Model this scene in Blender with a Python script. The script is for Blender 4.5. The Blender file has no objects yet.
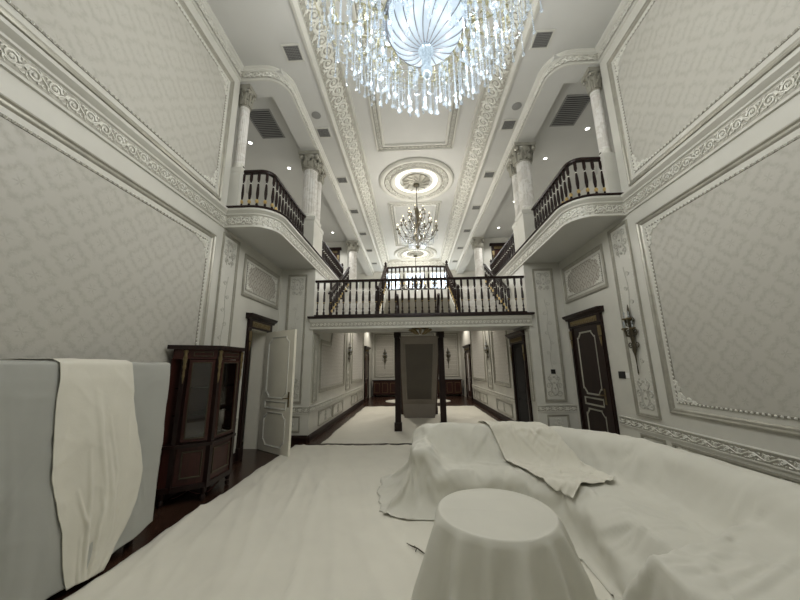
import bpy, bmesh, math, random
import numpy as np
from mathutils import Vector, Matrix, noise
rng = random.Random(7)
PI = math.pi; TAU = 2*PI
SC = bpy.context.scene; COL = SC.collection
# ------------------------------------------------------------------ camera
F = 312.0
def camera():
    dy = np.array([14.0, 66.0, F]); dy /= np.linalg.norm(dy)
    r = math.radians(0.7)
    t = np.array([math.cos(r), -math.sin(r), 0.0]); n = np.cross(dy, t); n /= np.linalg.norm(n)
    dz = -n; dx = np.cross(dy, dz)
    R = np.stack([dx, dy, dz], 1)
    cd = bpy.data.cameras.new('camera'); o = bpy.data.objects.new('camera', cd); COL.objects.link(o)
    m = Matrix.Identity(4)
    for i in range(3):
        m[i][0] = R[0][i]; m[i][1] = -R[1][i]; m[i][2] = -R[2][i]
    m[0][3], m[1][3], m[2][3] = -0.14, 0.0, 1.54
    o.matrix_world = m
    cd.sensor_width = 36; cd.sensor_fit = 'HORIZONTAL'; cd.lens = F/800*36; cd.clip_start = 0.05
    SC.camera = o
camera()
# ------------------------------------------------------------------ light and exposure
wd = bpy.data.worlds.new('world'); SC.world = wd; wd.use_nodes = True
wd.node_tree.nodes['Background'].inputs[0].default_value = (0.62, 0.72, 0.9, 1)
wd.node_tree.nodes['Background'].inputs[1].default_value = 1.0
SC.view_settings.view_transform = 'Standard'; SC.view_settings.look = 'None'
SC.view_settings.exposure = 0.0; SC.view_settings.gamma = 1.0; SC.view_settings.use_curve_mapping = False
POW = dict(main=275, second=175, third=190, spot=9, corridor=125, rear=70, lamp=2, near=60)
def light(name, kind, loc, power, color=(1, .97, .92), size=.1, rot=None, parent=None, spot=None):
    d = bpy.data.lights.new(name, kind); d.energy = power; d.color = color
    if kind == 'AREA':
        d.shape = 'RECTANGLE'; d.size, d.size_y = size
    else:
        d.shadow_soft_size = size
    if spot: d.spot_size = spot; d.spot_blend = .6
    o = bpy.data.objects.new(name, d); COL.objects.link(o); o.location = loc
    if rot: o.rotation_euler = rot
    if parent: o.parent = parent
    return o
# ------------------------------------------------------------------ materials
class NG:
    def __init__(s, name):
        s.m = bpy.data.materials.new(name); s.m.use_nodes = True
        s.t = s.m.node_tree; s.b = s.t.nodes['Principled BSDF']
    def n(s, typ, **k):
        o = s.t.nodes.new('ShaderNode'+typ)
        for a, v in k.items(): setattr(o, a, v)
        return o
    def l(s, a, b): s.t.links.new(a, b)
    def math(s, op, a, b=None, c=None):
        o = s.n('Math', operation=op)
        for i, x in enumerate((a, b, c)):
            if x is None: continue
            if isinstance(x, (int, float)): o.inputs[i].default_value = x
            else: s.l(x, o.inputs[i])
        return o.outputs[0]
    def co(s, scale=None):
        t = s.n('TexCoord').outputs['Object']
        if scale is None: return t
        mp = s.n('Mapping'); mp.inputs['Scale'].default_value = scale; s.l(t, mp.inputs[0]); return mp.outputs[0]
    def noise(s, scale=5, detail=4, vec=None, rough=.5, dist=0):
        o = s.n('TexNoise'); o.inputs['Scale'].default_value = scale; o.inputs['Detail'].default_value = detail
        o.inputs['Roughness'].default_value = rough; o.inputs['Distortion'].default_value = dist
        s.l(vec if vec is not None else s.co(), o.inputs['Vector']); return o.outputs['Fac']
    def ramp(s, fac, stops):
        o = s.n('ValToRGB'); e = o.color_ramp.elements
        while len(e) > len(stops): e.remove(e[-1])
        while len(e) < len(stops): e.new(0.5)
        for q, (p, c) in zip(e, stops): q.position = p; q.color = (*c, 1)
        s.l(fac, o.inputs[0]); return o.outputs[0]
    def bump(s, h, strength=.2, dist=.01):
        o = s.n('Bump'); o.inputs['Strength'].default_value = strength; o.inputs['Distance'].default_value = dist
        s.l(h, o.inputs['Height']); s.l(o.outputs[0], s.b.inputs['Normal'])
    def set(s, **k):
        for a, v in k.items():
            i = s.b.inputs[a.replace('_', ' ')]
            if isinstance(v, (int, float)): i.default_value = v
            elif isinstance(v, tuple): i.default_value = (*v, 1) if len(v) == 3 else v
            else: s.l(v, i)
        return s
def mottled(name, c, rough=.5, metal=0, var=.06, scale=6, bump=0, bscale=40):
    g = NG(name); f = g.noise(scale, 5)
    lo = tuple(x*(1-var) for x in c); hi = tuple(min(1, x*(1+var)) for x in c)
    g.set(Base_Color=g.ramp(f, [(.3, lo), (.7, hi)]), Roughness=rough, Metallic=metal)
    if bump: g.bump(g.noise(bscale, 3), bump, .005)
    return g.m
def emit(name, c, strength):
    g = NG(name); g.set(Base_Color=c, Emission_Color=c, Emission_Strength=strength); return g.m
def damask(name, base, dark, p=.46):
    g = NG(name); sp = g.n('Separate' 'XYZ'); g.l(g.co(), sp.inputs[0])
    u = g.math('DIVIDE', sp.outputs[1], p); v = g.math('DIVIDE', sp.outputs[2], p)
    tot = None
    for o in (0, .5):
        a = g.math('SUBTRACT', g.math('FRACT', g.math('ADD', u, o+20)), .5)
        b = g.math('SUBTRACT', g.math('FRACT', g.math('ADD', v, o+20)), .5)
        ang = g.math('ARCTAN2', b, a)
        r = g.math('SQRT', g.math('ADD', g.math('MULTIPLY', a, a), g.math('MULTIPLY', b, b)))
        sq = g.math('ADD', .86, g.math('MULTIPLY', g.math('COSINE', g.math('MULTIPLY', ang, 4)), -.12))
        sq = g.math('ADD', sq, g.math('MULTIPLY', g.math('COSINE', g.math('MULTIPLY', ang, 12)), .06))
        rr = g.math('MULTIPLY', r, sq)
        ring = g.math('SUBTRACT', 1, g.math('DIVIDE', g.math('ABSOLUTE', g.math('SUBTRACT', rr, .222)), .08))
        fl = g.math('ADD', .085, g.math('MULTIPLY', g.math('COSINE', g.math('MULTIPLY', ang, 6)), .05))
        fl = g.math('MULTIPLY', g.math('SUBTRACT', fl, r), 14)
        x = g.math('MAXIMUM', ring, g.math('MULTIPLY', fl, .8))
        tot = x if tot is None else g.math('MAXIMUM', tot, x)
    n = g.noise(34, 3, None, .6, .8)
    tt = g.math('MULTIPLY', tot, g.math('ADD', -.9, g.math('MULTIPLY', n, 3.6)))
    tt = g.math('ADD', tt, g.math('MULTIPLY', g.math('SUBTRACT', g.noise(45, 3, None, .6, 1.), .5), 1.1))
    cl = g.n('Clamp'); g.l(tt, cl.inputs[0]); t = cl.outputs[0]
    g.set(Base_Color=g.ramp(t, [(0, base), (1, dark)]), Roughness=g.math('ADD', .42, g.math('MULTIPLY', t, .25)))
    g.b.inputs['Sheen Weight'].default_value = .25; g.b.inputs['Sheen Roughness'].default_value = .4
    g.bump(t, .25, .004)
    return g.m
def wood(name, a, b, rough=.3, scale=(3, 3, .5)):
    g = NG(name); f = g.noise(7, 6, g.co(scale), .6, 1.2)
    g.set(Base_Color=g.ramp(f, [(.3, a), (.7, b)]), Roughness=rough); g.b.inputs['Coat Weight'].default_value = .05; g.b.inputs['Specular IOR Level'].default_value = .25
    return g.m
def parquet():
    g = NG('dark_parquet'); br = g.n('TexBrick'); br.offset = .5
    mp = g.n('Mapping'); mp.inputs['Rotation'].default_value = (0, 0, PI/2); g.l(g.co(), mp.inputs[0]); g.l(mp.outputs[0], br.inputs[0])
    br.inputs['Scale'].default_value = 1; br.inputs['Brick Width'].default_value = .9; br.inputs['Row Height'].default_value = .09
    br.inputs['Mortar Size'].default_value = .002
    br.inputs['Color1'].default_value = (.030, .014, .009, 1); br.inputs['Color2'].default_value = (.055, .027, .017, 1)
    br.inputs['Mortar'].default_value = (.008, .004, .003, 1)
    g.set(Base_Color=br.outputs[0], Roughness=.25); return g.m
def marble():
    g = NG('white_marble'); f = g.noise(2.2, 8, None, .62, 1.6)
    g.set(Base_Color=g.ramp(f, [(.3, (.72, .71, .68)), (.48, (.62, .60, .56)), (.52, (.74, .73, .70)), (.8, (.80, .79, .76))]), Roughness=.28); return g.m
def cloth(name, c, wsc=60, trans=0, bump=.12, rough=.9):
    g = NG(name); f = g.noise(3, 4)
    g.set(Base_Color=g.ramp(f, [(.3, tuple(x*.95 for x in c)), (.7, c)]), Roughness=rough)
    g.b.inputs['Sheen Weight'].default_value = .1
    h = g.math('ADD', g.noise(9, 5, None, .55, .6), g.math('MULTIPLY', g.noise(240, 1), .1))
    g.bump(h, bump, .02)
    if trans:
        tr = g.n('BsdfTranslucent'); tr.inputs[0].default_value = (*c, 1)
        tp = g.n('BsdfTransparent'); mx = g.n('MixShader'); mx2 = g.n('MixShader')
        mx.inputs[0].default_value = .35; mx2.inputs[0].default_value = trans
        out = g.t.nodes['Material Output']
        g.l(g.b.outputs[0], mx.inputs[1]); g.l(tr.outputs[0], mx.inputs[2])
        g.l(mx.outputs[0], mx2.inputs[1]); g.l(tp.outputs[0], mx2.inputs[2]); g.l(mx2.outputs[0], out.inputs[0])
    return g.m
def crystal():
    g = NG('cut_crystal'); gl = g.n('BsdfGlossy'); gl.inputs['Roughness'].default_value = .08; gl.inputs[0].default_value = (.90, .95, 1, 1)
    tp = g.n('BsdfTransparent'); tp.inputs[0].default_value = (.96, .98, 1, 1); df = g.n('BsdfTranslucent'); df.inputs[0].default_value = (.78, .88, 1, 1)
    m1 = g.n('MixShader'); m1.inputs[0].default_value = .5; m2 = g.n('MixShader'); m2.inputs[0].default_value = .58
    g.l(gl.outputs[0], m1.inputs[1]); g.l(df.outputs[0], m1.inputs[2]); g.l(m1.outputs[0], m2.inputs[1]); g.l(tp.outputs[0], m2.inputs[2])
    g.l(m2.outputs[0], g.t.nodes['Material Output'].inputs[0]); return g.m
def glass():
    g = NG('cabinet_glass'); gl = g.n('BsdfGlossy'); gl.inputs['Roughness'].default_value = .03
    tp = g.n('BsdfTransparent'); tp.inputs[0].default_value = (.86, .88, .86, 1); m = g.n('MixShader')
    fr = g.n('Fresnel'); fr.inputs[0].default_value = 1.5
    g.l(g.math('ADD', fr.outputs[0], .07), m.inputs[0]); g.l(tp.outputs[0], m.inputs[1]); g.l(gl.outputs[0], m.inputs[2])
    g.l(m.outputs[0], g.t.nodes['Material Output'].inputs[0]); return g.m
M = {}
M['paint'] = mottled('ivory_wall_paint', (.58, .575, .525), .42, 0, .05, 3)
M['ceil'] = mottled('white_ceiling_paint', (.57, .57, .545), .6, 0, .02, 2)
M['groove'] = mottled('antiqued_silver_moulding', (.36, .35, .30), .38, .35, .12, 9)
M['silver'] = mottled('silver_leaf_relief', (.68, .675, .62), .45, .12, .12, 30)
M['relief_bed'] = mottled('antique_relief_ground', (.38, .37, .32), .5, .1, .2, 25)
M['soft_silver'] = mottled('soft_silver_relief', (.47, .465, .42), .4, .15, .15, 30)
M['relief_dark'] = mottled('dark_antique_ground', (.27, .26, .22), .5, .1, .2, 25)
M['gold'] = mottled('aged_gold', (.62, .46, .20), .3, .9, .15, 30)
M['pale_gold'] = mottled('pale_gilt', (.40, .38, .25), .35, .6, .15, 30)
M['brass'] = mottled('dull_brass', (.20, .155, .08), .4, .7, .2, 30)
M['bronze'] = mottled('dark_bronze', (.075, .065, .042), .42, .6, .2, 30)
M['paper'] = damask('silver_damask_wallpaper', (.47, .46, .415), (.41, .40, .355))
M['paper2'] = damask('small_damask_wallpaper', (.50, .485, .44), (.28, .262, .22), .2)
M['paper3'] = damask('dark_damask_wallpaper', (.44, .42, .37), (.22, .205, .17), .24)
M['wood'] = wood('mahogany', (.009, .0045, .004), (.022, .010, .008), .38)
M['redwood'] = wood('red_mahogany', (.026, .008, .006), (.052, .016, .012), .36)
M['black'] = mottled('black_plastic', (.012, .012, .012), .4)
M['dark_room'] = mottled('painted_doorway_dark', (.006, .005, .005), .9)  # near-black colour painting in the darkness of the open doorway under the landing
M['white'] = mottled('white_plastic', (.75, .75, .73), .4)
M['parquet'] = parquet(); M['marble'] = marble()
M['sheet'] = cloth('white_dust_sheet', (.65, .64, .57))
M['sheet2'] = cloth('cream_dust_sheet', (.69, .67, .585))
M['floor_sheet'] = cloth('white_floor_sheet', (.74, .72, .635), bump=.10)
M['sheer'] = cloth('grey_plastic_sheet', (.60, .61, .57), trans=.08, rough=.45)
M['door_paint'] = mottled('cream_door_paint', (.84, .81, .70), .4, 0, .04, 3)
M['underside'] = mottled('brown_soffit_panel', (.25, .22, .19), .5, 0, .08, 3)
M['soffit_dark'] = mottled('dark_soffit_panel', (.10, .088, .075), .5, 0, .08, 3)
M['vent_dark'] = mottled('dark_vent_grille', (.04, .04, .04), .5)
M['vent_grey'] = mottled('grey_vent_grille', (.26, .26, .25), .5)
M['crystal'] = crystal(); M['glass'] = glass()
M['blue_glass'] = mottled('blue_grey_cut_glass', (.42, .52, .62), .15, .3, .3, 60)
M['bulb'] = emit('lit_bulb', (.86, .93, 1), 14)
M['warm_bulb'] = emit('warm_lit_bulb', (1, .86, .62), 2.5)
M['bowl'] = NG('lit_glass_bowl').set(Base_Color=(.30, .36, .42), Roughness=.3, Emission_Color=(.76, .88, 1), Emission_Strength=.42).m
M['cove'] = emit('cove_light', (1, .95, .84), 1.1)
M['win'] = emit('bright_window_pane', (.78, .89, 1), 2.2)
M['spot'] = emit('downlight_lens', (1, .97, .92), 10)
M['cable'] = mottled('wire', (.16, .17, .19), .4, .6)
# ------------------------------------------------------------------ mesh helpers
def V(*a): return np.array(a, float)
class MB:
    def __init__(s, tf=None): s.v = []; s.f = []; s.tf = tf
    def add(s, vs, fs):
        b = len(s.v)
        if s.tf: s.v.extend(tuple(s.tf(*p)) for p in vs)
        else: s.v.extend(tuple(p) for p in vs)
        s.f.extend(tuple(b+i for i in f) for f in fs); return s
    def box(s, x0, x1, y0, y1, z0, z1):
        return s.add([(x, y, z) for x in (x0, x1) for y in (y0, y1) for z in (z0, z1)],
                     [(0, 1, 3, 2), (4, 6, 7, 5), (0, 4, 5, 1), (2, 3, 7, 6), (0, 2, 6, 4), (1, 5, 7, 3)])
    def loops(s, L, closed=True, cap0=False, cap1=False):
        n = len(L[0]); vs = [p for l in L for p in l]; fs = []
        for i in range(len(L)-1):
            for j in range(n if closed else n-1):
                k = (j+1) % n; fs.append((i*n+j, i*n+k, (i+1)*n+k, (i+1)*n+j))
        if cap0: fs.append(tuple(range(n))[::-1])
        if cap1: fs.append(tuple((len(L)-1)*n+j for j in range(n)))
        return s.add(vs, fs)
    def tube(s, pts, r, n=6, cap=True, ref=(0, 0, 1)):
        P = [np.array(p, float) for p in pts]; m = len(P)
        R = r if hasattr(r, '__len__') else [r]*m
        L = []
        for i in range(m):
            t = P[min(i+1, m-1)]-P[max(i-1, 0)]; t = t/(np.linalg.norm(t)+1e-9)
            q = np.array(ref, float)
            if abs(t@q) > .98: q = np.array((1., 0, 0)) if abs(t[0]) < .9 else np.array((0, 1., 0))
            a = np.cross(t, q); a /= np.linalg.norm(a); b = np.cross(t, a)
            L.append([P[i]+R[i]*(math.cos(TAU*k/n)*a+math.sin(TAU*k/n)*b) for k in range(n)])
        return s.loops(L, True, cap, cap)
    def lathe(s, prof, c=(0, 0, 0), n=16, cap=True):
        L = [[(c[0]+r*math.cos(TAU*k/n), c[1]+r*math.sin(TAU*k/n), c[2]+z) for k in range(n)] for r, z in prof]
        return s.loops(L, True, cap, cap)
    def ball(s, c, r, n=8, m=5, sz=1):
        return s.lathe([(r*math.sin(PI*(i+.02)/(m+.04)), -sz*r*math.cos(PI*(i+.02)/(m+.04))) for i in range(m+1)], c, n)
    def octa(s, c, r, h=None):
        h = h or r; x, y, z = c
        return s.add([(x+r, y, z), (x, y+r, z), (x-r, y, z), (x, y-r, z), (x, y, z+h), (x, y, z-h)],
                     [(0, 1, 4), (1, 2, 4), (2, 3, 4), (3, 0, 4), (1, 0, 5), (2, 1, 5), (3, 2, 5), (0, 3, 5)])
    def prism(s, poly, z0, z1):
        return s.loops([[(x, y, z0) for x, y in poly], [(x, y, z1) for x, y in poly]], True, True, True)
    def sweep(s, prof, path, closed_prof=False, caps=True):
        L = [[(x+nx*o, y+ny*o, z) for o, z in prof] for (x, y), (nx, ny) in zip(path, normals(path))]
        return s.loops(L, closed_prof, caps, caps)
    def frame(s, poly, prof, d0=0):
        return s.loops([[(u, v, d0+d) for u, v in offset(poly, i)] for i, d in prof], True)
    def plate(s, poly, d):
        return s.add([(u, v, d) for u, v in poly], [tuple(range(len(poly)))])
    def grid(s, fn, nu, nv):
        return s.loops([[fn(i/nu, j/nv) for j in range(nv+1)] for i in range(nu+1)], False)
    def build(s, name, mat, parent=None, smooth=.7, origin=None):
        me = bpy.data.meshes.new(name)
        me.from_pydata([tuple(float(c) for c in p) for p in s.v], [], s.f)
        bm = bmesh.new(); bm.from_mesh(me); bmesh.ops.recalc_face_normals(bm, faces=bm.faces); bm.to_mesh(me); bm.free()
        if smooth:
            me.shade_smooth()
            if smooth < 3: me.set_sharp_from_angle(angle=smooth)
        me.materials.append(M[mat] if isinstance(mat, str) else mat)
        o = bpy.data.objects.new(name, me); COL.objects.link(o)
        if parent:
            o.parent = parent
        if origin is not None:
            me.transform(Matrix.Translation(-Vector(origin))); o.location = origin
        return o
def normals(path):
    P = [np.array(p, float) for p in path]; out = []
    for i in range(len(P)):
        a = P[i]-P[i-1] if i else P[1]-P[0]; b = P[i+1]-P[i] if i < len(P)-1 else P[-1]-P[-2]
        a = a/np.linalg.norm(a); b = b/np.linalg.norm(b)
        na = V(a[1], -a[0]); nb = V(b[1], -b[0]); m = na+nb; m /= np.linalg.norm(m)
        out.append(m/max(.35, m@na))
    return out
def offset(poly, d):
    n = len(poly); area = sum(poly[i][0]*poly[(i+1) % n][1]-poly[(i+1) % n][0]*poly[i][1] for i in range(n))
    sg = 1 if area > 0 else -1; out = []
    for i in range(n):
        p, q, r = (np.array(poly[k % n], float) for k in (i-1, i, i+1))
        a = (q-p)/np.linalg.norm(q-p); b = (r-q)/np.linalg.norm(r-q)
        na = V(-a[1], a[0])*sg; nb = V(-b[1], b[0])*sg; m = na+nb; m /= np.linalg.norm(m)+1e-9
        out.append(tuple(q+m*d/max(.4, m@na)))
    return out
def rect(u0, u1, v0, v1): return [(u0, v0), (u1, v0), (u1, v1), (u0, v1)]
def notched(u0, u1, v0, v1, c):
    q = []
    for (cu, cv, su, sv, fl) in ((u0, v0, 1, 1, 0), (u1, v0, -1, 1, 1), (u1, v1, -1, -1, 0), (u0, v1, 1, -1, 1)):
        p = [(cu, cv+sv*c), (cu+su*c*.35, cv+sv*c), (cu+su*c, cv+sv*c*.35), (cu+su*c, cv)]
        q += p[::-1] if fl else p
    return q
def spiral(c, R, a0, turns, n=16, end=.15):
    return [(c[0]+R*(1-(1-end)*i/n)*math.cos(a0+turns*TAU*i/n), c[1]+R*(1-(1-end)*i/n)*math.sin(a0+turns*TAU*i/n)) for i in range(n+1)]
def line_tube(mb, pts2, d, r0, r1=None, n=5):
    r1 = r0 if r1 is None else r1; m = len(pts2)
    mb.tube([(u, v, d) for u, v in pts2], [r0+(r1-r0)*i/(m-1) for i in range(m)], n)
def vine(mb, u0, u1, vc, H, p, d=.004, r=None, n=5, seg=14):
    """running acanthus scroll between u0 and u1, centred on vc, H tall"""
    r = r or H*.075; k = max(1, round((u1-u0)/p)); p = (u1-u0)/k
    line_tube(mb, [(u0+p*k*i/(k*10), vc+H*.26*math.sin(TAU*i/10)) for i in range(k*10+1)], d, r*.8, n=n)
    for i in range(2*k):
        sg = 1 if i % 2 == 0 else -1; c = (u0+p*(i+.5)/2, vc-sg*H*.04)
        line_tube(mb, spiral(c, H*.36, PI/2*sg+PI*.5, -sg*1.7, seg), d, r, r*.55, n)
        mb.ball((c[0], c[1], d), r*1.3, 6, 3)
        for q in range(4):
            t = TAU*(q/4+.1); line_tube(mb, [(c[0]+H*.36*math.cos(t), c[1]+H*.36*math.sin(t)), (c[0]+H*.44*math.cos(t+.25), c[1]+H*.44*math.sin(t+.25)), (c[0]+H*.47*math.cos(t+.6), c[1]+H*.47*math.sin(t+.6))], d, r*1.0, r*.3, n)
        for q in (-1, 1):
            a = (c[0]+q*p*.19, vc-sg*H*.30)
            line_tube(mb, [a, (a[0]+q*p*.05, a[1]-sg*H*.06), (a[0]+q*p*.11, a[1]-sg*H*.02)], d, r*1.1, r*.3, n)
def beads(mb, poly, d, r, step, n=5):
    m = len(poly)
    for i in range(m):
        a = V(*poly[i]); b = V(*poly[(i+1) % m]); k = max(1, int(np.linalg.norm(b-a)/step))
        for j in range(k):
            q = a+(b-a)*(j/k); mb.ball((q[0], q[1], d), r, n, 2)
def corner_spray(mb, u, v, su, sv, S, d=.006):
    """silver scroll ornament filling the corner of a panel"""
    for (a, b) in ((1, 0), (0, 1)):
        def m(x, y): return (u+su*(x if a else y)*S, v+sv*(y if a else x)*S)
        line_tube(mb, [m(.05, .05), m(.3, .16), m(.55, .06), m(.8, .12), m(1, .03)], d, .06*S, .03*S)
        for (cx, cy, R, t) in ((.3, .2, .16, 1.4), (.62, .13, .11, -1.3), (.86, .09, .07, 1.2)):
            line_tube(mb, [m(*q) for q in spiral((cx, cy), R, PI, t, 10)], d, .055*S, .03*S)
    line_tube(mb, [(u+su*q[0]*S, v+sv*q[1]*S) for q in spiral((.2, .2), .17, PI, 1.6, 12)], d, .05*S, .03*S)
    mb.ball((u+su*.12*S, v+sv*.12*S, d), .08*S, 6, 3)
def bouquet(mb, u, v, S, up=1, d=.006):
    """symmetrical spray of scrolls for pilaster panels"""
    for s in (-1, 1):
        def m(x, y): return (u+s*x*S, v+up*y*S)
        line_tube(mb, [m(0, 0), m(.18, .25), m(.1, .55), m(.28, .8), m(.15, 1)], d, .04*S, .02*S)
        for (cx, cy, R, t) in ((.22, .12, .16, 1.4), (.26, .48, .15, -1.4), (.2, .85, .11, 1.3)):
            line_tube(mb, [m(*q) for q in spiral((cx, cy), R, PI, t, 10)], d, .035*S, .02*S)
    for y in (.05, .35, .62, .9): mb.ball((u, v+up*y*S, d), .06*S, 6, 3)
def tag(o, label=None, cat=None, group=None, kind=None):
    if label: o['label'] = label
    if cat: o['category'] = cat
    if group: o['group'] = group
    if kind: o['kind'] = kind
    return o
def empty(name, loc, label, cat, group=None, rz=0, kind=None):
    o = bpy.data.objects.new(name, None); COL.objects.link(o); o.location = loc; o.rotation_euler = (0, 0, rz); o.empty_display_size = .1
    return tag(o, label, cat, group, kind)
def struct(o, label, cat): return tag(o, label, cat, None, 'structure')
def copy_tree(o, parent=None):
    c = o.copy(); COL.objects.link(c)
    if parent: c.parent = parent
    for ch in list(o.children): copy_tree(ch, c)
    return c
# ------------------------------------------------------------------ structure
W, WC, YF, YR, YE = 3.2, 2.4, 4.62, 6.92, 17.3
YB = -2.6
CEIL = 6.9
SIDES = ((-1, 'left'), (1, 'right'))
def mir(s):                         # left-hand coordinates -> side s
    return (lambda x, y, z: (-s*x, y, z))
struct(MB().box(-5.4, 5.4, YB-.2, YE+.2, -.2, 0).build('floor', 'parquet', smooth=0), 'dark brown parquet floor under the dust sheets', 'floor')
def arc(off=0, y1=10.4, start=True):
    """plan line of the gallery edge in left-hand coordinates, moved by off towards the room"""
    p = [(-W, YF-off)] if start else []
    R = .36+off; cx, cy = -2.76, YF+.36
    p += [(cx+R*math.sin(t), cy-R*math.cos(t)) for t in [PI/2*i/10 for i in range(11)]]
    return p+[(-2.4+off, y1)]
WALLPATH = [(-W, YB)]
def arcmap(path):
    """(u along path, v height, d outwards) -> world in left-hand coordinates"""
    P = [np.array(p, float) for p in path]; N = normals(path)
    Ls = [0]
    for i in range(1, len(P)): Ls.append(Ls[-1]+np.linalg.norm(P[i]-P[i-1]))
    def f(u, v, d):
        u = min(max(u, 0), Ls[-1]-1e-6); i = max(0, int(np.searchsorted(Ls, u, 'right'))-1); i = min(i, len(P)-2)
        t = (u-Ls[i])/(Ls[i+1]-Ls[i]); q = P[i]+(P[i+1]-P[i])*t; n = N[i]*(1-t)+N[i+1]*t
        return (q[0]+n[0]*d, q[1]+n[1]*d, v)
    return f, Ls[-1]
def both(f, m):
    return lambda u, v, d: m(*f(u, v, d))
PANEL = [(0, 0), (0, .025), (.02, .035), (.035, .02), (.05, .02), (.065, .008), (.075, 0)]
def panel(parent, mp, u0, u1, v0, v1, inset=.15, bead=.05, paper='paper', corners=True, cs=.28, poly=None, prof=PANEL, name='wall_panel'):
    poly = poly or rect(u0, u1, v0, v1)
    p = MB(mp).frame(poly, prof).build(name, 'groove', parent)
    q = offset(poly, inset)
    MB(mp).plate(q, .004).build('wallpaper', paper, p, 0)
    b = MB(mp); b.frame(q, [(-.014, 0), (-.014, .008), (.008, .010), (.012, .004)])
    b.build('border_ground', 'relief_dark', p)
    b = MB(mp); beads(b, offset(q, -.003), .012, .0165 if bead else .010, .052 if bead else .04)
    b.build('bead_border', 'silver', p)
    if corners:
        c = MB(mp); us = [a for a, _ in q]; vs = [a for _, a in q]
        for su, uu in ((1, min(us)), (-1, max(us))):
            for sv, vv in ((1, min(vs)), (-1, max(vs))): corner_spray(c, uu, vv, su, sv, cs)
        c.build('corner_ornament', 'silver', p)
    return p
def pilaster(parent, mp, u0, u1, v0, v1, vine_too=True, S=.34):
    p = MB(mp).frame(rect(u0, u1, v0, v1), [(0, 0), (0, .03), (.015, .03), (.02, .018), (.035, .018), (.04, .006), (.045, .004)]).build('pilaster_panel', 'groove', parent)
    w = u1-u0; c = (u0+u1)/2
    MB(mp).plate(offset(rect(u0, u1, v0, v1), .045), .004).build('field', 'paint', p, 0)
    b = MB(mp); q = offset(rect(u0, u1, v0, v1), .07)
    for i in (1, 3):
        a, e = V(*q[i]), V(*q[(i+1) % 4]); k = int(np.linalg.norm(e-a)/.045)
        for j in range(k): t = a+(e-a)*j/k; b.ball((t[0], t[1], .008), .009, 5, 2)
    b.build('bead_border', 'silver', p)
    o = MB(mp); S = min(S, w*.8) if w < .3 else S
    bouquet(o, c, v0+.12, S*1.25, 1); bouquet(o, c, v1-.1, S*1.2, -1)
    if vine_too and v1-v0 > 2:
        v = v0+.25+S*1.3
        hv = v1-v0-.5-2.6*S
        pass
        line_tube(o, [(c+.02*math.sin(t*14), v+t*hv) for t in [i/40 for i in range(41)]], .005, .006)
        for i in range(7):
            sg = 1 if i % 2 else -1; line_tube(o, [(c+sg*(.045+q[0]), v+hv*(i+.5)/7+q[1]) for q in spiral((0, 0), .045, PI*(sg > 0), 1.3*sg, 10)], .005, .008, .004)
    o.build('scroll_ornament', 'soft_silver', p)
    return p
def rail_strip(parent, mp, u0, u1, z=.64, H=.10, name='chair_rail'):
    r = MB(mp).loops([[(u, v, d) for d, v in ((0, z-H/2-.02), (.02, z-H/2-.015), (.02, z-H/2), (.012, z-H/2), (.012, z+H/2), (.02, z+H/2), (.035, z+H/2+.02), (0, z+H/2+.03))] for u in (u0, u1)], False).build(name, 'paint', parent, .3)
    b = MB(mp); b.plate(rect(u0, u1, z-H/2+.004, z+H/2-.004), .0135); b.build('relief_ground', 'relief_bed', r, 0)
    o = MB(mp); vine(o, u0, u1, z, H*.92, .26, .016, H*.09, 4, 9); o.build('scroll_relief', 'silver', r)
    return r
def baseboard(name, mp, u0, u1, label, gaps=()):
    m = MB(mp); e = [u0]+[x for g in gaps for x in g]+[u1]
    for a, b in zip(e[::2], e[1::2]):
        m.loops([[(u, v, d) for d, v in ((0, 0), (.035, 0), (.035, .09), (.02, .12), (.012, .14), (0, .14))] for u in (a, b)], False, True, True)
    return struct(m.build(name, 'wood', None, .3), label, 'baseboard')
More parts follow.
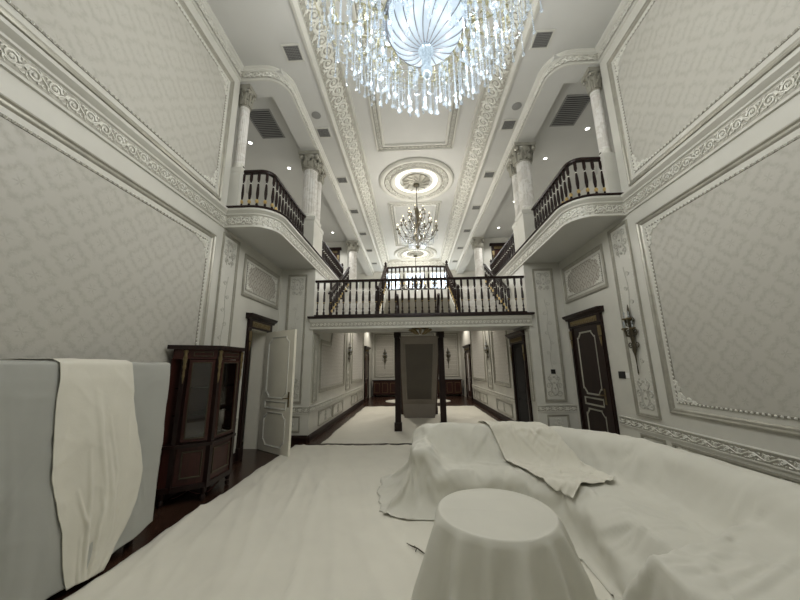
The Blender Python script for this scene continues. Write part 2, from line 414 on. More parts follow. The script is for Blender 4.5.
for s, side in SIDES:
    m = mir(s)
    mw = lambda u, v, d, m=m: m(-W+d, u, v)            # side wall face
    mr = lambda u, v, d, m=m: m(u, YR-d, v)            # return wall face (u is left-hand x)
    mc = lambda u, v, d, m=m: m(-WC+d, u, v)           # corridor wall face
    wb = MB(m); D0, D1, DZ = (5.72, 6.40, 2.27) if s < 0 else (5.72, 6.60, 0.0)
    if s < 0:
        wb.box(-W-.3, -W, YB, D0, 0, 3.8).box(-W-.3, -W, D1, YR, 0, 3.8).box(-W-.3, -W, D0, D1, DZ, 3.8)
    else: wb.box(-W-.3, -W, YB, YR, 0, 3.8)
    wb.box(-W-.3, -W, YB, YF, 3.8, 7.0)
    wall = struct(wb.build('wall_'+side, 'paint', smooth=0), side+' wall of ivory panelling with silver damask panels', 'wall')
    # big damask panels
    panel(wall, mw, -1.9, 4.43, .90, 3.57)
    panel(wall, mw, -1.9, 4.43, 4.17, 6.45)
    panel(wall, mw, 5.30, 6.80, 2.82, 3.60, .13, .0, 'paper3', True, .26)
    pilaster(wall, mw, 4.62, 5.08, .78, 3.72)
    rail_strip(wall, mw, YB, D0-.2); 
    if D1 < 6.6: rail_strip(wall, mw, D1+.15, YR)
    # wainscot panels
    for a, b in ((-1.9, -.4), (-.25, 1.25), (1.4, 2.9), (3.05, 4.5), (4.62, 5.08)):
        p = MB(mw).frame(rect(a, b, .2, .53), [(0, 0), (0, .02), (.02, .024), (.03, .01), (.04, 0)]).build('wainscot_panel', 'groove', wall)
        o = MB(mw); bouquet(o, (a+b)/2, .26, .2, 1)
        if b-a > 1:
            for uu in (a+.08, b-.08): corner_spray(o, uu, .5, 1 if uu < (a+b)/2 else -1, -1, .16)
        o.build('scroll_ornament', 'silver', p)
    # frieze at gallery level, running on round the balcony
    path = WALLPATH+arc(0, 10.4)
    fz = MB(m).sweep([(0, 3.78), (.025, 3.785), (.025, 3.81), (.008, 3.82), (.008, 3.99), (.03, 4.0), (.035, 4.02), (.05, 4.03), (.085, 4.06), (.09, 4.09), (0, 4.10)], path)
    fz = struct(fz.build('trim_%d' % (1 if s < 0 else 2), 'paint', None, .5), 'carved scroll frieze along the %s wall and round the %s balcony edge' % (side, side), 'frieze')
    fm, L = arcmap(path)
    MB(both(fm, m)).loops([[(L*i/160, v, .0095) for v in (3.825, 3.985)] for i in range(161)], False).build('relief_ground', 'relief_bed', fz, 0)
    o = MB(both(fm, m)); vine(o, 1.2, L-.1, 3.905, .16, .30, .012, .0125, 5, 14); o.build('scroll_relief', 'silver', fz)
    # gallery slab
    pol = arc(0, 10.4)+[(-5.2, 10.4), (-5.2, YF)]
    struct(MB(m).prism(pol, 3.80, 4.09).build('gallery_slab', 'ceil', None, 0), side+' gallery floor slab with plain grey soffit', 'gallery')
    a = MB(m).sweep([(-.12, 4.09), (.10, 4.09), (.115, 4.105), (.105, 4.125), (-.12, 4.125)], arc(0, 10.4), True)
    struct(a.build('trim_%d' % (3 if s < 0 else 4), 'wood', None, .5), 'dark wood ledge under the %s balcony railing' % side, 'ledge')
    # return wall and corridor wall as one block
    blk = struct(MB(m).box(-W-.3, -WC, YR, YE, 0, 3.8).build('corridor_wall_'+side, 'paint', smooth=0), side+' wall block of the passage under the gallery', 'wall')
    pilaster(blk, mr, -3.02, -2.58, .78, 3.66)
    rail_strip(blk, mr, -W, -WC)
    p = MB(mr).frame(rect(-3.02, -2.58, .2, .53), [(0, 0), (0, .02), (.02, .024), (.03, .01), (.04, 0)]).build('wainscot_panel', 'groove', blk)
    o = MB(mr); bouquet(o, -2.8, .25, .22, 1); o.build('scroll_ornament', 'silver', p)
    U0 = YR if s < 0 else 8.35
    rail_strip(blk, mc, U0, 14.25)
    if s < 0: segs = [(7.55, 10.2), (11.45, 14.0)]; pils = [(10.5, 11.15)]; nar = [(7.05, 7.35)]
    else: segs = [(8.6, 10.25), (11.45, 14.0)]; pils = [(10.55, 11.15)]; nar = [(6.98, 7.15)]
    for a, b in segs:
        pl = rect(a, b, .95, 3.3) if s > 0 or a > 9 else [(a, .95), (b, .95), (b, 3.3), (a+1.4, 3.3), (a+.9, 2.2), (a, 2.2)]
        panel(blk, mc, a, b, .95, 3.3, .12, 0, 'paper2', False, poly=pl)
        k = 2 if b-a > 2 else 1
        for i in range(k):
            w0 = a+(b-a)*i/k+.04; w1 = a+(b-a)*(i+1)/k-.04
            p = MB(mc).frame(rect(w0, w1, .2, .53), [(0, 0), (0, .02), (.02, .024), (.03, .01), (.04, 0)]).build('wainscot_panel', 'groove', blk)
            o = MB(mc); bouquet(o, (w0+w1)/2, .26, .22, 1)
            for uu, q in ((w0+.06, 1), (w1-.06, -1)): corner_spray(o, uu, .5, q, -1, .2)
            o.build('scroll_ornament', 'soft_silver', p)
    for a, b in pils+nar: pilaster(blk, mc, a, b, .78, 2.3 if a < 7.3 else 3.6, False)
    # crown above: cornice following the wall and the gallery line
    path = WALLPATH+arc(0, YE)
    c = MB(m).sweep([(0, 6.655), (.025, 6.66), (.03, 6.685), (.02, 6.695), (.03, 6.825), (.055, 6.84), (.06, 6.86), (.085, 6.88), (.09, 6.905), (0, 6.91)], path)
    c = struct(c.build('trim_%d' % (5 if s < 0 else 6), 'paint', None, .5), 'carved ceiling cornice curving above the %s balcony' % side, 'cornice')
    fm, L = arcmap(path)
    MB(both(fm, m)).loops([[(L*i/200, v, .030+.004*(v > 6.75)) for v in (6.70, 6.82)] for i in range(201)], False).build('relief_ground', 'relief_bed', c, 0)
    o = MB(both(fm, m)); vine(o, 2.0, L-3, 6.76, .125, .20, .037, .0115, 4, 10); o.build('scroll_relief', 'silver', c)
    inner = arc(-.36, YE); outer = arc(0, YE)
    struct(MB(m).prism(outer+inner[::-1], 6.66, 6.98).build('gallery_beam', 'ceil', None, 0), 'plain curved beam under the ceiling along the %s gallery' % side, 'beam')
    struct(MB(m).box(-5.2, -2.45, YF, YE, 6.84, 6.95).build('gallery_ceiling', 'ceil', None, 0), 'grey ceiling of the %s gallery' % side, 'ceiling')
    struct(MB(m).box(-5.4, -5.2, YF-.2, YE, 3.8, 6.95).box(-5.4, -W-.29, YF-.2, YF, 3.8, 6.95).build('gallery_wall', 'paint', None, 0), 'plain back wall of the %s gallery' % side, 'wall')
    struct(MB(m).box(-W-.2, -1.83, YB, YE, CEIL, 7.0).build('ceiling_side', 'ceil', None, 0), 'flat white ceiling strip on the %s side' % side, 'ceiling')
baseboard('baseboard_left', lambda u, v, d: (-W+d, u, v), YB, YR, 'dark baseboard of the left wall', ((5.6, 6.5),))
baseboard('baseboard_right', lambda u, v, d: (W-d, u, v), YB, YR, 'dark baseboard of the right wall', ((5.6, 6.72),))
for s, side in SIDES:
    m = mir(s)
    b = MB(m).sweep([(0, 0), (.035, 0), (.035, .09), (.02, .12), (.012, .14), (0, .14)], [(-W, YR), (-WC-.03, YR), (-WC, YR+.03), (-WC, 14.2)] if s < 0 else [(-W, YR), (-WC-.03, YR), (-WC, YR+.03), (-WC, 7.05)])
    if s > 0: b.sweep([(0, 0), (.035, 0), (.035, .09), (.02, .12), (.012, .14), (0, .14)], [(-WC, 8.3), (-WC, 14.2)])
    struct(b.build('baseboard_passage_'+side, 'wood', None, .3), 'dark baseboard along the %s passage wall' % side, 'baseboard')
struct(MB().box(-5.4, 5.4, YE, YE+.2, 0, 7.6).build('wall_far', 'paint', smooth=0), 'far end wall of ivory panelling', 'wall')
struct(MB().box(-W-.3, W+.3, YB-.2, YB, 0, 7.6).build('wall_back', 'paint', smooth=0), 'plain wall behind the viewer', 'wall')
struct(MB().box(-5.2, 5.2, 10.4, YE, 3.80, 4.09).build('upper_floor_slab', 'ceil', smooth=0), 'upper floor slab beyond the stairs', 'floor')
# far wall panels, lower
fw = bpy.data.objects['wall_far']; mf = lambda u, v, d: (u, YE-d, v)
for a, b in ((-2.3, -1.15), (-1.0, 1.0), (1.15, 2.3)):
    panel(fw, mf, a, b, .95, 3.3, .12, 0, 'paper2', False)
# coffered ceiling
CX, CY0, CY1 = 1.83, -.2, 16.6
struct(MB().box(-1.9, 1.9, YB, YE, 7.22, 7.4).box(-1.84, 1.84, CY1, YE, CEIL, 7.3).box(-1.84, 1.84, YB, CY0, CEIL, 7.3).build('ceiling', 'ceil', smooth=0), 'recessed white centre of the coffered ceiling', 'ceiling')
RC = rect(-CX, CX, CY0, CY1)
mz = lambda u, v, d: (u, v, d)
t = MB().frame(RC, [(-.06, CEIL), (-.05, CEIL-.03), (0, CEIL-.045), (.03, CEIL-.02), (.05, CEIL+.02), (.07, CEIL+.02), (.40, 7.15), (.42, 7.13), (.45, 7.13), (.47, 7.20), (.47, 7.23)])
t = struct(t.build('trim_7', 'paint', None, .5), 'wide sloping ornate border round the ceiling coffer', 'cornice')
MB().frame(RC, [(.075, CEIL+.018), (.395, 7.146)]).build('relief_ground', mottled('gilded_relief_ground', (.36, .35, .30), .5, .1, .2, 25), t, 0)
sl = (7.146-CEIL-.018)/.32
for (a, b, w) in (((-CX, CY0), (-CX, CY1), 0), ((CX, CY1), (CX, CY0), 0), ((-CX, CY1), (CX, CY1), 0)):
    A, B = V(*a), V(*b); T = (B-A)/np.linalg.norm(B-A); N = V(T[1], -T[0]); L = np.linalg.norm(B-A)
    f = lambda u, v, d, A=A, T=T, N=N: (*(A+T*u+N*v), CEIL+.018+(v-.075)*sl-d)
    o = MB(f); vine(o, .3, L-.3, .235, .32, .40, .006, .021, 5, 14)
    beads(o, [(.1, .085), (L-.1, .085)], .006, .012, .09, 4); o.build('scroll_relief', 'silver', t)
def ceil_frame(i, u0, u1, v0, v1, label):
    q = rect(u0, u1, v0, v1); z = 7.22
    p = MB().frame(q, [(0, z), (0, z-.04), (.03, z-.05), (.05, z-.025), (.17, z-.025), (.19, z-.05), (.22, z-.04), (.24, z+.0)])
    p = struct(p.build('trim_%d' % i, 'paint', None, .5), label, 'ceiling moulding')
    MB().frame(q, [(.052, z-.027), (.168, z-.027)]).build('relief_ground', 'relief_dark', p, 0)
    for a, b in ((q[0], q[1]), (q[1], q[2]), (q[2], q[3]), (q[3], q[0])):
        A, B = V(*a), V(*b); T = (B-A)/np.linalg.norm(B-A); N = V(-T[1], T[0]); L = np.linalg.norm(B-A)
        o = MB(lambda u, v, d, A=A, T=T, N=N: (*(A+T*u+N*v), z-.027-d)); vine(o, .1, L-.1, .11, .10, .2, .004, .009, 4, 8); o.build('scroll_relief', 'silver', p)
ceil_frame(8, -1.02, 1.02, 3.55, 7.35, 'raised rectangular ceiling moulding between the large chandelier and the round medallion')
ceil_frame(9, -.95, .95, 10.1, 14.1, 'raised rectangular ceiling moulding beyond the smaller chandelier')
def medallion(i, x, y, R, label):
    z = 7.22
    e = MB().lathe([(R, z+.01), (R, z-.05), (R-.05, z-.09), (R-.10, z-.09), (R-.14, z-.05), (R-.15, z-.045), (R-.36, z-.045), (R-.38, z-.08), (R-.43, z-.08), (R-.45, z-.03), (R-.46, z)], (x, y, 0), 56, False)
    e = struct(e.build('trim_%d' % i, 'paint', None, .5), label, 'ceiling medallion')
    MB().lathe([(R-.155, z-.047), (R-.355, z-.047)], (x, y, 0), 56, False).build('relief_ground', 'relief_dark', e, 0)
    ring = MB(lambda u, v, d: (x+(R-.255+v)*math.cos(u/(R-.255)), y+(R-.255+v)*math.sin(u/(R-.255)), z-.05-d))
    vine(ring, 0, TAU*(R-.255), 0, .19, .3, .004, .012, 4, 10); ring.build('scroll_relief', 'silver', e)
    MB().lathe([(R-.50, z-.012), (R-.62, z-.012)], (x, y, 0), 48, False).build('cove_light_ring', 'cove', e, 0)
    r = MB().lathe([(.42, z), (.42, z-.04), (.36, z-.06), (.3, z-.05), (.12, z-.07), (.1, z-.11), (.03, z-.12)], (x, y, 0), 32)
    for k in range(12):
        a = TAU*k/12; r.tube([(x+q*math.cos(a+.25*math.sin(q*12)), y+q*math.sin(a+.25*math.sin(q*12)), z-.07) for q in (.1, .18, .26, .34, .42, .5)], [.03, .028, .026, .022, .018, .008], 5)
    r.build('rosette', 'groove', e)
    return e
medallion(10, .05, 2.6, 1.16, 'round carved ceiling medallion over the large chandelier')
medallion(11, .05, 8.84, 1.16, 'round carved ceiling medallion with a glowing ring over the smaller chandelier')
medallion(12, .05, 15.3, 1.10, 'farthest round carved ceiling medallion with a glowing ring')
# bridge landing between the side walls
lb = MB().box(-WC, WC, 6.90, 7.95, 2.39, 2.62)
lb = struct(lb.build('stair_landing', 'ceil', None, 0), 'stair landing bridging the passage between both walls', 'landing')
mb_ = lambda u, v, d: (u, 6.90-d, v)
MB(mb_).loops([[(u, v, d) for d, v in ((0, 2.37), (.03, 2.37), (.03, 2.40), (.015, 2.41), (.015, 2.52), (.035, 2.53), (.05, 2.57), (.07, 2.60), (0, 2.61))] for u in (-2.46, 2.46)], False, True, True).build('front_moulding', 'paint', lb, .3)
MB(mb_).plate(rect(-2.45, 2.45, 2.415, 2.515), .0165).build('relief_ground', 'relief_bed', lb, 0)
o = MB(mb_); k = 56
for i in range(k):
    u = -2.42+4.84*(i+.5)/k
    line_tube(o, spiral((u, 2.465), .034, 0, 1.2, 8), .018, .009, .006, 4)
o.build('rosette_relief', 'silver', lb)
struct(MB().box(-2.5, 2.5, 6.80, 7.0, 2.61, 2.655).build('trim_13', 'wood', None, 0), 'dark wood ledge under the landing balustrade', 'ledge')
# ------------------------------------------------------------------ balustrades
_bal = {}
def baluster(h, g=0):
    if (h, g) in _bal: return _bal[(h, g)]
    q = [(.022, 0), (.022, .08), (.012, .10), (.012, .13), (.020, .16), (.012, .20), (.010, .21+g)]
    q2 = [(.010, .30+g), (.016, .33), (.024, .45), (.020, .6), (.013, .72), (.018, .74), (.012, .77), (.022, .82), (.022, 1)]
    a = MB().lathe([(r*1.2, z*h) for r, z in q+q2], n=8).build('baluster', 'wood')
    b = MB().lathe([((.012, .020, .030, .031, .020, .013)[i]*(.75 if g else 1), (z+g)*h) for i, z in enumerate((.19, .205, .235, .26, .285, .30))], n=8).build('gilt_bulb', 'gold', a)
    c = MB().lathe([(.015, .715*h), (.021, .725*h), (.021, .742*h), (.015, .75*h)], n=8).build('silver_collar', 'silver', a)
    _bal[(h, g)] = a; a['used'] = 0
    return a
def place_baluster(h, loc, parent, g=0):
    a = baluster(h, g)
    if a.get('used') == 0:
        a['used'] = 1; o = a
    else: o = copy_tree(a)
    o.parent = parent; o.location = loc
    return o
def cleanup():
    for a in _bal.values():
        for o in bpy.data.objects:
            if o.data == a.data and 'used' in o: del o['used']
def newel(root, p, z0, h, r=.05):
    n = MB().lathe([(r, z0), (r, z0+h*.12), (r*.7, z0+h*.16), (r*.85, z0+h*.4), (r*.7, z0+h*.7), (r, z0+h*.75), (r, z0+h*.97), (r*.5, z0+h*.98), (r*.6, z0+h*1.0), (r*1.0, z0+h*1.05), (r*.6, z0+h*1.1), (.004, z0+h*1.14)], (p[0], p[1], 0), 10)
    return n.build('newel_post', 'wood', root)
def railing(label, m, path, z0, h, step, newels=(0, 0), group=None, base=None, ends=(.06, .06), zfun=None, g=0):
    b = base or path[0]; c = m(b[0], b[1], 0)
    root = empty('balustrade', (c[0], c[1], z0), label, 'balustrade', group)
    loc = lambda x, y, z: tuple(V(*m(x, y, z))-V(c[0], c[1], z0))
    f, L = arcmap(path); hh = h-.10
    zf = zfun or (lambda u: 0)
    n = max(8, len(path)*3) if len(path) > 3 else (2 if not zfun else 12)
    us = sorted(set([L*i/n for i in range(n+1)])) if len(path) <= 3 else None
    def sw(prof, name):
        if us is None: mbx = MB(loc).sweep([(o, z0+z) for o, z in prof], path, True)
        else: mbx = MB(lambda u, v, d: loc(*f(u, v, d))).loops([[(u, z0+z+zf(u), o) for o, z in prof] for u in us], True, True, True)
        return mbx.build(name, 'wood', root, .6)
    sw([(-.035, h-.055), (.035, h-.055), (.045, h-.03), (.035, h-.005), (.015, h), (-.015, h), (-.035, h-.005), (-.045, h-.03)], 'handrail')
    sw([(-.03, 0), (.03, 0), (.03, .03), (.022, .045), (-.022, .045), (-.03, .03)], 'bottom_rail')
    k = int((L-ends[0]-ends[1])/step)
    for i in range(k+1):
        u = ends[0]+(L-ends[0]-ends[1])*i/k; q = f(u, 0, 0)
        place_baluster(round(hh, 3), loc(q[0], q[1], z0+.045+zf(u)), root, g)
    for i, u in enumerate((0, L)):
        if newels[i]:
            q = f(u, 0, 0); p = loc(q[0], q[1], z0+zf(u)); newel(root, p, p[2], h*1.04)
    return root
for s, side in SIDES:
    m = mir(s)
    p = [(-3.12, 4.80)]+arc(-.18, 6.5, False); p = [p[0]]+p[1:]
    railing('dark wood balustrade with gilt bulbs curving round the front of the %s balcony' % side, m, p, 4.125, .82, .135, (1, 0))
    railing('straight dark balustrade along the %s gallery behind its columns' % side, m, [(-2.58, 7.45), (-2.58, 10.35)], 4.10, .85, .15, (0, 1))
    railing('sloping stair balustrade rising from the landing along the %s wall' % side, m, [(-2.33, 7.95), (-2.33, 10.3)], 2.62, .85, .2, (0, 0), zfun=lambda u: 1.47*u/2.35)
    railing('sloping inner balustrade of the %s stair flight, newel at its foot' % side, m, [(-1.05, 7.95), (-1.05, 10.3)], 2.62, .85, .2, (1, 1), zfun=lambda u: 1.47*u/2.35)
railing('long dark balustrade with gilt bulbs across the front of the landing', mir(-1), [(-2.38, 6.93), (2.38, 6.93)], 2.655, .86, .147, (0, 0), g=.13)
railing('farther dark balustrade between two newels at the head of the stairs', mir(-1), [(-1.05, 10.5), (-.5, 10.42), (0, 10.4), (.5, 10.42), (1.05, 10.5)], 4.10, .85, .14, (0, 0))
cleanup()
# side flights
for s, side in SIDES:
    m = mir(s); c = m(-1.7, 7.95, 2.62)
    root = empty('stair_flight', c, 'stair flight from the landing up to the %s gallery' % side, 'stairs', kind='structure')
    st = MB()
    for i in range(8):
        y0 = 2.4*i/8; st.box(-.68, .68, y0, y0+.3+.01, 1.47*i/8-.10*(i > 0), 1.47*(i+1)/8)
    st.build('steps', 'marble', root, 0)
    for x in (-.70, .66):
        MB(lambda a, b, z: (z, a, b)).loops([[(0, -.15, q), (2.4, 1.3, q), (2.4, 1.55, q), (0, .22, q)] for q in (x, x+.04)], True, True, True).build('stringer', 'paint', root, 0)
    MB(lambda a, b, z: (z, a, b)).loops([[(0, -.14, q), (2.4, 1.31, q), (2.4, 1.33, q), (0, -.12, q)] for q in (-.66, .66)], True, True, True).build('soffit', 'ceil', root, 0)
# central flight going down behind the landing, seen from below
root = empty('stair_flight', (.0, 7.95, 0), 'central stair flight running down behind the landing, brown soffit towards the hall', 'stairs', kind='structure')
T0, T1 = 2.32, 0.0; run = 2.75
st = MB()
for i in range(14):
    y = run*i/14; z = 2.62-2.62*(i+1)/14; st.box(-.5, .5, y, y+run/14+.01, max(z-.05, 0), z+.02)
st.build('steps', 'parquet', root, 0)
so = lambda u, v, d: (u, v*run/2.75, 2.28-v*(2.28/2.75)-d)
MB(lambda u, v, d: (u, v, 2.28-v*.93-d)).box(-.5, .5, 0, 2.44, 0, .03).build('soffit', 'underside', root, 0)
MB(lambda u, v, d: (u, v, 2.25-v*.93-d)).frame(rect(-.40, .40, .12, 1.85), [(0, 0), (0, .02), (.02, .03), (.04, .01), (.05, 0)]).build('soffit_moulding', 'underside', root)
MB(lambda u, v, d: (u, v, 2.247-v*.93-d)).plate(rect(-.36, .36, .16, 1.81), .002).build('soffit_field', 'soffit_dark', root, 0)
MB().box(-.46, .46, 1.98, 2.03, 0, .46).build('closing_board', 'underside', root, 0)
for s in (-1, 1):
    x = s*.55
    MB(lambda a, b, z: (z, a, b)).loops([[(0.02, 2.2, q), (2.7, -.0, q), (2.7, .3, q), (0.02, 2.64, q)] for q in (x-.05*s, x)], True, True, True).build('stringer', 'redwood', root, 0)
    n = MB().box(x-.07, x+.07, .02, .16, 0, 2.39); n.box(x-.09, x+.09, 0, .18, 0, .2); n.box(x-.09, x+.09, .0, .18, 2.25, 2.39); n.build('support_post', 'wood', root, 0)
    h = MB().tube([(x, .15, 3.4), (x, 2.7, 1.0)], .04, 8); h.build('handrail', 'wood', root)
    for k in range(9):
        y = .3+k*.28; z = 2.62-2.62*y/run
        MB().lathe([(.02, z), (.03, z+.2), (.014, z+.35), (.02, z+.6), (.015, z+.8)], (x, y, 0), 6).build('baluster', 'wood', root)
    MB().lathe([(.06, 0), (.06, .2), (.045, .25), (.05, .8), (.07, .85), (.07, 1.1), (.03, 1.15), (.055, 1.2), (.02, 1.27)], (x, 2.75, 0), 10).build('newel_post', 'wood', root)
# ------------------------------------------------------------------ columns
def column(m, x, y, w, label, z0=4.09, z1=6.66, pedestal=True):
    c = m(x, y, 0); root = empty('column', (c[0], c[1], z0), label, 'column'); H = z1-z0; h = w/2
    def sq(prof): return [[(a*r, b*r, z) for a, b in ((-1, -1), (1, -1), (1, 1), (-1, 1))] for r, z in prof]
    pz = .86 if pedestal else .12
    MB().loops(sq([(h*1.35, 0), (h*1.35, .09), (h*1.2, .12), (h*1.2, pz-.1), (h*1.32, pz-.07), (h*1.36, pz), (0.01, pz)]), True, True).build('pedestal', 'paint', root, .3)
    MB().lathe([(h*1.12, pz), (h*1.15, pz+.03), (h*1.0, pz+.06), (h*1.05, pz+.09), (h*.95, pz+.12)], n=20).build('base_moulding', 'silver', root)
    n = 64; sh = []
    for z in (pz+.11, H-.42):
        sh.append([((h*.92-(.007 if k % 4 in (2,) else 0)*(h/.15))*math.cos(TAU*k/n), (h*.92-(.007 if k % 4 in (2,) else 0)*(h/.15))*math.sin(TAU*k/n), z) for k in range(n)])
    MB().loops(sh, True).build('shaft', 'marble', root, .3)
    cp = MB().lathe([(h*.98, H-.43), (h*1.04, H-.41), (h*.95, H-.39), (h*.98, H-.2), (h*1.2, H-.1), (h*1.3, H-.07)], n=20)
    cp.loops(sq([(h*1.35, H-.07), (h*1.42, H-.05), (h*1.42, H), (.01, H)]), True, True)
    for k in range(8):
        a = TAU*k/8
        for hh, rr, o in ((.16, .9, 0), (.27, 1.0, PI/8)):
            ca, sa = math.cos(a+o), math.sin(a+o)
            cp.tube([(h*q*ca*rr, h*q*sa*rr, H-.4+z) for q, z in ((1.0, 0), (1.08, hh*.5), (1.18, hh*.85), (1.36, hh), (1.38, hh-.05))], [.045*h/.16, .05*h/.16, .045*h/.16, .03*h/.16, .012], 5)
    for a in (PI/4, 3*PI/4, 5*PI/4, 7*PI/4):
        cp.ball((h*1.55*math.cos(a), h*1.55*math.sin(a), H-.12), .055*h/.16, 8, 5)
    cp.build('capital', 'groove', root, .8)
    return root
for s, side in SIDES:
    m = mir(s)
    column(m, -3.17, 4.80, .18, 'marble column where the %s balcony railing meets the wall' % side)
    column(m, -2.58, 6.78, .35, 'nearer of the two marble columns at the end of the curved %s balcony railing' % side)
    column(m, -2.58, 7.25, .27, 'second marble column behind the nearer one on the %s gallery' % side)
    column(m, -2.60, 12.3, .36, 'farther marble column on the %s gallery beyond the stairs' % side)
# ------------------------------------------------------------------ doors
def door_leaf(name, w, h, loc, rz, mat, trim, parent=None, handle='brass'):
    """hinge at local x = 0, leaf along +x, faces towards -y and +y"""
    lf = MB().box(0, w, -.022, .022, 0.01, h).build(name, mat, parent, 0); lf.location = loc; lf.rotation_euler = (0, 0, rz)
    for sg in (-1, 1):
        mp = lambda u, v, d, sg=sg: (u, sg*(.022+d), v)
        for a, b, c, k in ((.14, h*.43, h*.95, .10), (.14, h*.345, h*.41, 0), (.14, h*.05, h*.32, .09)):
            q = notched(a, w-a, b, c, k) if k else rect(a, w-a, b, c)
            MB(mp).frame(q, [(0, 0), (0, .010), (.010, .014), (.018, .004), (.024, .006), (.03, 0)]).build('panel_moulding', trim, lf)
        hd = MB(mp).box(w-.10, w-.055, h*.37, h*.49, 0, .008)
        hd.tube([(w-.078, h*.44, .005), (w-.078, h*.44, .05), (w-.15, h*.44, .055), (w-.19, h*.435, .05)], [.012, .012, .010, .008], 8)
        hd.build('door_handle', handle, lf)
    return lf
def door_case(parent, mp, u0, u1, h):
    c = MB(mp)
    for a, b in ((u0-.13, u0), (u1, u1+.13)):
        c.loops([[(a, v, d) for v in (0, h)]+[(a, h, d)] for d in (0,)], True)
        c.box(a, b, 0, h, 0, .035); c.box(a+.03, b-.03, 0.2, h-.2, .035, .05); c.box(a-.01, b+.01, 0, .2, 0, .055)
    c.box(u0-.13, u1+.13, h, h+.16, 0, .05)
    c.build('door_casing', 'wood', parent, 0)
    MB(mp).loops([[(u, v, d) for d, v in ((0, h+.16), (.06, h+.16), (.07, h+.19), (.12, h+.22), (.13, h+.26), (0, h+.27))] for u in (u0-.2, u1+.2)], True, True, True).build('door_cornice', 'wood', parent, 0)
    g = MB(mp); g.box(u0-.02, u1+.02, h+.03, h+.13, .05, .056)
    vine(g, u0, u1, h+.08, .085, .16, .06, .008, 4, 8)
    for a in (u0-.065, u1+.065):
        g.box(a-.045, a+.045, h-.24, h-.06, .05, .062); line_tube(g, [(a, h-.26), (a, h-.42)], .05, .03, .006)
    g.build('gilt_ornament', 'brass', parent)
d = empty('door_1', (-W, 5.72, 0), 'cream door standing open at the doorway beside the glass cabinet', 'door', kind='structure')
door_case(d, lambda u, v, q: (q, u, v), 0, .68, 2.27)
rz = math.atan2(5.78-6.36, -2.31+W-.03)
door_leaf('door_leaf', .98, 2.25, (.03, .64, 0), rz, 'door_paint', 'silver', d)
MB().box(-.3, 0, -.02, 0, 0, 2.27).box(-.3, 0, .68, .70, 0, 2.27).box(-.3, 0, 0, .68, 2.25, 2.27).build('jamb_lining', 'door_paint', d, 0)
struct(MB().box(-4.7, -4.6, 5.0, 7.6, 0, 2.7).box(-4.6, -3.5, 5.0, 5.1, 0, 2.7).box(-4.6, -3.5, 7.0, 7.1, 0, 2.7).box(-4.7, -3.5, 5.0, 7.1, 2.6, 2.7).build('side_room_walls', 'paint', smooth=0), 'plain pale walls of the side room seen through the open door', 'wall')
d = empty('door_2', (W, 5.72, 0), 'closed dark wood door with silver mouldings near the wall lamp', 'door', kind='structure')
mp = lambda u, v, q: (-q, u, v)
door_case(d, mp, 0, .90, 2.27)
lf = door_leaf('door_leaf', .90, 2.27, (-.0, .90, 0), -PI/2, 'wood', 'groove', d); lf.location = (-.005, .90, 0)
def flat_door(i, s, u0, u1, h, label, mat='wood', glow=False, trim='groove'):
    d = empty('door_%d' % i, (s*WC, u0, 0), label, 'door', kind='structure'); mp = lambda u, v, q: (-s*q, u, v); w = u1-u0
    door_case(d, mp, 0, w, h)
    lf = MB(mp).box(0, w, .01, h, 0, .012).build('door_leaf', mat, d, 0)
    for a, b in ((.1, w-.1),):
        for v0, v1 in ((h*.44, h*.95), (h*.05, h*.38)): MB(mp).frame(notched(a, b, v0, v1, .08), [(0, .012), (0, .02), (.02, .02), (.03, .012)]).build('panel_moulding', trim, lf)
    if glow: MB(mp).box(w*.42, w*.58, .4, h*.93, .012, .02).build('glazed_strip', 'white', lf, 0)
flat_door(3, 1, 7.35, 8.15, 2.05, 'black leaf painted as the unlit open doorway on the right passage wall under the landing', 'dark_room', trim='dark_room')
flat_door(4, -1, 14.5, 15.5, 2.2, 'dark red door at the far end of the left passage wall', 'redwood')
flat_door(5, 1, 14.4, 15.6, 2.2, 'dark red door with pale central strip at the far end of the right passage wall', 'redwood', True)
# gallery back wall doors
for i, s, side in ((6, -1, 'left'), (7, 1, 'right')):
    m = mir(s)
    struct(MB(m).box(-5.2, -2.9, 12.6, 12.75, 4.09, 6.84).build('gallery_end_wall', 'paint', None, 0), 'pale end wall of the %s gallery facing the hall' % side, 'wall')
    d = empty('door_%d' % i, (s*3.75, 12.6, 4.09), 'dark red door in the end wall of the %s gallery' % side, 'door', kind='structure'); mp = lambda u, v, q: (u-.4, -q, v)
    lf = MB(mp).box(0, .8, 0, 2.2, 0, .02).build('door_leaf', 'redwood', d, 0); door_case(d, mp, 0, .8, 2.2)
    for v0, v1 in ((.95, 2.05), (.12, .8)): MB(mp).frame(notched(.1, .7, v0, v1, .08), [(0, .02), (0, .03), (.02, .03), (.03, .02)]).build('panel_moulding', 'groove', lf)
# far windows on the upper floor
for i, x in enumerate((-1.35, 0.05, 1.45)):
    d = empty('window_%d' % (i+1), (x, YE, 5.0), 'bright far window of the upper floor, %s' % ('left of the stairs', 'in the middle', 'right of the stairs')[i], 'window', kind='structure')
    MB(lambda u, v, q: (u, -q, v)).plate(rect(-.5, .5, 0, 1.75), .02).build('pane', 'win', d, 0)
    fr = MB(lambda u, v, q: (u, -q, v)).frame(rect(-.58, .58, -.08, 1.83), [(0, 0), (0, .05), (.08, .05), (.08, .02)])
    fr.box(-.02, .02, 0, 1.75, .02, .05)
    for v in (.55, 1.1): fr.box(-.5, .5, v-.015, v+.015, .02, .05)
    fr.tf = lambda u, v, q: (u, -q, v); fr.build('window_frame', 'white', d, 0)
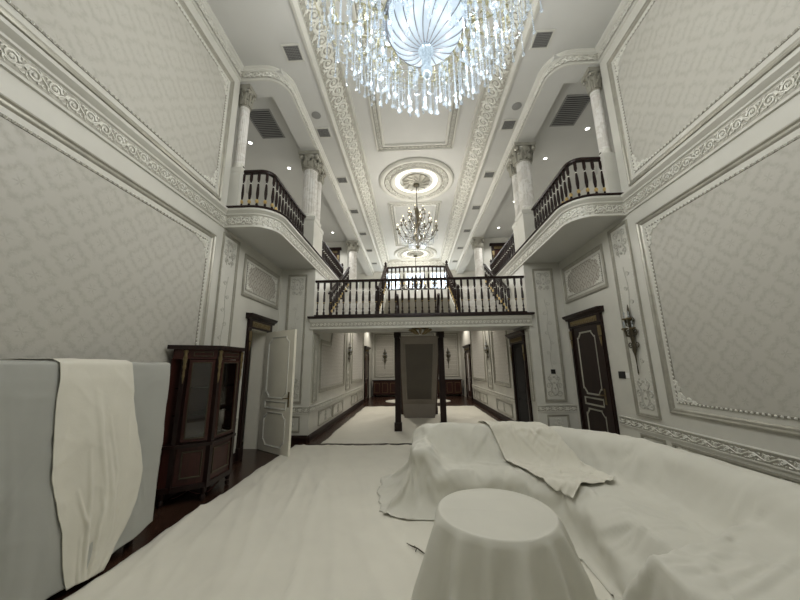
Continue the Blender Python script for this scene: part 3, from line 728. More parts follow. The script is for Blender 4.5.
# ------------------------------------------------------------------ large crystal chandelier
def strand_mesh(L, drop=.05, bead=.011, gap=.026):
    b = MB(); z = 0
    while z < L:
        b.octa((0, 0, -z), bead, bead*1.1); z += gap
    b.lathe([(.003, -L), (drop*.22, -L-drop*.5), (drop*.36, -L-drop*.9), (drop*.3, -L-drop*1.15), (.002, -L-drop*1.4)], n=6)
    return b
def crystal_chandelier(c):
    root = empty('crystal_chandelier', c, 'huge crystal chandelier with glowing glass bowl hanging in the foreground', 'chandelier')
    R = .40
    MB().lathe([(.02, -2.51)]+[(R*math.sin(a), -2.15-.34*math.cos(a)) for a in [PI/2*i/12 for i in range(1, 13)]]+[(R*1.06, -2.14), (R*.9, -2.0), (R*.55, -1.85)], n=40).build('glass_bowl', 'bowl', root, 4)
    w = MB()
    for k in range(20):
        a = TAU*k/20
        w.tube([(1.015*R*math.sin(t)*math.cos(a+.25*t), 1.015*R*math.sin(t)*math.sin(a+.25*t), -2.15-.348*math.cos(t)) for t in [PI/2*(i+.5)/10 for i in range(10)]], .005, 4)
    w.lathe([(R*1.06, -2.16), (R*1.1, -2.14), (R*1.06, -2.11)], n=40)
    w.build('bowl_wires', 'cable', root)
    MB().lathe([(.004, -2.86), (.03, -2.84), (.055, -2.79), (.06, -2.74), (.03, -2.70), (.045, -2.66), (.05, -2.58), (.085, -2.53), (.06, -2.47)], n=16).build('finial', 'blue_glass', root)
    MB().lathe([(.03, -2.2), (.03, -1.2), (.09, -1.1), (.09, -.9), (.03, -.8), (.03, -.1), (.14, -.06), (.16, 0)], n=12).build('stem', 'brass', root)
    # arms with candles
    def arm(R1, z1, sag):
        a = MB().tube([(.05, 0, -1.5), (R1*.3, 0, -1.62-sag), (R1*.6, 0, z1-sag*.9), (R1*.85, 0, z1-sag*.55), (R1, 0, z1-.05), (R1, 0, z1)], [.018, .016, .014, .013, .012, .012], 6)
        a.tube([(R1*.62+.09*math.cos(t)*(1-t/14), 0, z1-sag*.7+.09*math.sin(t)*(1-t/14)) for t in [i*.6 for i in range(16)]], .009, 5)
        for q in (.35, .5, .65, .8): a.ball((R1*q, .0, z1-sag*.8+.02), .022, 6, 4)
        ao = a.build('arm', 'pale_gold', root)
        MB().lathe([(.01, 0), (.055, .012), (.06, .025), (.02, .03), (.014, .03), (.014, .10), (.003, .10)], (R1, 0, z1), 10).build('candle_cup', 'crystal', ao)
        MB().lathe([(.003, .10), (.014, .12), (.016, .14), (.010, .165), (.002, .185)], (R1, 0, z1), 8).build('flame_bulb', 'bulb', ao)
        for k, (q, L) in enumerate(((1.0, .22), (.82, .2), (.66, .16))):
            b = strand_mesh(L, .06); b.v = [(x+R1*q, y, z+z1-sag*(.05, .5, .8)[k]) for x, y, z in b.v]; b.build('pendant', 'crystal', ao)
        return ao
    A = [(1.15, -1.55, .25, 14), (.80, -1.85, .25, 12), (.52, -2.05, .2, 8)]
    for R1, z1, sag, n in A:
        p = arm(R1, z1, sag)
        for k in range(n):
            o = p if k == 0 else copy_tree(p); o.rotation_euler = (0, 0, TAU*(k+.3)/n)
            o.parent = root
    # rings that carry the hanging strands
    rings = [(1.20, -1.72, .38, 40, .05), (.96, -1.88, .42, 36, .055), (.78, -2.02, .45, 30, .06), (.60, -2.12, .50, 24, .06), (.46, -2.2, .52, 16, .065)]
    cnt = 0; rest = MB()
    for R1, z1, L, n, dr in rings:
        MB().lathe([(R1-.005, z1), (R1, z1+.006), (R1+.005, z1), (R1, z1-.006), (R1-.005, z1)], n=48, cap=False).build('ring', 'pale_gold', root)
        vs = []
        for q in range(3):
            sm = strand_mesh(L*(.85+.12*q), dr).build('crystal_strand', 'crystal', root, 0); vs.append(sm)
        for k in range(n):
            a = TAU*k/n+rng.uniform(-.02, .02); p = (R1*math.cos(a), R1*math.sin(a), z1)
            src = vs[k % 3]
            near_back = True
            if cnt < 100:
                if k < 3: o = src
                else: o = src.copy(); COL.objects.link(o); o.parent = root
                o.location = p; cnt += 1
            else:
                b = strand_mesh(L*(.85+.12*(k % 3)), dr); rest.add([(x+p[0], y+p[1], z+p[2]) for x, y, z in b.v], b.f)
                if k < 3: bpy.data.objects.remove(src)
        # swags between the strands
        for k in range(0, n, 2):
            a0, a1 = TAU*k/n, TAU*(k+2)/n
            for j in range(7):
                t = j/6; a = a0+(a1-a0)*t; rest.octa((R1*math.cos(a), R1*math.sin(a), z1-.12*math.sin(PI*t)), .010)
    # upper tiers, mostly above the frame
    for k in range(26):
        a = TAU*k/26
        for j in range(16):
            t = j/15; rr = .25+.9*t**1.4; rest.octa((rr*math.cos(a), rr*math.sin(a), -.55-1.15*t-.12*math.sin(PI*t)), .013)
    for R1, z1, L, n in ((1.04, -1.80, .40, 34), (.87, -1.95, .42, 28), (.69, -2.07, .46, 24), (.53, -2.16, .5, 18)):
        for k in range(n):
            q = TAU*(k+.5)/n; b = strand_mesh(L*(.8+.3*rng.random()), .05); rest.add([(x+R1*math.cos(q), y+R1*math.sin(q), z+z1) for x, y, z in b.v], b.f)
            for j in range(9):
                t = j/8; q2 = q+TAU/n*t; rest.octa((R1*math.cos(q2), R1*math.sin(q2), z1-.25-.10*math.sin(PI*t)), .010)
    o = rest.build('crystal_drops', 'crystal', root, 0); o['kind'] = 'stuff'
    lv = MB()
    for j in range(6): lv.tube([(0, 0, -.05*j), (.035*math.cos(j*1.9), .035*math.sin(j*1.9), -.05*j+.015), (.055*math.cos(j*1.9+.4), .055*math.sin(j*1.9+.4), -.05*j-.01)], [.008, .016, .004], 5)
    lv.tube([(0, 0, .03), (.01, .006, -.1), (0, 0, -.28)], [.008, .009, .004], 5)
    src = lv.build('gilt_leaf_spray', 'pale_gold', root)
    for k in range(36):
        o = src if k == 0 else src.copy()
        if k: COL.objects.link(o); o.parent = root
        q = TAU*k/36; rr = (.62, .92, 1.04)[k % 3]; o.location = (rr*math.cos(q), rr*math.sin(q), (-1.95, -1.75, -1.6)[k % 3]); o.rotation_euler = (0, 0, q)
    for R1, z1, n, ph in ((1.15, -1.55, 14, .3), (.80, -1.85, 8, .55)):
        for k in range(n):
            q = TAU*(k+ph)/n; light('candle_or_fill_light', 'POINT', (R1*math.cos(q), R1*math.sin(q), z1+.26), POW['main']*.4/22, (1, .985, .945), .03, parent=root)
    for k in range(10):
        q = TAU*(k+.5)/10; light('candle_or_fill_light', 'POINT', (.92*math.cos(q), .92*math.sin(q), -2.78), POW['main']*.06, (1, .985, .945), .05, parent=root)  # fill lights added below the crystal strands, where no candles sit
    return root
crystal_chandelier((.05, 2.6, 7.20))
def small_chandelier(c, drop, R, H, label, power, full=True):
    """c = ceiling point; body of height H hanging drop below it"""
    root = empty('candle_chandelier', c, label, 'chandelier')
    MB().lathe([(.012, -drop), (.012, -.08), (.09, -.06), (.10, 0)], n=8).build('rod', 'bronze', root)
    b = [(.004, -drop-H), (.05, -drop-H*.97), (.07, -drop-H*.93), (.03, -drop-H*.89), (.05, -drop-H*.85), (.16, -drop-H*.78), (.19, -drop-H*.72), (.06, -drop-H*.66), (.05, -drop-H*.55), (.11, -drop-H*.46), (.06, -drop-H*.38), (.04, -drop-H*.25), (.08, -drop-H*.18), (.035, -drop-H*.08), (.012, -drop)]
    MB().lathe(b, n=14).build('body', 'bronze', root)
    def arm(R1, z0, z1):
        a = MB().tube([(.04, 0, z0), (R1*.35, 0, z0-.09), (R1*.7, 0, z0-.08), (R1*.95, 0, z1-.10), (R1, 0, z1)], [.014, .013, .012, .011, .011], 6)
        a.tube([(R1*.5+.07*math.cos(t)*(1-t/13), 0, z0+.0+.07*math.sin(t)*(1-t/13)) for t in [i*.65 for i in range(14)]], .008, 5)
        ao = a.build('arm', 'bronze', root)
        MB().lathe([(.01, 0), (.05, .015), (.055, .03), (.016, .035), (.016, .04)], (R1, 0, z1), 8).build('drip_pan', 'bronze', ao)
        MB().lathe([(.014, .035), (.014, .14), (.003, .14)], (R1, 0, z1), 8).build('candle', 'bronze', ao)
        MB().lathe([(.003, .14), (.012, .16), (.010, .18), (.002, .20)], (R1, 0, z1), 6).build('flame_bulb', 'warm_bulb', ao)
        cr = MB()
        for q in (.45, .7, 1.0):
            for j in range(5): cr.octa((R1*q, 0, (z0 if q < 1 else z1)-.09-.035*j), .012+.004*(j == 4))
        cr.build('pendant', 'crystal', ao)
        return ao
    for R1, z0, z1, n in ((R, -drop-H*.72, -drop-H*.58, 12), (R*.72, -drop-H*.5, -drop-H*.38, 8), (R*.42, -drop-H*.3, -drop-H*.19, 6)):
        p = arm(R1, z0, z1)
        for k in range(n):
            o = p if k == 0 else copy_tree(p); o.rotation_euler = (0, 0, TAU*(k+.25)/n); o.parent = root
    g = MB()
    for k in range(24):
        a = TAU*k/24
        for j in range(8):
            t = j/7; g.octa((R*(.15+.7*t)*math.cos(a), R*(.15+.7*t)*math.sin(a), -drop-H*(.93-.22*t)-.05*math.sin(PI*t)), .012)
    for k in range(20):
        q = TAU*k/20
        for j in range(6): g.octa((R*.8*math.cos(q), R*.8*math.sin(q), -drop-H*.74-.035*j), .013)
        for j in range(5): g.octa((R*.4*math.cos(q), R*.4*math.sin(q), -drop-H*.9-.03*j), .013)
    g.build('bead_swags', 'crystal', root, 0)
    for k in range(10):
        q = TAU*(k+.4)/10; light('candle_or_fill_light', 'POINT', (R*1.06*math.cos(q), R*1.06*math.sin(q), -drop-H*(.58 if k % 2 else .9)+(.26 if k % 2 else -.25)), power*.1, (1, .95, .86), .05, parent=root)  # every second light is added fill, floating below the arms without a candle
    return root
small_chandelier((.05, 8.84, 7.1), .72, .60, 1.42, 'bronze candle chandelier hanging from the glowing medallion above the stairs', POW['second'])
small_chandelier((.05, 15.3, 7.1), 1.0, .5, 1.1, 'farthest bronze candle chandelier, its rod seen behind the upper balustrade', POW['third'])
# ------------------------------------------------------------------ small ceiling fittings
for s, side in SIDES:
    for i in range(7):
        y = 4.34+1.9*i; n = ('nearest', 'second', 'third', 'fourth', 'fifth', 'sixth', 'farthest')[i]
        root = empty('ceiling_vent', (s*2.13, y, CEIL), '%s square air vent in the row along the %s ceiling strip' % (n, side), 'vent', 'square ceiling vents')
        MB().frame(rect(-.16, .16, -.16, .16), [(0, 0), (0, -.012), (.03, -.012), (.03, -.002)]).build('frame', 'paint', root, 0)
        g = MB(); 
        MB().plate(rect(-.13, .13, -.13, .13), -.003).build('backing', 'vent_dark', root, 0)
        for k in range(9):
            x = -.13+.26*(k+.5)/9; g.box(x-.004, x+.004, -.13, .13, -.010, -.004); g.box(-.13, .13, x-.004, x+.004, -.010, -.004)
        g.build('grille', 'vent_grey' if i else 'vent_grey', root, 0)
    sp = MB().lathe([(.10, 0), (.10, -.01), (.085, -.014), (.01, -.016)], n=24).build('ceiling_speaker', 'vent_grey', None, .7); sp.location = (s*2.15, 5.72, CEIL)
    tag(sp, 'round grey ceiling speaker on the %s strip between the two nearest vents' % side, 'speaker', 'round ceiling speakers')
    gv = MB().frame(rect(-.27, .27, -.42, .42), [(0, 0), (0, -.015), (.03, -.015), (.03, -.004)]); root = empty('air_grille', (s*3.32, 5.85, 6.84), 'long dark air grille in the %s gallery ceiling' % side, 'vent', 'gallery air grilles')
    gv.build('frame', 'vent_grey', root, 0); g = MB(); MB().plate(rect(-.25, .25, -.4, .4), -.004).build('backing', 'vent_dark', root, 0)
    for k in range(16): y = -.39+.78*k/15; g.box(-.25, .25, y-.008, y+.008, -.014, -.006)
    g.build('slats', 'vent_grey', root, 0)
    for i, (x, y) in enumerate(((3.96, 6.39), (3.42, 7.41), (3.3, 9.6), (3.3, 11.6))):
        root = empty('downlight', (s*x, y, 6.84), '%s recessed downlight in the %s gallery ceiling' % (('nearest', 'second nearest', 'third', 'farthest')[i], side), 'downlight', 'gallery downlights')
        MB().lathe([(.06, 0), (.06, -.008), (.042, -.010), (.042, -.002)], n=16, cap=False).build('trim_ring', 'white', root)
        MB().lathe([(.042, -.004), (.001, -.004)], n=16, cap=False).build('lens', 'spot', root, 0)
        light('downlight_light', 'SPOT', (0, 0, -.03), POW['spot']*(1.2 if i < 2 else 9), (1, .97, .92), .04, parent=root, spot=2.4)
# ------------------------------------------------------------------ wall lamps
def sconce(p, rz, label, s=1.0, lit=True):
    root = empty('wall_sconce', p, label, 'wall lamp', rz=rz); root.scale = (s, s, s)
    b = MB(); mp = lambda u, v, d: (u, -d, v)
    b.tf = mp
    b.loops([[(w*math.cos(a), z+.0*math.sin(a), .02+.028*math.sin(a)*(w/.05)) for a in [PI*i/6 for i in range(7)]] for w, z in ((.006, -.62), (.018, -.58), (.012, -.45), (.022, -.3), (.05, -.2), (.035, -.1), (.05, 0), (.07, .1), (.045, .2), (.06, .3), (.03, .42), (.035, .5), (.008, .62))], False)
    for sg in (-1, 1):
        for v, S in ((-.1, .09), (.12, .1), (.34, .07)): line_tube(b, [(sg*(.03+S*.6)+sg*q[0], q[1]) for q in spiral((0, v), S*.7, PI, 1.5, 10)], .02, .012, .006)
    bo = b.build('back_plate', 'bronze', root)
    def arm(a, L, z):
        m = MB().tube([(0, -.02, z-.06), (L*.4*math.sin(a), -L*.4*math.cos(a), z-.12), (L*.85*math.sin(a), -L*.85*math.cos(a), z-.1), (L*math.sin(a), -L*math.cos(a), z)], [.013, .012, .011, .011], 6)
        x, y = L*math.sin(a), -L*math.cos(a)
        ao = m.build('arm', 'bronze', root)
        MB().lathe([(.01, 0), (.045, .012), (.05, .03), (.016, .035)], (x, y, z), 8).build('drip_pan', 'brass', ao)
        MB().lathe([(.013, .03), (.013, .09), (.002, .09)], (x, y, z), 8).build('candle', 'crystal', ao)
        MB().lathe([(.003, .09), (.014, .11), (.013, .13), (.002, .16)], (x, y, z), 8).build('flame_bulb', 'crystal' if not lit else 'warm_bulb', ao)
    for a in (-1.0, 0, 1.0): arm(a, .13, .16)
    arm(-.7, .09, .34); arm(.7, .09, .34)
    return root
sconce((W-.02, 4.87, 1.90), PI/2*1, 'ornate bronze wall lamp on the pilaster right of the dark door', .85, False).rotation_euler = (0, 0, -PI/2)
sconce((-WC+.02, 10.82, 1.9), PI/2, 'bronze wall lamp on the left passage wall, seen edge on', .8, False)
sconce((WC-.02, 10.85, 1.9), -PI/2, 'bronze wall lamp on the right passage wall, seen edge on', .8, False)
sconce((-1.72, YE-.02, 1.95), 0, 'bronze wall lamp on the far wall above the left sideboard', .9, False)
sconce((1.72, YE-.02, 1.95), 0, 'bronze wall lamp on the far wall above the right sideboard', .9, False)
# controls
root = empty('wall_control_panel', (W, 5.30, 1.36), 'black control screen with white switch beside the closed dark door', 'control panel')
MB().box(-.012, 0, -.08, .08, -.055, .055).build('screen', 'black', root, 0)
MB().box(-.009, 0, -.16, -.09, -.045, .035).build('switch', 'white', root, 0)
t = MB().box(-.045, .045, -.012, 0, -.045, .045).build('thermostat', 'black', None, 0); t.location = (2.80, YR-.006, 1.39)
tag(t, 'small black square thermostat on the right pilaster facing the viewer', 'thermostat')
# lamp under the landing
root = empty('ceiling_lamp', (.02, 7.15, 2.39), 'brass leaf shaped ceiling lamp under the landing', 'ceiling lamp')
MB().lathe([(.16, 0), (.15, -.03), (.06, -.04), (.03, -.05)], n=16).build('canopy', 'brass', root)
g = MB()
for k in range(8):
    a = TAU*k/8
    g.tube([(r*math.cos(a), r*math.sin(a), z) for r, z in ((.04, -.13), (.10, -.12), (.19, -.06), (.26, -.03), (.24, -.02))], [.02, .03, .035, .025, .01], 5)
g.build('leaves', 'brass', root)
MB().lathe([(.02, -.15), (.07, -.13), (.12, -.09), (.14, -.05)], n=16).build('shade', 'white', root)
# downlights added out of sight in the passage ceiling to brighten the passage
for i, y in enumerate((9.2, 11.2, 15.2)):
    for s, side in SIDES:
        root = empty('added_passage_light', (s*1.75, y if i else 9.3, 3.80 if y > 10.4 else 2.38+0*y), 'unseen downlight added over the %s side of the passage, number %s from the hall' % (side, ('one', 'two', 'three')[i]), 'downlight', 'added passage downlights')
        if y < 10.4: bpy.data.objects.remove(root); continue
        MB().lathe([(.06, 0), (.06, -.008), (.042, -.010), (.042, -.002)], n=16, cap=False).build('trim_ring', 'white', root)
        MB().lathe([(.042, -.004), (.001, -.004)], n=16, cap=False).build('lens', 'spot', root, 0)
        light('downlight_light', 'SPOT', (0, 0, -.03), POW['corridor'], (1, .93, .82), .04, parent=root, spot=2.5)
# ------------------------------------------------------------------ far furniture
for s, side in SIDES:
    root = empty('sideboard', (s*1.66, 16.95, 0), 'dark red sideboard against the far wall, %s of the stairs' % side, 'sideboard', 'far sideboards')
    MB().box(-.62, .62, -.3, .28, .10, .80).build('carcass', 'redwood', root, 0)
    MB().box(-.66, .66, -.34, .30, .80, .84).build('top', 'wood', root, 0)
    for k in range(3):
        x = -.62+1.24*(k+.5)/3; d = MB().box(x-.19, x+.19, -.32, -.30, .14, .76).build('door', 'redwood', root, 0)
        MB(lambda u, v, q: (u, -.32-q, v)).frame(rect(x-.14, x+.14, .2, .7), [(0, 0), (0, .01), (.015, .01), (.02, 0)]).build('gilt_border', 'brass', d, 0)
    for x in (-.55, .55):
        for y in (-.25, .22): MB().lathe([(.03, 0), (.045, .1), (.001, .1)], (x, y, 0), 8).build('foot', 'wood', root)
r = MB().lathe([(1.0, 0), (1.0, .012), (.001, .014)], n=40).build('round_rug', 'floor_sheet', None, .5); r.scale = (1.45, .95, 1); r.location = (0, 14.6, .005)
tag(r, 'white oval rug on the dark floor at the far end of the passage', 'rug')
# ------------------------------------------------------------------ glass cabinet
def vitrine():
    # plan: back on the wall, canted sides, front parallel to the wall; local x = into the room, y along the wall
    root = empty('display_cabinet', (-3.12, 4.27, 0), 'dark mahogany glass display cabinet beside the open cream door', 'cabinet')
    P = [(0, -.50), (.14, -.44), (.46, -.24), (.46, .27), (.14, .47), (0, .50)]
    def ring(off, z0, z1, name, mat, parent=root):
        return MB().prism(offset(P, off), z0, z1).build(name, mat, parent, 0)
    ring(.0, .14, .20, 'plinth', 'wood'); ring(.02, .20, .62, 'lower_case', 'redwood'); ring(-.015, .62, .655, 'waist_moulding', 'wood')
    ring(.01, 1.66, 1.78, 'frieze_board', 'redwood'); ring(-.03, 1.78, 1.83, 'cornice', 'wood'); ring(.02, .655, .665, 'bottom_shelf', 'wood')
    MB().box(0, .015, -.49, .49, .66, 1.66).build('back_panel', 'redwood', root, 0)
    g = MB()
    for i in (1, 2, 3, 4):
        x, y = offset(P, .03)[i]; p = MB().box(x-.028, x+.028, y-.028, y+.028, .14, 1.78); po = p.build('corner_post', 'wood', root, 0); g = MB()
        q = offset(P, -.002)[i]
        g.lathe([(.004, 1.36), (.016, 1.45), (.012, 1.52), (.020, 1.56), (.016, 1.60), (.026, 1.66), (.018, 1.72), (.028, 1.76), (.010, 1.775)], (q[0], q[1], 0), 8)
        g.build('gilt_mount', 'brass', po)
    faces = [(1, 2), (2, 3), (3, 4)]
    for a, b in faces:
        A, B = V(*P[a]), V(*P[b]); T = (B-A)/np.linalg.norm(B-A); N = V(T[1], -T[0]); L = np.linalg.norm(B-A)
        mp = lambda u, v, d, A=A, T=T, N=N: (*(A+T*u+N*d), v)
        dr = MB(mp).frame(rect(.05, L-.05, .68, 1.65), [(0, -.03), (0, 0), (.035, 0), (.035, -.03)]).build('door_frame', 'redwood', root, 0)
        MB(mp).plate(rect(.075, L-.075, .71, 1.62), -.018).build('glass_pane', 'glass', dr, 0)
        e = MB(mp).frame(rect(.082, L-.082, .712, 1.618), [(0, 0), (0, .006), (.006, .008), (.012, 0)]); e.build('gilt_edge', 'bronze', dr)
        MB(mp).frame(rect(.08, L-.08, .27, .57), [(0, -.02), (0, -.008), (.008, -.006), (.016, -.018)]).build('panel_moulding', 'bronze', root)
        MB(mp).frame(rect(.08, L-.08, 1.69, 1.75), [(0, -.01), (0, 0), (.006, .002), (.012, -.008)]).build('frieze_moulding', 'bronze', root)
        MB(mp).loops([[(u, v, d) for d in (-.02, .0)] for u, v in [(.03+(L-.06)*i/10, .14-.06*abs(math.cos(PI*i/10))) for i in range(11)]], False).build('apron', 'redwood', root, 0)
    for z in (.98, 1.30): MB().prism(offset(P, .05), z, z+.008).build('glass_shelf', 'glass', root, 0)
    for x, y in ((.42, -.24), (.42, .26), (.06, -.44), (.06, .44)):
        MB().lathe([(.014, 0), (.026, .01), (.030, .05), (.018, .07), (.034, .10), (.036, .15)], (x, y, 0), 10).build('leg', 'wood', root)
vitrine()
# ------------------------------------------------------------------ sheets and covered furniture
def hsheet(name, x0, x1, y0, y1, z, nx, ny, amp, mat, label, cat, fn=None, edge=None):
    b = MB()
    def f(u, v):
        x, y = x0+(x1-x0)*u, y0+(y1-y0)*v
        if edge: x, y = edge(x, y, u, v)
        return (x, y, z+amp*fn(x, y, u, v))
    b.grid(f, nx, ny); o = b.build(name, mat, None, 4)
    so = o.modifiers.new('thickness', 'SOLIDIFY'); so.thickness = .003; so.offset = 1
    return tag(o, label, cat)
def nz(x, y, z=0): return noise.noise((x, y, z))
def wrk(x, y, u, v):
    wq = .35*nz(x*.8, y*.8, 20); a = 1-abs(nz(x*1.5+.5*y+wq, y*.22-.1*x, 3)); c = 1-abs(nz(x*3.2+.9*y+5+wq, y*.35, 9)); d = 1-abs(nz(x*1.3+4, y*1.6+.3*x, 5)); g = 1-abs(nz(x*6+2.2*y, y*.9-x, 12))
    m = 1.5*max(0, min(1, (-.9-x)/.8))*max(0, 1-abs(y-4.2)/1.6)+.35+.65*max(0, nz(x*.7+3, y*.7, 31)+.4)
    return .9*a**14+m*(.8*c**10+.35*g**8)+.35*d**14+.2*(1+nz(x*3, y*1.6))
def edg(x, y, u, v):
    e = .03*nz(y*1.7, 2.2)+.015*nz(y*6, 1.1)
    if u < .02: x += e
    if v > .98: y += .02*nz(x*3, .4)
    return x, y
hsheet('floor_sheet', -2.56, 3.05, -1.8, 6.62, .004, 210, 300, .017, 'floor_sheet', 'wide wrinkled white dust sheet spread over the floor of the hall', 'dust sheet', wrk, edg)
hsheet('floor_sheet', -2.08, 2.15, 6.78, 12.75, .004, 60, 60, .010, 'floor_sheet', 'flat white sheet on the passage floor under the landing', 'dust sheet', wrk, edg)
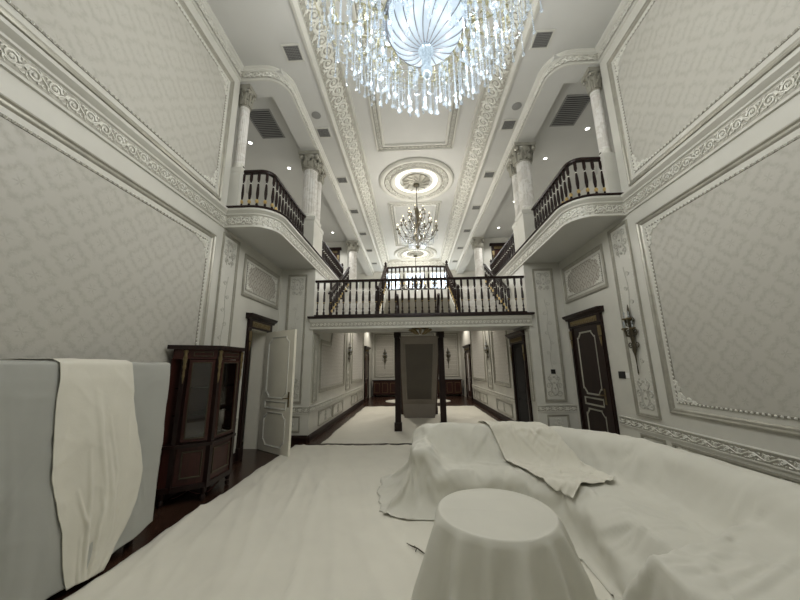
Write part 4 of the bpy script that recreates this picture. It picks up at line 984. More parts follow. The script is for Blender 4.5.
SHEET_SHAPES = {
 'sofa': (79, 99, (
  (-437,-1,0,0,0,0,0,-1,0,0,0,-1,0,0,-1,0,0,0,0,0,0,0,0,0,-1,0,0,0,0,0,-1,1,0,0,0,-1,0,0,0,0,0,0,0,0,0,0,0,0,0,0,0,0,0,0,0,0,1,0,0,0,1,0,1,0,1,1,1,1,1,0,0,-1,-1,-1,0,-1,0,-1,0,1,0,0,1,0,0,0,0,-1,1,0,0,1,0,1,1,1,1,2,1,25,1,-1,0,0,0,0,1,-1,0,0,0,0,0,1,-1,0,0,0,0,0,
0,0,0,0,0,0,0,0,0,1,-1,0,0,0,1,0,0,0,0,0,0,0,0,0,-1,0,0,0,0,0,0,0,0,0,1,-1,0,0,0,0,0,0,1,-1,0,0,0,0,0,0,0,0,0,0,0,0,0,0,-1,1,1,-1,0,0,0,0,1,-1,0,1,-1,1,-1,0,0,0,0,0,25,0,1,-1,0,0,0,0,0,0,0,1,-1,0,0,0,0,0,0,0,0,0,0,0,1,-1,0,0,0,0,0,0,0,0,0,0,0,0,0,0,0,0,
0,0,0,1,0,-1,0,0,0,0,0,0,1,-1,0,0,0,0,0,0,0,0,1,-1,0,0,0,0,0,0,0,0,0,0,0,0,0,0,-1,1,0,0,0,0,0,0,0,0,0,0,0,0,0,0,1,-1,0,25,0,0,1,-1,0,0,0,1,-1,0,0,0,0,0,1,0,0,0,-1,0,0,0,0,0,1,-1,0,0,0,0,0,0,0,0,0,0,0,0,0,0,0,0,0,0,0,0,1,-1,0,0,0,0,1,-1,0,0,0,0,0,0,1,-1,
0,0,0,0,0,0,0,0,0,0,0,0,0,0,1,-1,0,0,-2,2,0,0,0,0,0,0,0,0,0,0,1,0,0,-1,0,0,25,0,0,0,1,-1,0,0,0,0,0,0,0,0,0,0,0,0,0,1,-1,0,0,0,0,0,1,-1,0,0,0,0,0,0,0,0,0,0,0,0,0,0,0,0,0,0,0,0,1,-1,0,1,0,-1,0,0,0,0,0,0,0,0,0,0,-1,1,0,1,-1,0,1,-1,0,1,-1,0,0,-1,1,0,-1,0,0,1,
0,0,0,0,0,1,-1,0,-1,1,0,0,0,0,0,25,0,0,0,0,0,0,0,0,1,-1,0,1,-1,0,0,0,0,0,0,1,-1,0,0,0,0,0,1,-1,0,0,0,0,0,0,0,0,0,0,0,0,0,0,0,0,0,0,0,0,1,0,-1,0,0,0,0,0,0,0,0,0,0,-1,0,1,0,1,-1,0,1,-1,0,-1,1,0,1,-1,0,0,0,0,0,0,-1,1,0,0,0,0,0,-2,0,2,0,0,0,0,0,0,25,0,0,0,0,1,
-1,0,0,0,0,0,0,1,-1,0,0,0,0,0,0,0,0,0,0,0,0,0,1,0,0,-1,0,0,0,0,0,0,0,0,0,0,0,0,0,0,0,0,0,0,0,0,0,0,0,0,0,0,0,0,0,0,1,-1,0,1,-1,-4,2,2,0,-1,0,0,1,0,-1,2,-1,0,0,0,-1,6,6,4,1,1,1,-2,-5,-10,-3,1,-1,2,0,0,1,26,-1,0,0,0,0,1,-1,0,0,1,-1,0,0,0,0,0,0,0,0,0,1,-1,0,0,0,0,
0,0,0,0,1,-1,0,0,0,0,0,0,0,0,0,0,0,0,0,0,0,0,0,0,0,0,0,0,0,0,0,0,1,-1,-1,1,0,-1,0,0,1,-2,1,0,-3,4,0,0,-1,1,0,8,4,3,0,3,6,-6,5,1,2,1,0,1,-12,1,-14,-4,-2,3,0,0,25,1,-1,0,0,0,0,1,-1,0,0,0,0,0,1,0,0,0,-1,0,0,0,1,-1,0,0,0,0,0,0,0,0,1,0,0,0,0,0,0,0,0,0,0,0,0,0,0,0,
-1,0,0,0,1,-1,0,0,0,1,0,-1,0,0,0,0,-1,0,-1,2,0,-4,-4,2,7,4,7,3,1,5,1,3,0,-1,-2,-6,1,3,2,0,0,1,-16,8,0,3,-13,-7,1,1,0,25,0,1,-1,0,0,0,0,1,0,-1,1,-1,0,0,1,-1,0,1,-1,0,0,0,0,0,0,0,0,0,0,0,0,0,0,0,0,0,0,0,0,0,0,0,0,0,0,0,0,1,0,0,0,-1,1,0,-1,1,-1,0,0,0,0,0,0,1,-3,0,3,0,
-2,-4,1,-5,0,8,9,10,1,4,-2,-2,-1,-4,-8,16,-6,0,0,-2,-2,-2,4,-6,4,-6,-2,-7,3,0,25,0,0,1,-1,0,0,0,0,0,1,-1,1,0,0,-1,1,-1,0,1,0,-1,0,1,-1,0,0,0,0,0,0,0,0,0,0,0,0,0,0,0,0,0,0,0,0,0,0,0,0,0,0,0,0,0,0,1,-1,0,0,0,0,0,0,0,0,0,0,-2,0,-5,8,6,7,-5,11,0,-5,-4,-4,2,2,1,0,4,-32,2,3,12,8,-19,
17,13,-7,-20,18,1,-6,-7,-4,25,0,0,0,1,0,-1,0,0,0,0,1,-1,0,0,0,0,0,0,0,0,0,0,0,1,0,0,0,0,-1,0,0,0,0,0,0,0,0,0,0,0,0,0,0,0,0,0,0,0,0,0,0,0,0,0,0,0,0,0,0,0,0,0,0,0,0,0,-1,-3,6,6,0,2,1,-32,-1,14,8,-2,-1,-3,-2,-2,-5,4,2,9,-12,-14,22,25,-16,-17,20,2,1,0,-10,-1,25,0,0,0,0,0,1,-1,0,0,0,0,
1,-1,0,0,0,1,-1,0,0,1,-1,0,0,0,0,0,0,0,0,0,0,0,0,0,0,0,0,0,0,0,0,0,0,0,0,0,0,0,0,0,0,0,0,0,0,0,0,0,0,0,-1,1,0,1,-1,0,1,6,1,-1,-13,12,-8,-10,0,8,-5,-12,4,0,1,0,5,11,-18,-11,5,19,-10,-9,30,2,1,1,-3,-1,-17,25,0,0,0,0,0,0,1,-1,0,0,0,0,1,0,-1,0,0,1,-1,0,0,0,0,0,0,0,0,0,1,-1,0,0,
0,0,0,0,0,0,0,0,0,0,0,0,0,0,0,0,0,0,0,0,0,0,0,0,0,0,0,0,0,0,-1,1,0,1,-1,2,3,-1,-4,5,-12,11,-5,3,-20,-4,1,-14,3,2,6,20,-30,4,12,20,-7,-17,23,1,-3,-21,-7,34,-21,-17,25,0,0,0,0,0,0,0,1,0,-1,0,0,0,0,1,-1,0,0,0,0,0,1,-1,0,0,0,0,0,0,1,0,-1,0,0,0,0,0,0,0,0,0,0,0,1,-1,0,0,0,0,0,0,0,0,
0,0,0,0,0,0,0,0,1,0,-1,0,0,1,1,1,-7,1,-8,-6,19,-20,-16,11,-5,-1,9,3,5,1,-17,5,10,15,-1,-14,13,1,-24,-6,20,13,-29,-5,33,26,-1,0,0,0,0,0,0,0,0,1,0,-1,0,0,0,0,0,0,1,-1,0,0,0,0,0,0,0,0,0,0,0,1,0,-1,0,0,0,0,0,0,0,0,0,0,1,0,0,-1,0,0,1,0,0,-1,1,-1,0,0,0,1,0,-1,0,0,0,0,0,0,-9,4,0,3,0,-33,
18,-3,-8,11,10,6,-3,-1,-1,6,-12,8,-1,0,-13,8,-25,21,13,2,-12,-22,34,0,25,1,0,-1,0,0,0,0,0,0,0,0,0,0,0,0,0,0,0,0,0,0,0,1,0,-1,0,0,0,0,0,0,0,0,1,0,-1,0,1,0,-1,0,0,0,0,0,0,0,1,0,0,-1,0,0,1,-1,1,0,0,0,-1,0,0,0,0,0,0,1,-1,-1,0,-4,0,0,1,2,2,0,-2,-1,-1,0,2,-5,1,0,-2,-6,-9,18,-31,26,11,-5,-7,-11,
22,0,0,25,0,0,1,0,-1,0,0,0,0,0,0,1,-1,0,0,1,-1,0,0,1,-1,0,0,0,1,-1,0,0,0,0,0,0,0,0,0,1,0,-1,0,1,0,0,-1,-1,1,0,0,0,0,0,0,0,0,0,0,0,0,0,0,0,0,0,0,0,0,0,0,0,0,-1,1,-5,2,1,1,-2,0,2,0,0,-1,0,1,-5,3,-10,5,-4,0,5,3,-14,-2,4,16,0,1,-1,25,0,0,0,0,1,-1,0,0,0,0,0,0,0,0,0,0,0,
0,0,0,0,0,0,0,0,1,-1,0,0,0,0,0,0,0,0,0,0,0,0,0,0,0,1,0,-1,0,0,0,0,0,0,0,0,0,0,0,0,0,0,0,0,0,0,0,0,1,-1,0,0,-3,-8,9,-8,9,1,0,0,0,-3,-1,3,-4,3,-13,14,-8,-15,-2,0,21,-3,8,0,0,0,0,0,0,25,0,0,0,0,0,1,-1,0,0,0,0,0,1,-1,0,0,1,-1,0,0,1,-1,0,0,0,0,1,-1,0,0,0,0,0,0,0,0,0,0,
0,0,0,0,0,0,0,0,0,0,0,0,0,0,0,0,0,0,0,0,0,0,0,0,0,0,1,-1,0,0,0,-6,6,-12,13,6,-6,3,-2,0,1,0,-5,-2,-4,8,-1,2,-3,-2,3,0,-1,-7,5,2,2,0,0,0,26,0,-1,0,0,0,0,1,-1,0,0,0,0,0,0,0,0,0,0,0,0,0,1,-1,0,0,0,0,1,-1,0,0,0,0,0,0,0,0,0,0,0,0,0,0,0,0,0,0,0,0,0,0,0,0,0,0,0,0,0,0,
0,0,0,0,1,-1,0,0,1,0,0,2,2,-3,0,8,0,0,-5,-4,-4,3,0,-1,1,1,-1,1,-1,-9,7,-7,2,-1,5,2,1,0,0,25,0,0,0,0,0,0,0,0,0,0,0,0,0,1,-1,0,0,1,-1,0,0,0,1,-1,0,0,0,0,1,0,0,0,0,0,-1,0,0,0,0,0,0,0,0,0,0,0,0,0,0,0,0,0,0,0,0,0,0,0,0,0,0,1,0,-1,0,1,0,0,0,5,-1,2,-4,0,3,-7,-2,1,1,1,
0,0,2,1,-2,-1,0,-1,1,-16,13,3,0,-4,1,3,0,0,25,0,1,-1,0,0,0,0,1,-1,0,0,0,0,0,1,-1,0,0,0,0,0,0,0,1,-1,0,0,0,0,0,0,0,0,0,1,-1,0,0,0,0,0,0,0,0,0,0,0,1,0,-1,0,0,0,0,0,0,0,0,0,0,1,-1,0,0,1,-2,1,-1,0,0,1,-1,0,1,-2,0,1,-1,2,0,-1,1,-1,1,0,0,0,0,0,1,-8,1,6,0,-1,1,-1,1,25,0,0,
1,-1,0,0,0,0,1,0,-1,0,0,0,0,1,-1,0,0,0,0,0,0,0,0,0,0,0,0,0,0,0,0,0,0,1,-1,0,0,0,0,0,0,0,0,0,0,-1,1,1,-1,0,0,0,0,0,0,0,0,1,-1,0,0,0,0,1,-1,0,0,0,-1,1,4,-4,-1,0,0,1,0,0,0,-1,0,2,0,-1,0,0,0,0,0,-2,-3,2,4,-1,0,0,25,0,0,0,1,-1,0,0,0,0,0,1,-1,0,0,0,0,1,-1,0,0,0,0,0,
0,1,-1,0,0,0,0,0,0,0,0,0,0,1,-1,0,0,0,1,-1,0,0,0,0,0,-1,0,1,0,0,0,0,1,0,0,0,-1,0,0,0,1,-1,0,0,0,1,-1,-2,1,1,0,0,0,0,0,0,0,0,0,0,0,0,1,-1,0,0,0,-1,1,0,0,0,0,0,0,26,-1,0,0,0,0,0,0,0,0,0,0,1,0,-1,0,0,0,0,1,-1,0,0,0,0,0,1,0,-1,0,0,0,0,0,0,0,0,0,0,0,0,0,-1,1,0,
0,0,0,0,0,0,0,0,0,0,0,0,0,0,0,0,0,0,1,-1,0,0,0,0,0,0,-1,1,0,1,-1,0,0,0,0,0,0,0,0,0,0,0,0,0,0,0,0,0,0,0,0,0,0,0,25,0,0,0,0,1,-1,0,0,0,0,0,0,0,0,0,0,0,1,-1,1,0,0,0,-1,0,0,0,1,0,-1,0,0,0,0,0,0,0,1,-1,0,0,0,1,-1,0,0,0,0,0,0,1,-1,0,0,1,-1,0,0,0,0,0,0,0,0,0,
0,0,0,0,0,0,0,0,0,1,-1,0,0,0,0,0,0,0,0,1,-1,0,0,0,0,0,0,0,0,0,0,0,0,25,1,-1,0,0,0,1,0,0,-1,0,0,0,0,1,-1,0,0,0,1,0,-1,0,0,1,-1,0,0,0,0,0,0,0,0,0,0,0,0,0,0,0,0,0,0,0,0,0,0,0,0,0,0,0,1,0,-1,0,0,0,0,0,0,1,-1,0,0,0,0,0,0,-1,0,1,0,0,0,1,-1,0,0,-1,1,0,0,0,0,0,
0,0,0,0,0,0,0,0,-1,1,0,0,25,0,1,-1,0,0,0,0,0,0,0,0,0,0,0,1,-1,0,0,0,0,0,0,0,0,0,0,0,0,0,1,0,-1,0,0,0,0,0,0,0,0,0,0,-1,2,-1,0,0,1,0,0,-1,1,-1,0,0,0,0,0,0,0,1,-1,0,0,0,0,0,0,1,-1,0,0,0,0,0,0,1,0,-1,0,-1,0,1,0,0,0,0,0,0,0,0,0,0,0,0,0,1,-1,25,0,0,1,-1,0,0,0,0,
1,-1,0,0,0,0,0,1,-1,0,0,0,1,-1,0,0,1,-1,0,0,0,0,0,1,-1,0,0,0,0,0,1,-1,0,0,0,0,1,-1,1,-1,0,0,0,0,0,0,0,0,0,0,0,0,0,0,0,0,0,0,0,1,-2,1,0,-2,1,1,0,0,0,0,0,-1,1,-1,1,1,-1,0,0,0,0,0,0,0,0,0,0,0,0,1,25,0,0,0,0,0,0,0,0,0,0,0,0,0,0,0,0,1,-1,0,0,0,1,-1,0,0,0,0,0,0,
0,0,0,1,-1,0,0,0,0,0,1,-1,0,0,0,0,1,-1,0,0,0,0,0,0,0,0,0,0,0,0,0,0,0,0,0,0,0,0,2,-1,-2,0,1,0,0,0,0,0,0,0,1,-2,2,-2,1,0,0,0,-1,1,0,-1,-5,-10,1,3,12,0,0,25,0,0,0,1,-1,0,0,0,0,1,-1,0,0,0,0,0,0,1,-1,0,0,0,1,-1,0,1,-1,0,0,0,0,0,0,1,-1,0,0,0,0,0,0,0,1,-1,0,0,0,0,0,0,
0,0,0,0,0,0,0,0,0,1,-1,0,0,0,1,0,0,-1,-1,0,1,2,-2,0,0,0,0,0,0,0,0,0,3,-3,0,0,0,-1,-1,1,-6,-4,11,-1,-5,-8,14,0,26,-1,-1,1,0,0,0,0,0,0,0,0,0,0,0,0,0,0,0,1,-1,0,0,0,0,0,0,1,-1,0,0,0,0,0,0,1,0,-1,0,0,0,1,-1,0,0,0,0,0,0,0,0,0,0,0,0,0,0,0,0,1,-1,0,0,0,0,0,0,0,0,0,-1,0,
1,1,0,-1,0,0,0,0,0,0,0,0,0,0,0,0,0,-5,-5,3,6,-3,-10,12,1,0,1,25,0,0,-1,1,1,-1,0,0,0,0,1,-1,0,0,0,0,0,0,0,0,0,0,0,1,-1,0,0,0,0,0,0,0,0,0,0,0,1,-1,-1,-1,1,1,0,0,0,0,0,0,0,0,0,0,0,0,0,0,0,0,0,0,0,0,0,0,0,0,1,-2,0,0,0,1,0,0,0,0,0,0,-1,1,0,-2,2,0,1,-1,-3,0,3,0,-1,-5,
-4,10,-9,12,-8,5,25,0,0,-1,-1,-1,0,1,0,1,0,1,1,0,-1,1,-1,0,-1,-1,0,-1,-1,1,0,1,0,0,1,0,1,0,0,0,0,0,0,0,0,0,0,-1,2,-1,0,0,0,0,0,0,-1,1,0,0,0,0,0,0,1,-1,0,0,0,0,1,-1,0,1,-2,-2,-5,7,1,0,0,1,-1,0,0,1,0,0,-1,1,0,-1,-1,1,0,0,-1,0,0,-1,2,1,-10,7,3,25,0,0,0,0,0,-1,-2,1,0,2,0,0,0,1,
-1,0,-1,0,-1,0,-1,3,-2,1,0,0,-1,0,1,0,2,1,-1,0,0,0,0,0,-4,2,2,-1,0,0,0,0,-1,0,0,2,-2,1,0,0,0,0,1,-1,0,0,0,0,0,0,0,1,-1,-1,-2,1,4,-2,-1,1,0,0,0,0,0,0,0,5,-5,0,0,0,0,0,-3,0,3,0,-2,0,2,0,1,-1,24,0,-2,3,0,-1,1,0,0,2,3,0,0,0,0,0,0,-1,0,0,0,1,-1,1,0,0,-1,0,0,4,9,5,0,-1,-1,0,
1,-1,-4,-6,-4,-9,1,2,0,0,0,0,0,-1,-1,2,0,0,1,-1,0,0,0,0,0,0,0,1,-2,1,1,-8,5,-7,10,0,-2,1,-1,1,1,-1,0,0,0,-1,1,0,0,-1,0,1,-2,1,1,-3,1,1,1,-1,2,-1,0,21,1,-1,5,3,4,0,1,5,11,1,-1,0,-1,-1,-1,-3,4,1,2,1,1,-1,0,0,0,-1,-1,-1,-5,-1,0,0,-1,0,0,0,0,2,-1,-23,14,-14,2,3,0,0,-1,-1,2,0,0,-1,1,-1,1,1,
-1,0,0,0,0,0,-1,1,1,-12,11,-5,2,6,-3,-1,-1,1,0,1,0,0,0,-1,1,0,0,0,0,-1,1,-1,-3,-2,1,0,6,0,1,0,-1,-2,13,0,16,11,8,4,1,0,-5,-4,-2,0,-1,1,1,-1,2,-9,-7,6,0,-1,-1,-1,-2,-1,0,0,-1,-1,-8,-7,-3,7,3,2,1,-1,0,3,0,1,6,-12,5,2,-2,1,1,0,0,0,0,0,0,0,0,0,0,1,-1,0,0,0,2,-15,13,-4,-14,21,-2,-2,1,0,0,0,0,0,
-1,1,-1,1,0,1,-1,0,-1,0,0,1,-3,0,3,1,1,2,-1,-2,-2,16,13,10,-2,-3,-2,3,-5,-8,-22,5,-2,-2,0,10,4,4,7,6,-8,-3,-1,-1,-1,-2,-1,-1,-3,-2,-3,-2,1,3,1,1,1,-11,7,-11,2,22,-4,13,-4,-12,11,1,0,0,0,0,0,0,0,0,0,0,0,0,-1,1,-1,1,3,-16,16,-3,-19,23,-3,-1,0,0,1,-1,0,-1,1,0,0,0,3,-2,-1,0,-1,1,-1,0,-5,5,1,0,0,0,1,1,-2,1,
26,-7,-11,4,-16,-4,19,-1,4,-5,-10,0,4,12,-9,-2,-4,-2,-2,-1,1,2,2,2,3,2,2,3,0,0,-6,-3,4,-3,-2,3,9,-16,6,13,7,-6,-18,25,-3,-7,8,2,0,0,0,0,1,-1,0,1,-1,0,0,-1,-1,9,-1,-16,15,-5,-18,24,-1,-3,-2,0,0,0,0,0,0,0,-1,0,0,2,-1,0,0,0,-2,-4,-2,7,1,-1,0,1,0,0,0,0,0,26,3,-4,-14,14,11,-34,-19,7,29,-1,-9,6,-19,-1,-1,1,1,3,2,3,
0,-1,0,-1,0,0,1,2,3,5,2,-7,-1,0,-6,1,15,6,-1,-4,-1,8,-11,6,4,0,1,0,0,0,0,0,0,0,-1,1,0,0,5,5,-6,-11,16,-9,-16,20,1,-1,-4,-1,1,0,0,1,-1,1,-2,2,-2,2,-2,1,0,0,-1,1,-1,-1,1,-1,2,0,0,1,0,0,-1,0,26,1,0,2,1,-50,7,19,0,-11,6,7,-4,11,-5,-2,0,1,0,1,0,1,1,0,1,0,2,1,2,2,2,-1,2,2,-1,1,0,-2,0,-4,6,-3,
-5,-4,12,0,-1,2,1,0,0,0,-1,0,0,0,1,5,0,-3,-4,-3,8,-8,-8,10,6,-1,-5,1,0,0,1,-1,0,0,-1,1,-1,0,3,0,-2,0,-1,-1,1,0,0,0,1,-2,3,1,0,0,-1,-2,0,26,-3,-17,-13,-9,42,0,6,-8,-2,-4,4,-3,-4,5,3,1,1,0,0,-1,0,0,1,0,0,0,0,0,-1,1,1,1,-2,1,0,-1,-1,3,-2,-7,10,0,-1,-26,-5,-1,3,8,7,3,1,2,2,1,0,-3,-6,-3,-4,-10,-1,7,
13,7,13,-5,-5,0,0,0,0,0,0,0,-1,1,0,0,-1,1,0,0,-1,0,-1,-2,-1,5,-1,-2,2,1,2,1,-1,-1,-1,0,24,-17,7,3,7,-1,2,-1,1,-3,0,2,1,0,0,0,0,-1,1,0,1,-1,0,0,0,0,0,0,0,0,0,1,-1,0,0,0,1,-1,-1,2,1,-6,8,1,13,-12,-6,-8,-11,-8,-3,-3,-3,2,10,2,1,-8,1,4,20,11,-8,-2,11,-4,-4,0,0,0,1,-1,0,0,0,0,-2,0,1,1,0,0,0,0,
-1,0,0,-2,-1,0,2,1,2,0,0,1,-5,3,0,20,2,1,1,0,-5,5,-1,1,3,0,-2,0,0,0,0,0,1,-1,0,0,0,0,0,0,1,-1,0,0,0,0,0,1,-1,0,0,0,0,1,-2,1,2,0,-2,12,9,1,0,1,-2,-2,-3,-10,-12,-16,-3,0,17,17,8,-9,-2,3,-4,-4,-2,1,0,0,0,0,0,0,0,0,0,0,0,-1,4,0,-2,-1,-1,0,0,1,-1,0,0,0,1,1,2,-1,-1,-1,-1,-2,20,5,-1,1,-2,2,
0,0,0,0,0,1,-1,0,0,0,1,-1,0,1,-1,0,0,0,0,0,0,0,0,1,0,-1,0,0,0,0,0,1,-1,0,1,0,3,8,-9,-1,0,1,0,2,2,-2,5,6,5,1,1,-7,-5,-1,-1,-7,-1,-3,2,1,-1,0,0,0,0,0,0,0,-1,1,0,0,-1,1,2,-2,0,-1,-1,-1,-3,6,0,-1,-1,1,2,-2,2,-1,1,-3,2,26,-1,-1,0,-2,3,0,0,0,0,1,-1,0,0,0,0,0,0,0,0,0,0,1,-1,0,0,0,
1,0,0,-1,1,-1,0,0,0,0,0,0,2,0,1,-1,-3,0,0,1,1,1,0,1,7,6,2,0,1,-1,-3,-10,-8,0,0,2,1,0,0,0,0,1,-1,0,0,0,0,-1,-2,2,1,-1,2,-1,0,0,0,-2,2,-1,-3,0,1,3,0,0,0,1,-2,-1,2,0,25,0,0,1,-1,1,-1,0,0,1,-1,0,0,0,0,1,-1,0,0,0,0,0,0,0,1,-1,0,0,0,0,0,0,0,1,-1,0,-1,0,1,0,0,0,0,0,0,0,-1,0,
1,0,0,-1,0,1,0,-1,-1,2,0,0,0,0,0,0,0,0,0,0,0,0,0,1,-1,0,0,-1,-1,-1,4,0,-1,0,-1,0,0,1,-1,0,-2,1,4,0,-2,3,-1,-3,1,0,1,25,-4,4,0,0,-1,0,1,0,0,0,0,0,0,0,0,0,0,1,-1,0,0,0,0,0,0,1,-1,1,-1,0,0,0,0,0,0,1,-1,0,0,0,0,0,-1,0,-1,1,-1,0,0,0,0,0,0,0,1,1,0,0,0,0,0,0,0,0,0,1,-1,0,
0,0,0,-1,0,0,0,-1,3,6,-2,-5,0,0,-2,2,-3,1,0,-1,3,-4,5,1,0,-1,-1,-1,-1,-1,20,5,0,0,0,0,0,0,1,-1,0,0,0,0,0,0,0,0,0,0,0,1,-1,0,0,0,0,0,0,0,1,-1,1,-1,0,0,0,0,0,0,0,-1,1,0,0,0,0,0,0,0,0,0,0,0,0,-1,1,0,0,0,0,0,0,0,0,0,0,0,0,1,-1,-1,1,-2,-1,3,-2,1,5,-5,0,-1,-1,-5,5,-9,5,5,1,-6,
7,0,0,2,-1,-1,-1,0,-2,20,5,1,-1,0,0,0,0,0,1,0,0,0,0,0,-1,0,0,0,0,0,0,0,0,0,0,0,0,0,0,0,0,0,0,1,-1,0,0,0,0,0,0,-1,2,-1,1,-1,1,-1,1,-1,0,1,-1,0,0,0,0,0,0,0,0,1,-1,0,0,0,0,0,-1,-1,1,1,-3,0,2,2,7,-10,1,0,-2,-1,2,-16,13,3,1,0,0,-2,1,5,-1,-2,0,0,0,0,25,0,0,0,0,0,0,0,0,0,0,0,
0,0,0,0,1,0,-1,0,0,0,0,1,-1,1,-1,1,-1,1,-1,0,0,0,0,0,0,1,-1,0,-1,1,0,0,0,0,0,0,0,0,0,0,0,0,0,1,-1,0,0,0,1,0,-1,0,0,0,0,0,-2,0,2,-5,-4,9,0,-4,14,-8,-2,-1,-2,-2,-5,8,-5,-6,-4,14,2,2,2,2,-1,0,-3,-1,0,0,0,25,0,0,0,1,-2,-1,1,1,0,0,0,0,0,0,0,-1,1,0,0,1,-1,0,0,0,0,0,0,0,0,0,1,-1,
0,0,1,-1,0,0,0,1,-1,-1,0,1,0,0,0,0,0,0,0,0,0,0,0,0,0,0,1,-1,-1,0,1,0,-1,-1,-1,2,0,-3,5,2,-7,-4,9,-2,1,-1,-1,-2,-2,4,-16,14,-4,-1,-8,9,9,3,2,0,-5,-2,1,1,-1,0,25,0,0,0,0,0,0,0,1,0,-1,0,0,0,0,0,-1,1,0,0,0,0,0,0,0,0,0,0,0,0,0,0,0,1,-1,0,0,0,0,0,0,0,0,-6,6,0,0,0,0,0,0,1,-1,0,
0,0,0,0,0,-1,0,1,0,-1,-1,0,0,1,-3,-4,-1,-2,3,1,13,5,-7,-5,0,-3,-2,5,-8,3,-2,3,2,6,-1,2,1,-1,-1,-3,0,0,0,0,0,25,0,0,1,-1,0,0,1,-1,0,0,0,0,0,0,-1,0,1,0,0,0,0,1,-1,0,0,0,0,1,-1,1,-1,1,-1,1,-1,0,0,1,-1,0,0,0,1,-3,2,1,-1,0,0,0,-1,1,0,0,0,0,0,-1,0,0,0,-1,0,0,1,-1,0,0,7,0,-3,2,12,-5,
-7,-5,0,-2,-2,2,-3,2,-2,0,4,2,2,0,0,1,2,-4,-1,0,0,0,0,1,25,0,0,0,0,0,0,0,0,0,1,-1,0,0,-1,1,0,-4,4,1,-1,0,0,0,1,-1,0,0,0,0,0,0,0,0,0,0,1,-1,0,0,0,0,-1,1,0,0,-1,1,0,-1,1,0,-1,0,0,-1,-1,-1,0,1,1,0,0,-4,2,0,0,1,3,-6,5,1,10,-5,-1,-5,0,-2,-1,3,-5,-6,5,2,1,2,3,-7,5,6,0,-2,-2,-1,0,0,
0,0,0,26,-1,1,-1,0,-2,2,0,0,0,0,0,0,0,1,-1,0,0,-6,3,2,0,-1,-2,2,1,1,0,0,0,-1,1,-1,0,-2,-1,1,1,0,1,0,0,-1,2,-3,2,1,-1,-2,-1,-1,1,1,0,0,-1,2,1,-1,-2,0,-1,-1,0,8,-8,3,-3,-5,9,10,8,-13,-4,-1,-1,1,0,-4,3,1,-3,-3,3,2,2,2,3,4,-1,-1,-3,-4,1,0,1,-1,1,-1,25,1,-1,0,0,-1,1,0,1,1,-2,0,-1,0,-1,0,0,0,
2,-7,2,-6,6,3,-3,2,1,0,-1,0,1,-1,-1,-1,1,1,-2,1,1,1,0,-1,2,1,-1,-4,0,2,2,2,0,-1,0,0,0,1,-1,-2,1,-1,1,-2,-3,2,4,7,-14,5,10,1,-3,-6,-1,-1,-1,-2,-3,-5,10,-6,-11,12,3,1,5,3,0,1,1,2,-2,-7,1,0,0,0,0,0,0,25,0,0,0,0,-1,0,-1,0,-1,2,0,-1,-2,0,1,0,6,5,4,-6,-4,-2,2,1,-1,-1,0,1,0,-1,0,1,0,-1,-1,0,-1,-1,
-1,-1,2,0,-1,0,0,2,-1,1,-1,-1,0,-1,-1,2,0,-1,1,1,3,-4,-2,0,10,-6,2,9,-1,7,-8,-11,1,0,-2,-4,-2,-12,16,-3,-11,6,-9,20,0,4,5,3,0,-2,-2,-5,0,0,0,0,0,0,0,0,25,0,0,0,0,-1,-3,1,-6,-2,-2,8,2,1,0,0,8,9,4,-2,-4,-1,-4,-3,-1,-2,0,0,0,0,0,0,1,1,0,0,-1,-2,-2,-1,2,0,0,0,-1,-1,-3,-1,-1,-1,0,-1,0,3,-2,-1,-1,-2,-1,2,
14,7,5,-8,0,4,1,-2,-13,1,1,-1,-4,-4,-4,0,-4,4,-9,15,-4,5,-18,30,-5,5,3,2,0,-6,-4,0,0,0,0,0,0,0,0,25,0,0,-18,-14,34,-6,-9,-13,9,3,3,3,2,5,4,2,-4,1,3,3,6,-2,-1,0,0,0,1,0,0,0,0,-1,0,0,-1,1,1,0,0,-1,1,-1,0,1,0,1,-1,-1,1,0,0,1,-1,0,0,0,2,1,-3,-3,-1,0,0,-7,-6,3,1,0,-2,0,-5,-2,-5,3,-12,7,-13,25,-15,11,
6,5,-15,24,-7,2,1,-3,-6,1,1,0,0,1,-1,1,-1,1,25,0,-17,16,6,-35,-16,24,16,-10,9,3,-5,4,7,9,0,-1,-2,-3,1,3,0,-1,-1,0,0,0,0,0,-1,-1,0,0,0,1,0,0,1,0,-1,-1,0,1,0,0,0,0,0,0,0,1,-1,-1,0,0,1,1,0,1,-9,-1,0,0,0,1,-1,-2,-1,-4,-2,-8,7,6,-16,3,9,-7,4,14,0,-1,6,4,-11,6,2,0,-6,0,-1,0,1,-1,0,0,0,0,0,25,-21,27,
-11,-12,-20,25,-13,9,14,5,-14,5,1,-5,2,16,1,-17,-7,6,9,0,1,0,-1,0,-2,-1,1,2,0,0,0,1,0,0,0,0,0,0,-1,1,-1,0,0,-1,1,1,-1,1,-1,0,0,-1,1,0,-1,1,-1,0,-1,-1,0,0,-3,-1,-4,3,4,-17,15,-22,4,2,8,0,8,-23,23,10,1,3,3,1,2,-3,-7,-5,0,1,0,0,0,0,0,0,0,0,23,8,-31,-6,8,24,2,3,1,1,-13,3,-7,-2,0,3,2,-2,-9,10,1,2,0,1,
-4,1,0,1,1,-1,-1,1,0,1,-1,0,0,-1,0,-1,1,0,0,1,0,0,0,-1,0,1,-1,1,-1,-1,0,-1,0,1,2,-1,-3,-2,0,-4,-2,-5,0,12,-10,4,9,-23,14,-11,12,7,4,0,4,-17,23,1,2,2,2,-1,-4,-10,1,1,0,0,0,0,0,0,0,0,0,21,8,10,5,1,-1,-3,-2,-2,-7,-3,-13,4,-3,7,1,-7,0,6,-3,4,-3,0,-10,9,-1,-2,-1,-2,0,1,-1,0,-1,1,1,1,1,1,1,-1,-1,-1,-2,0,
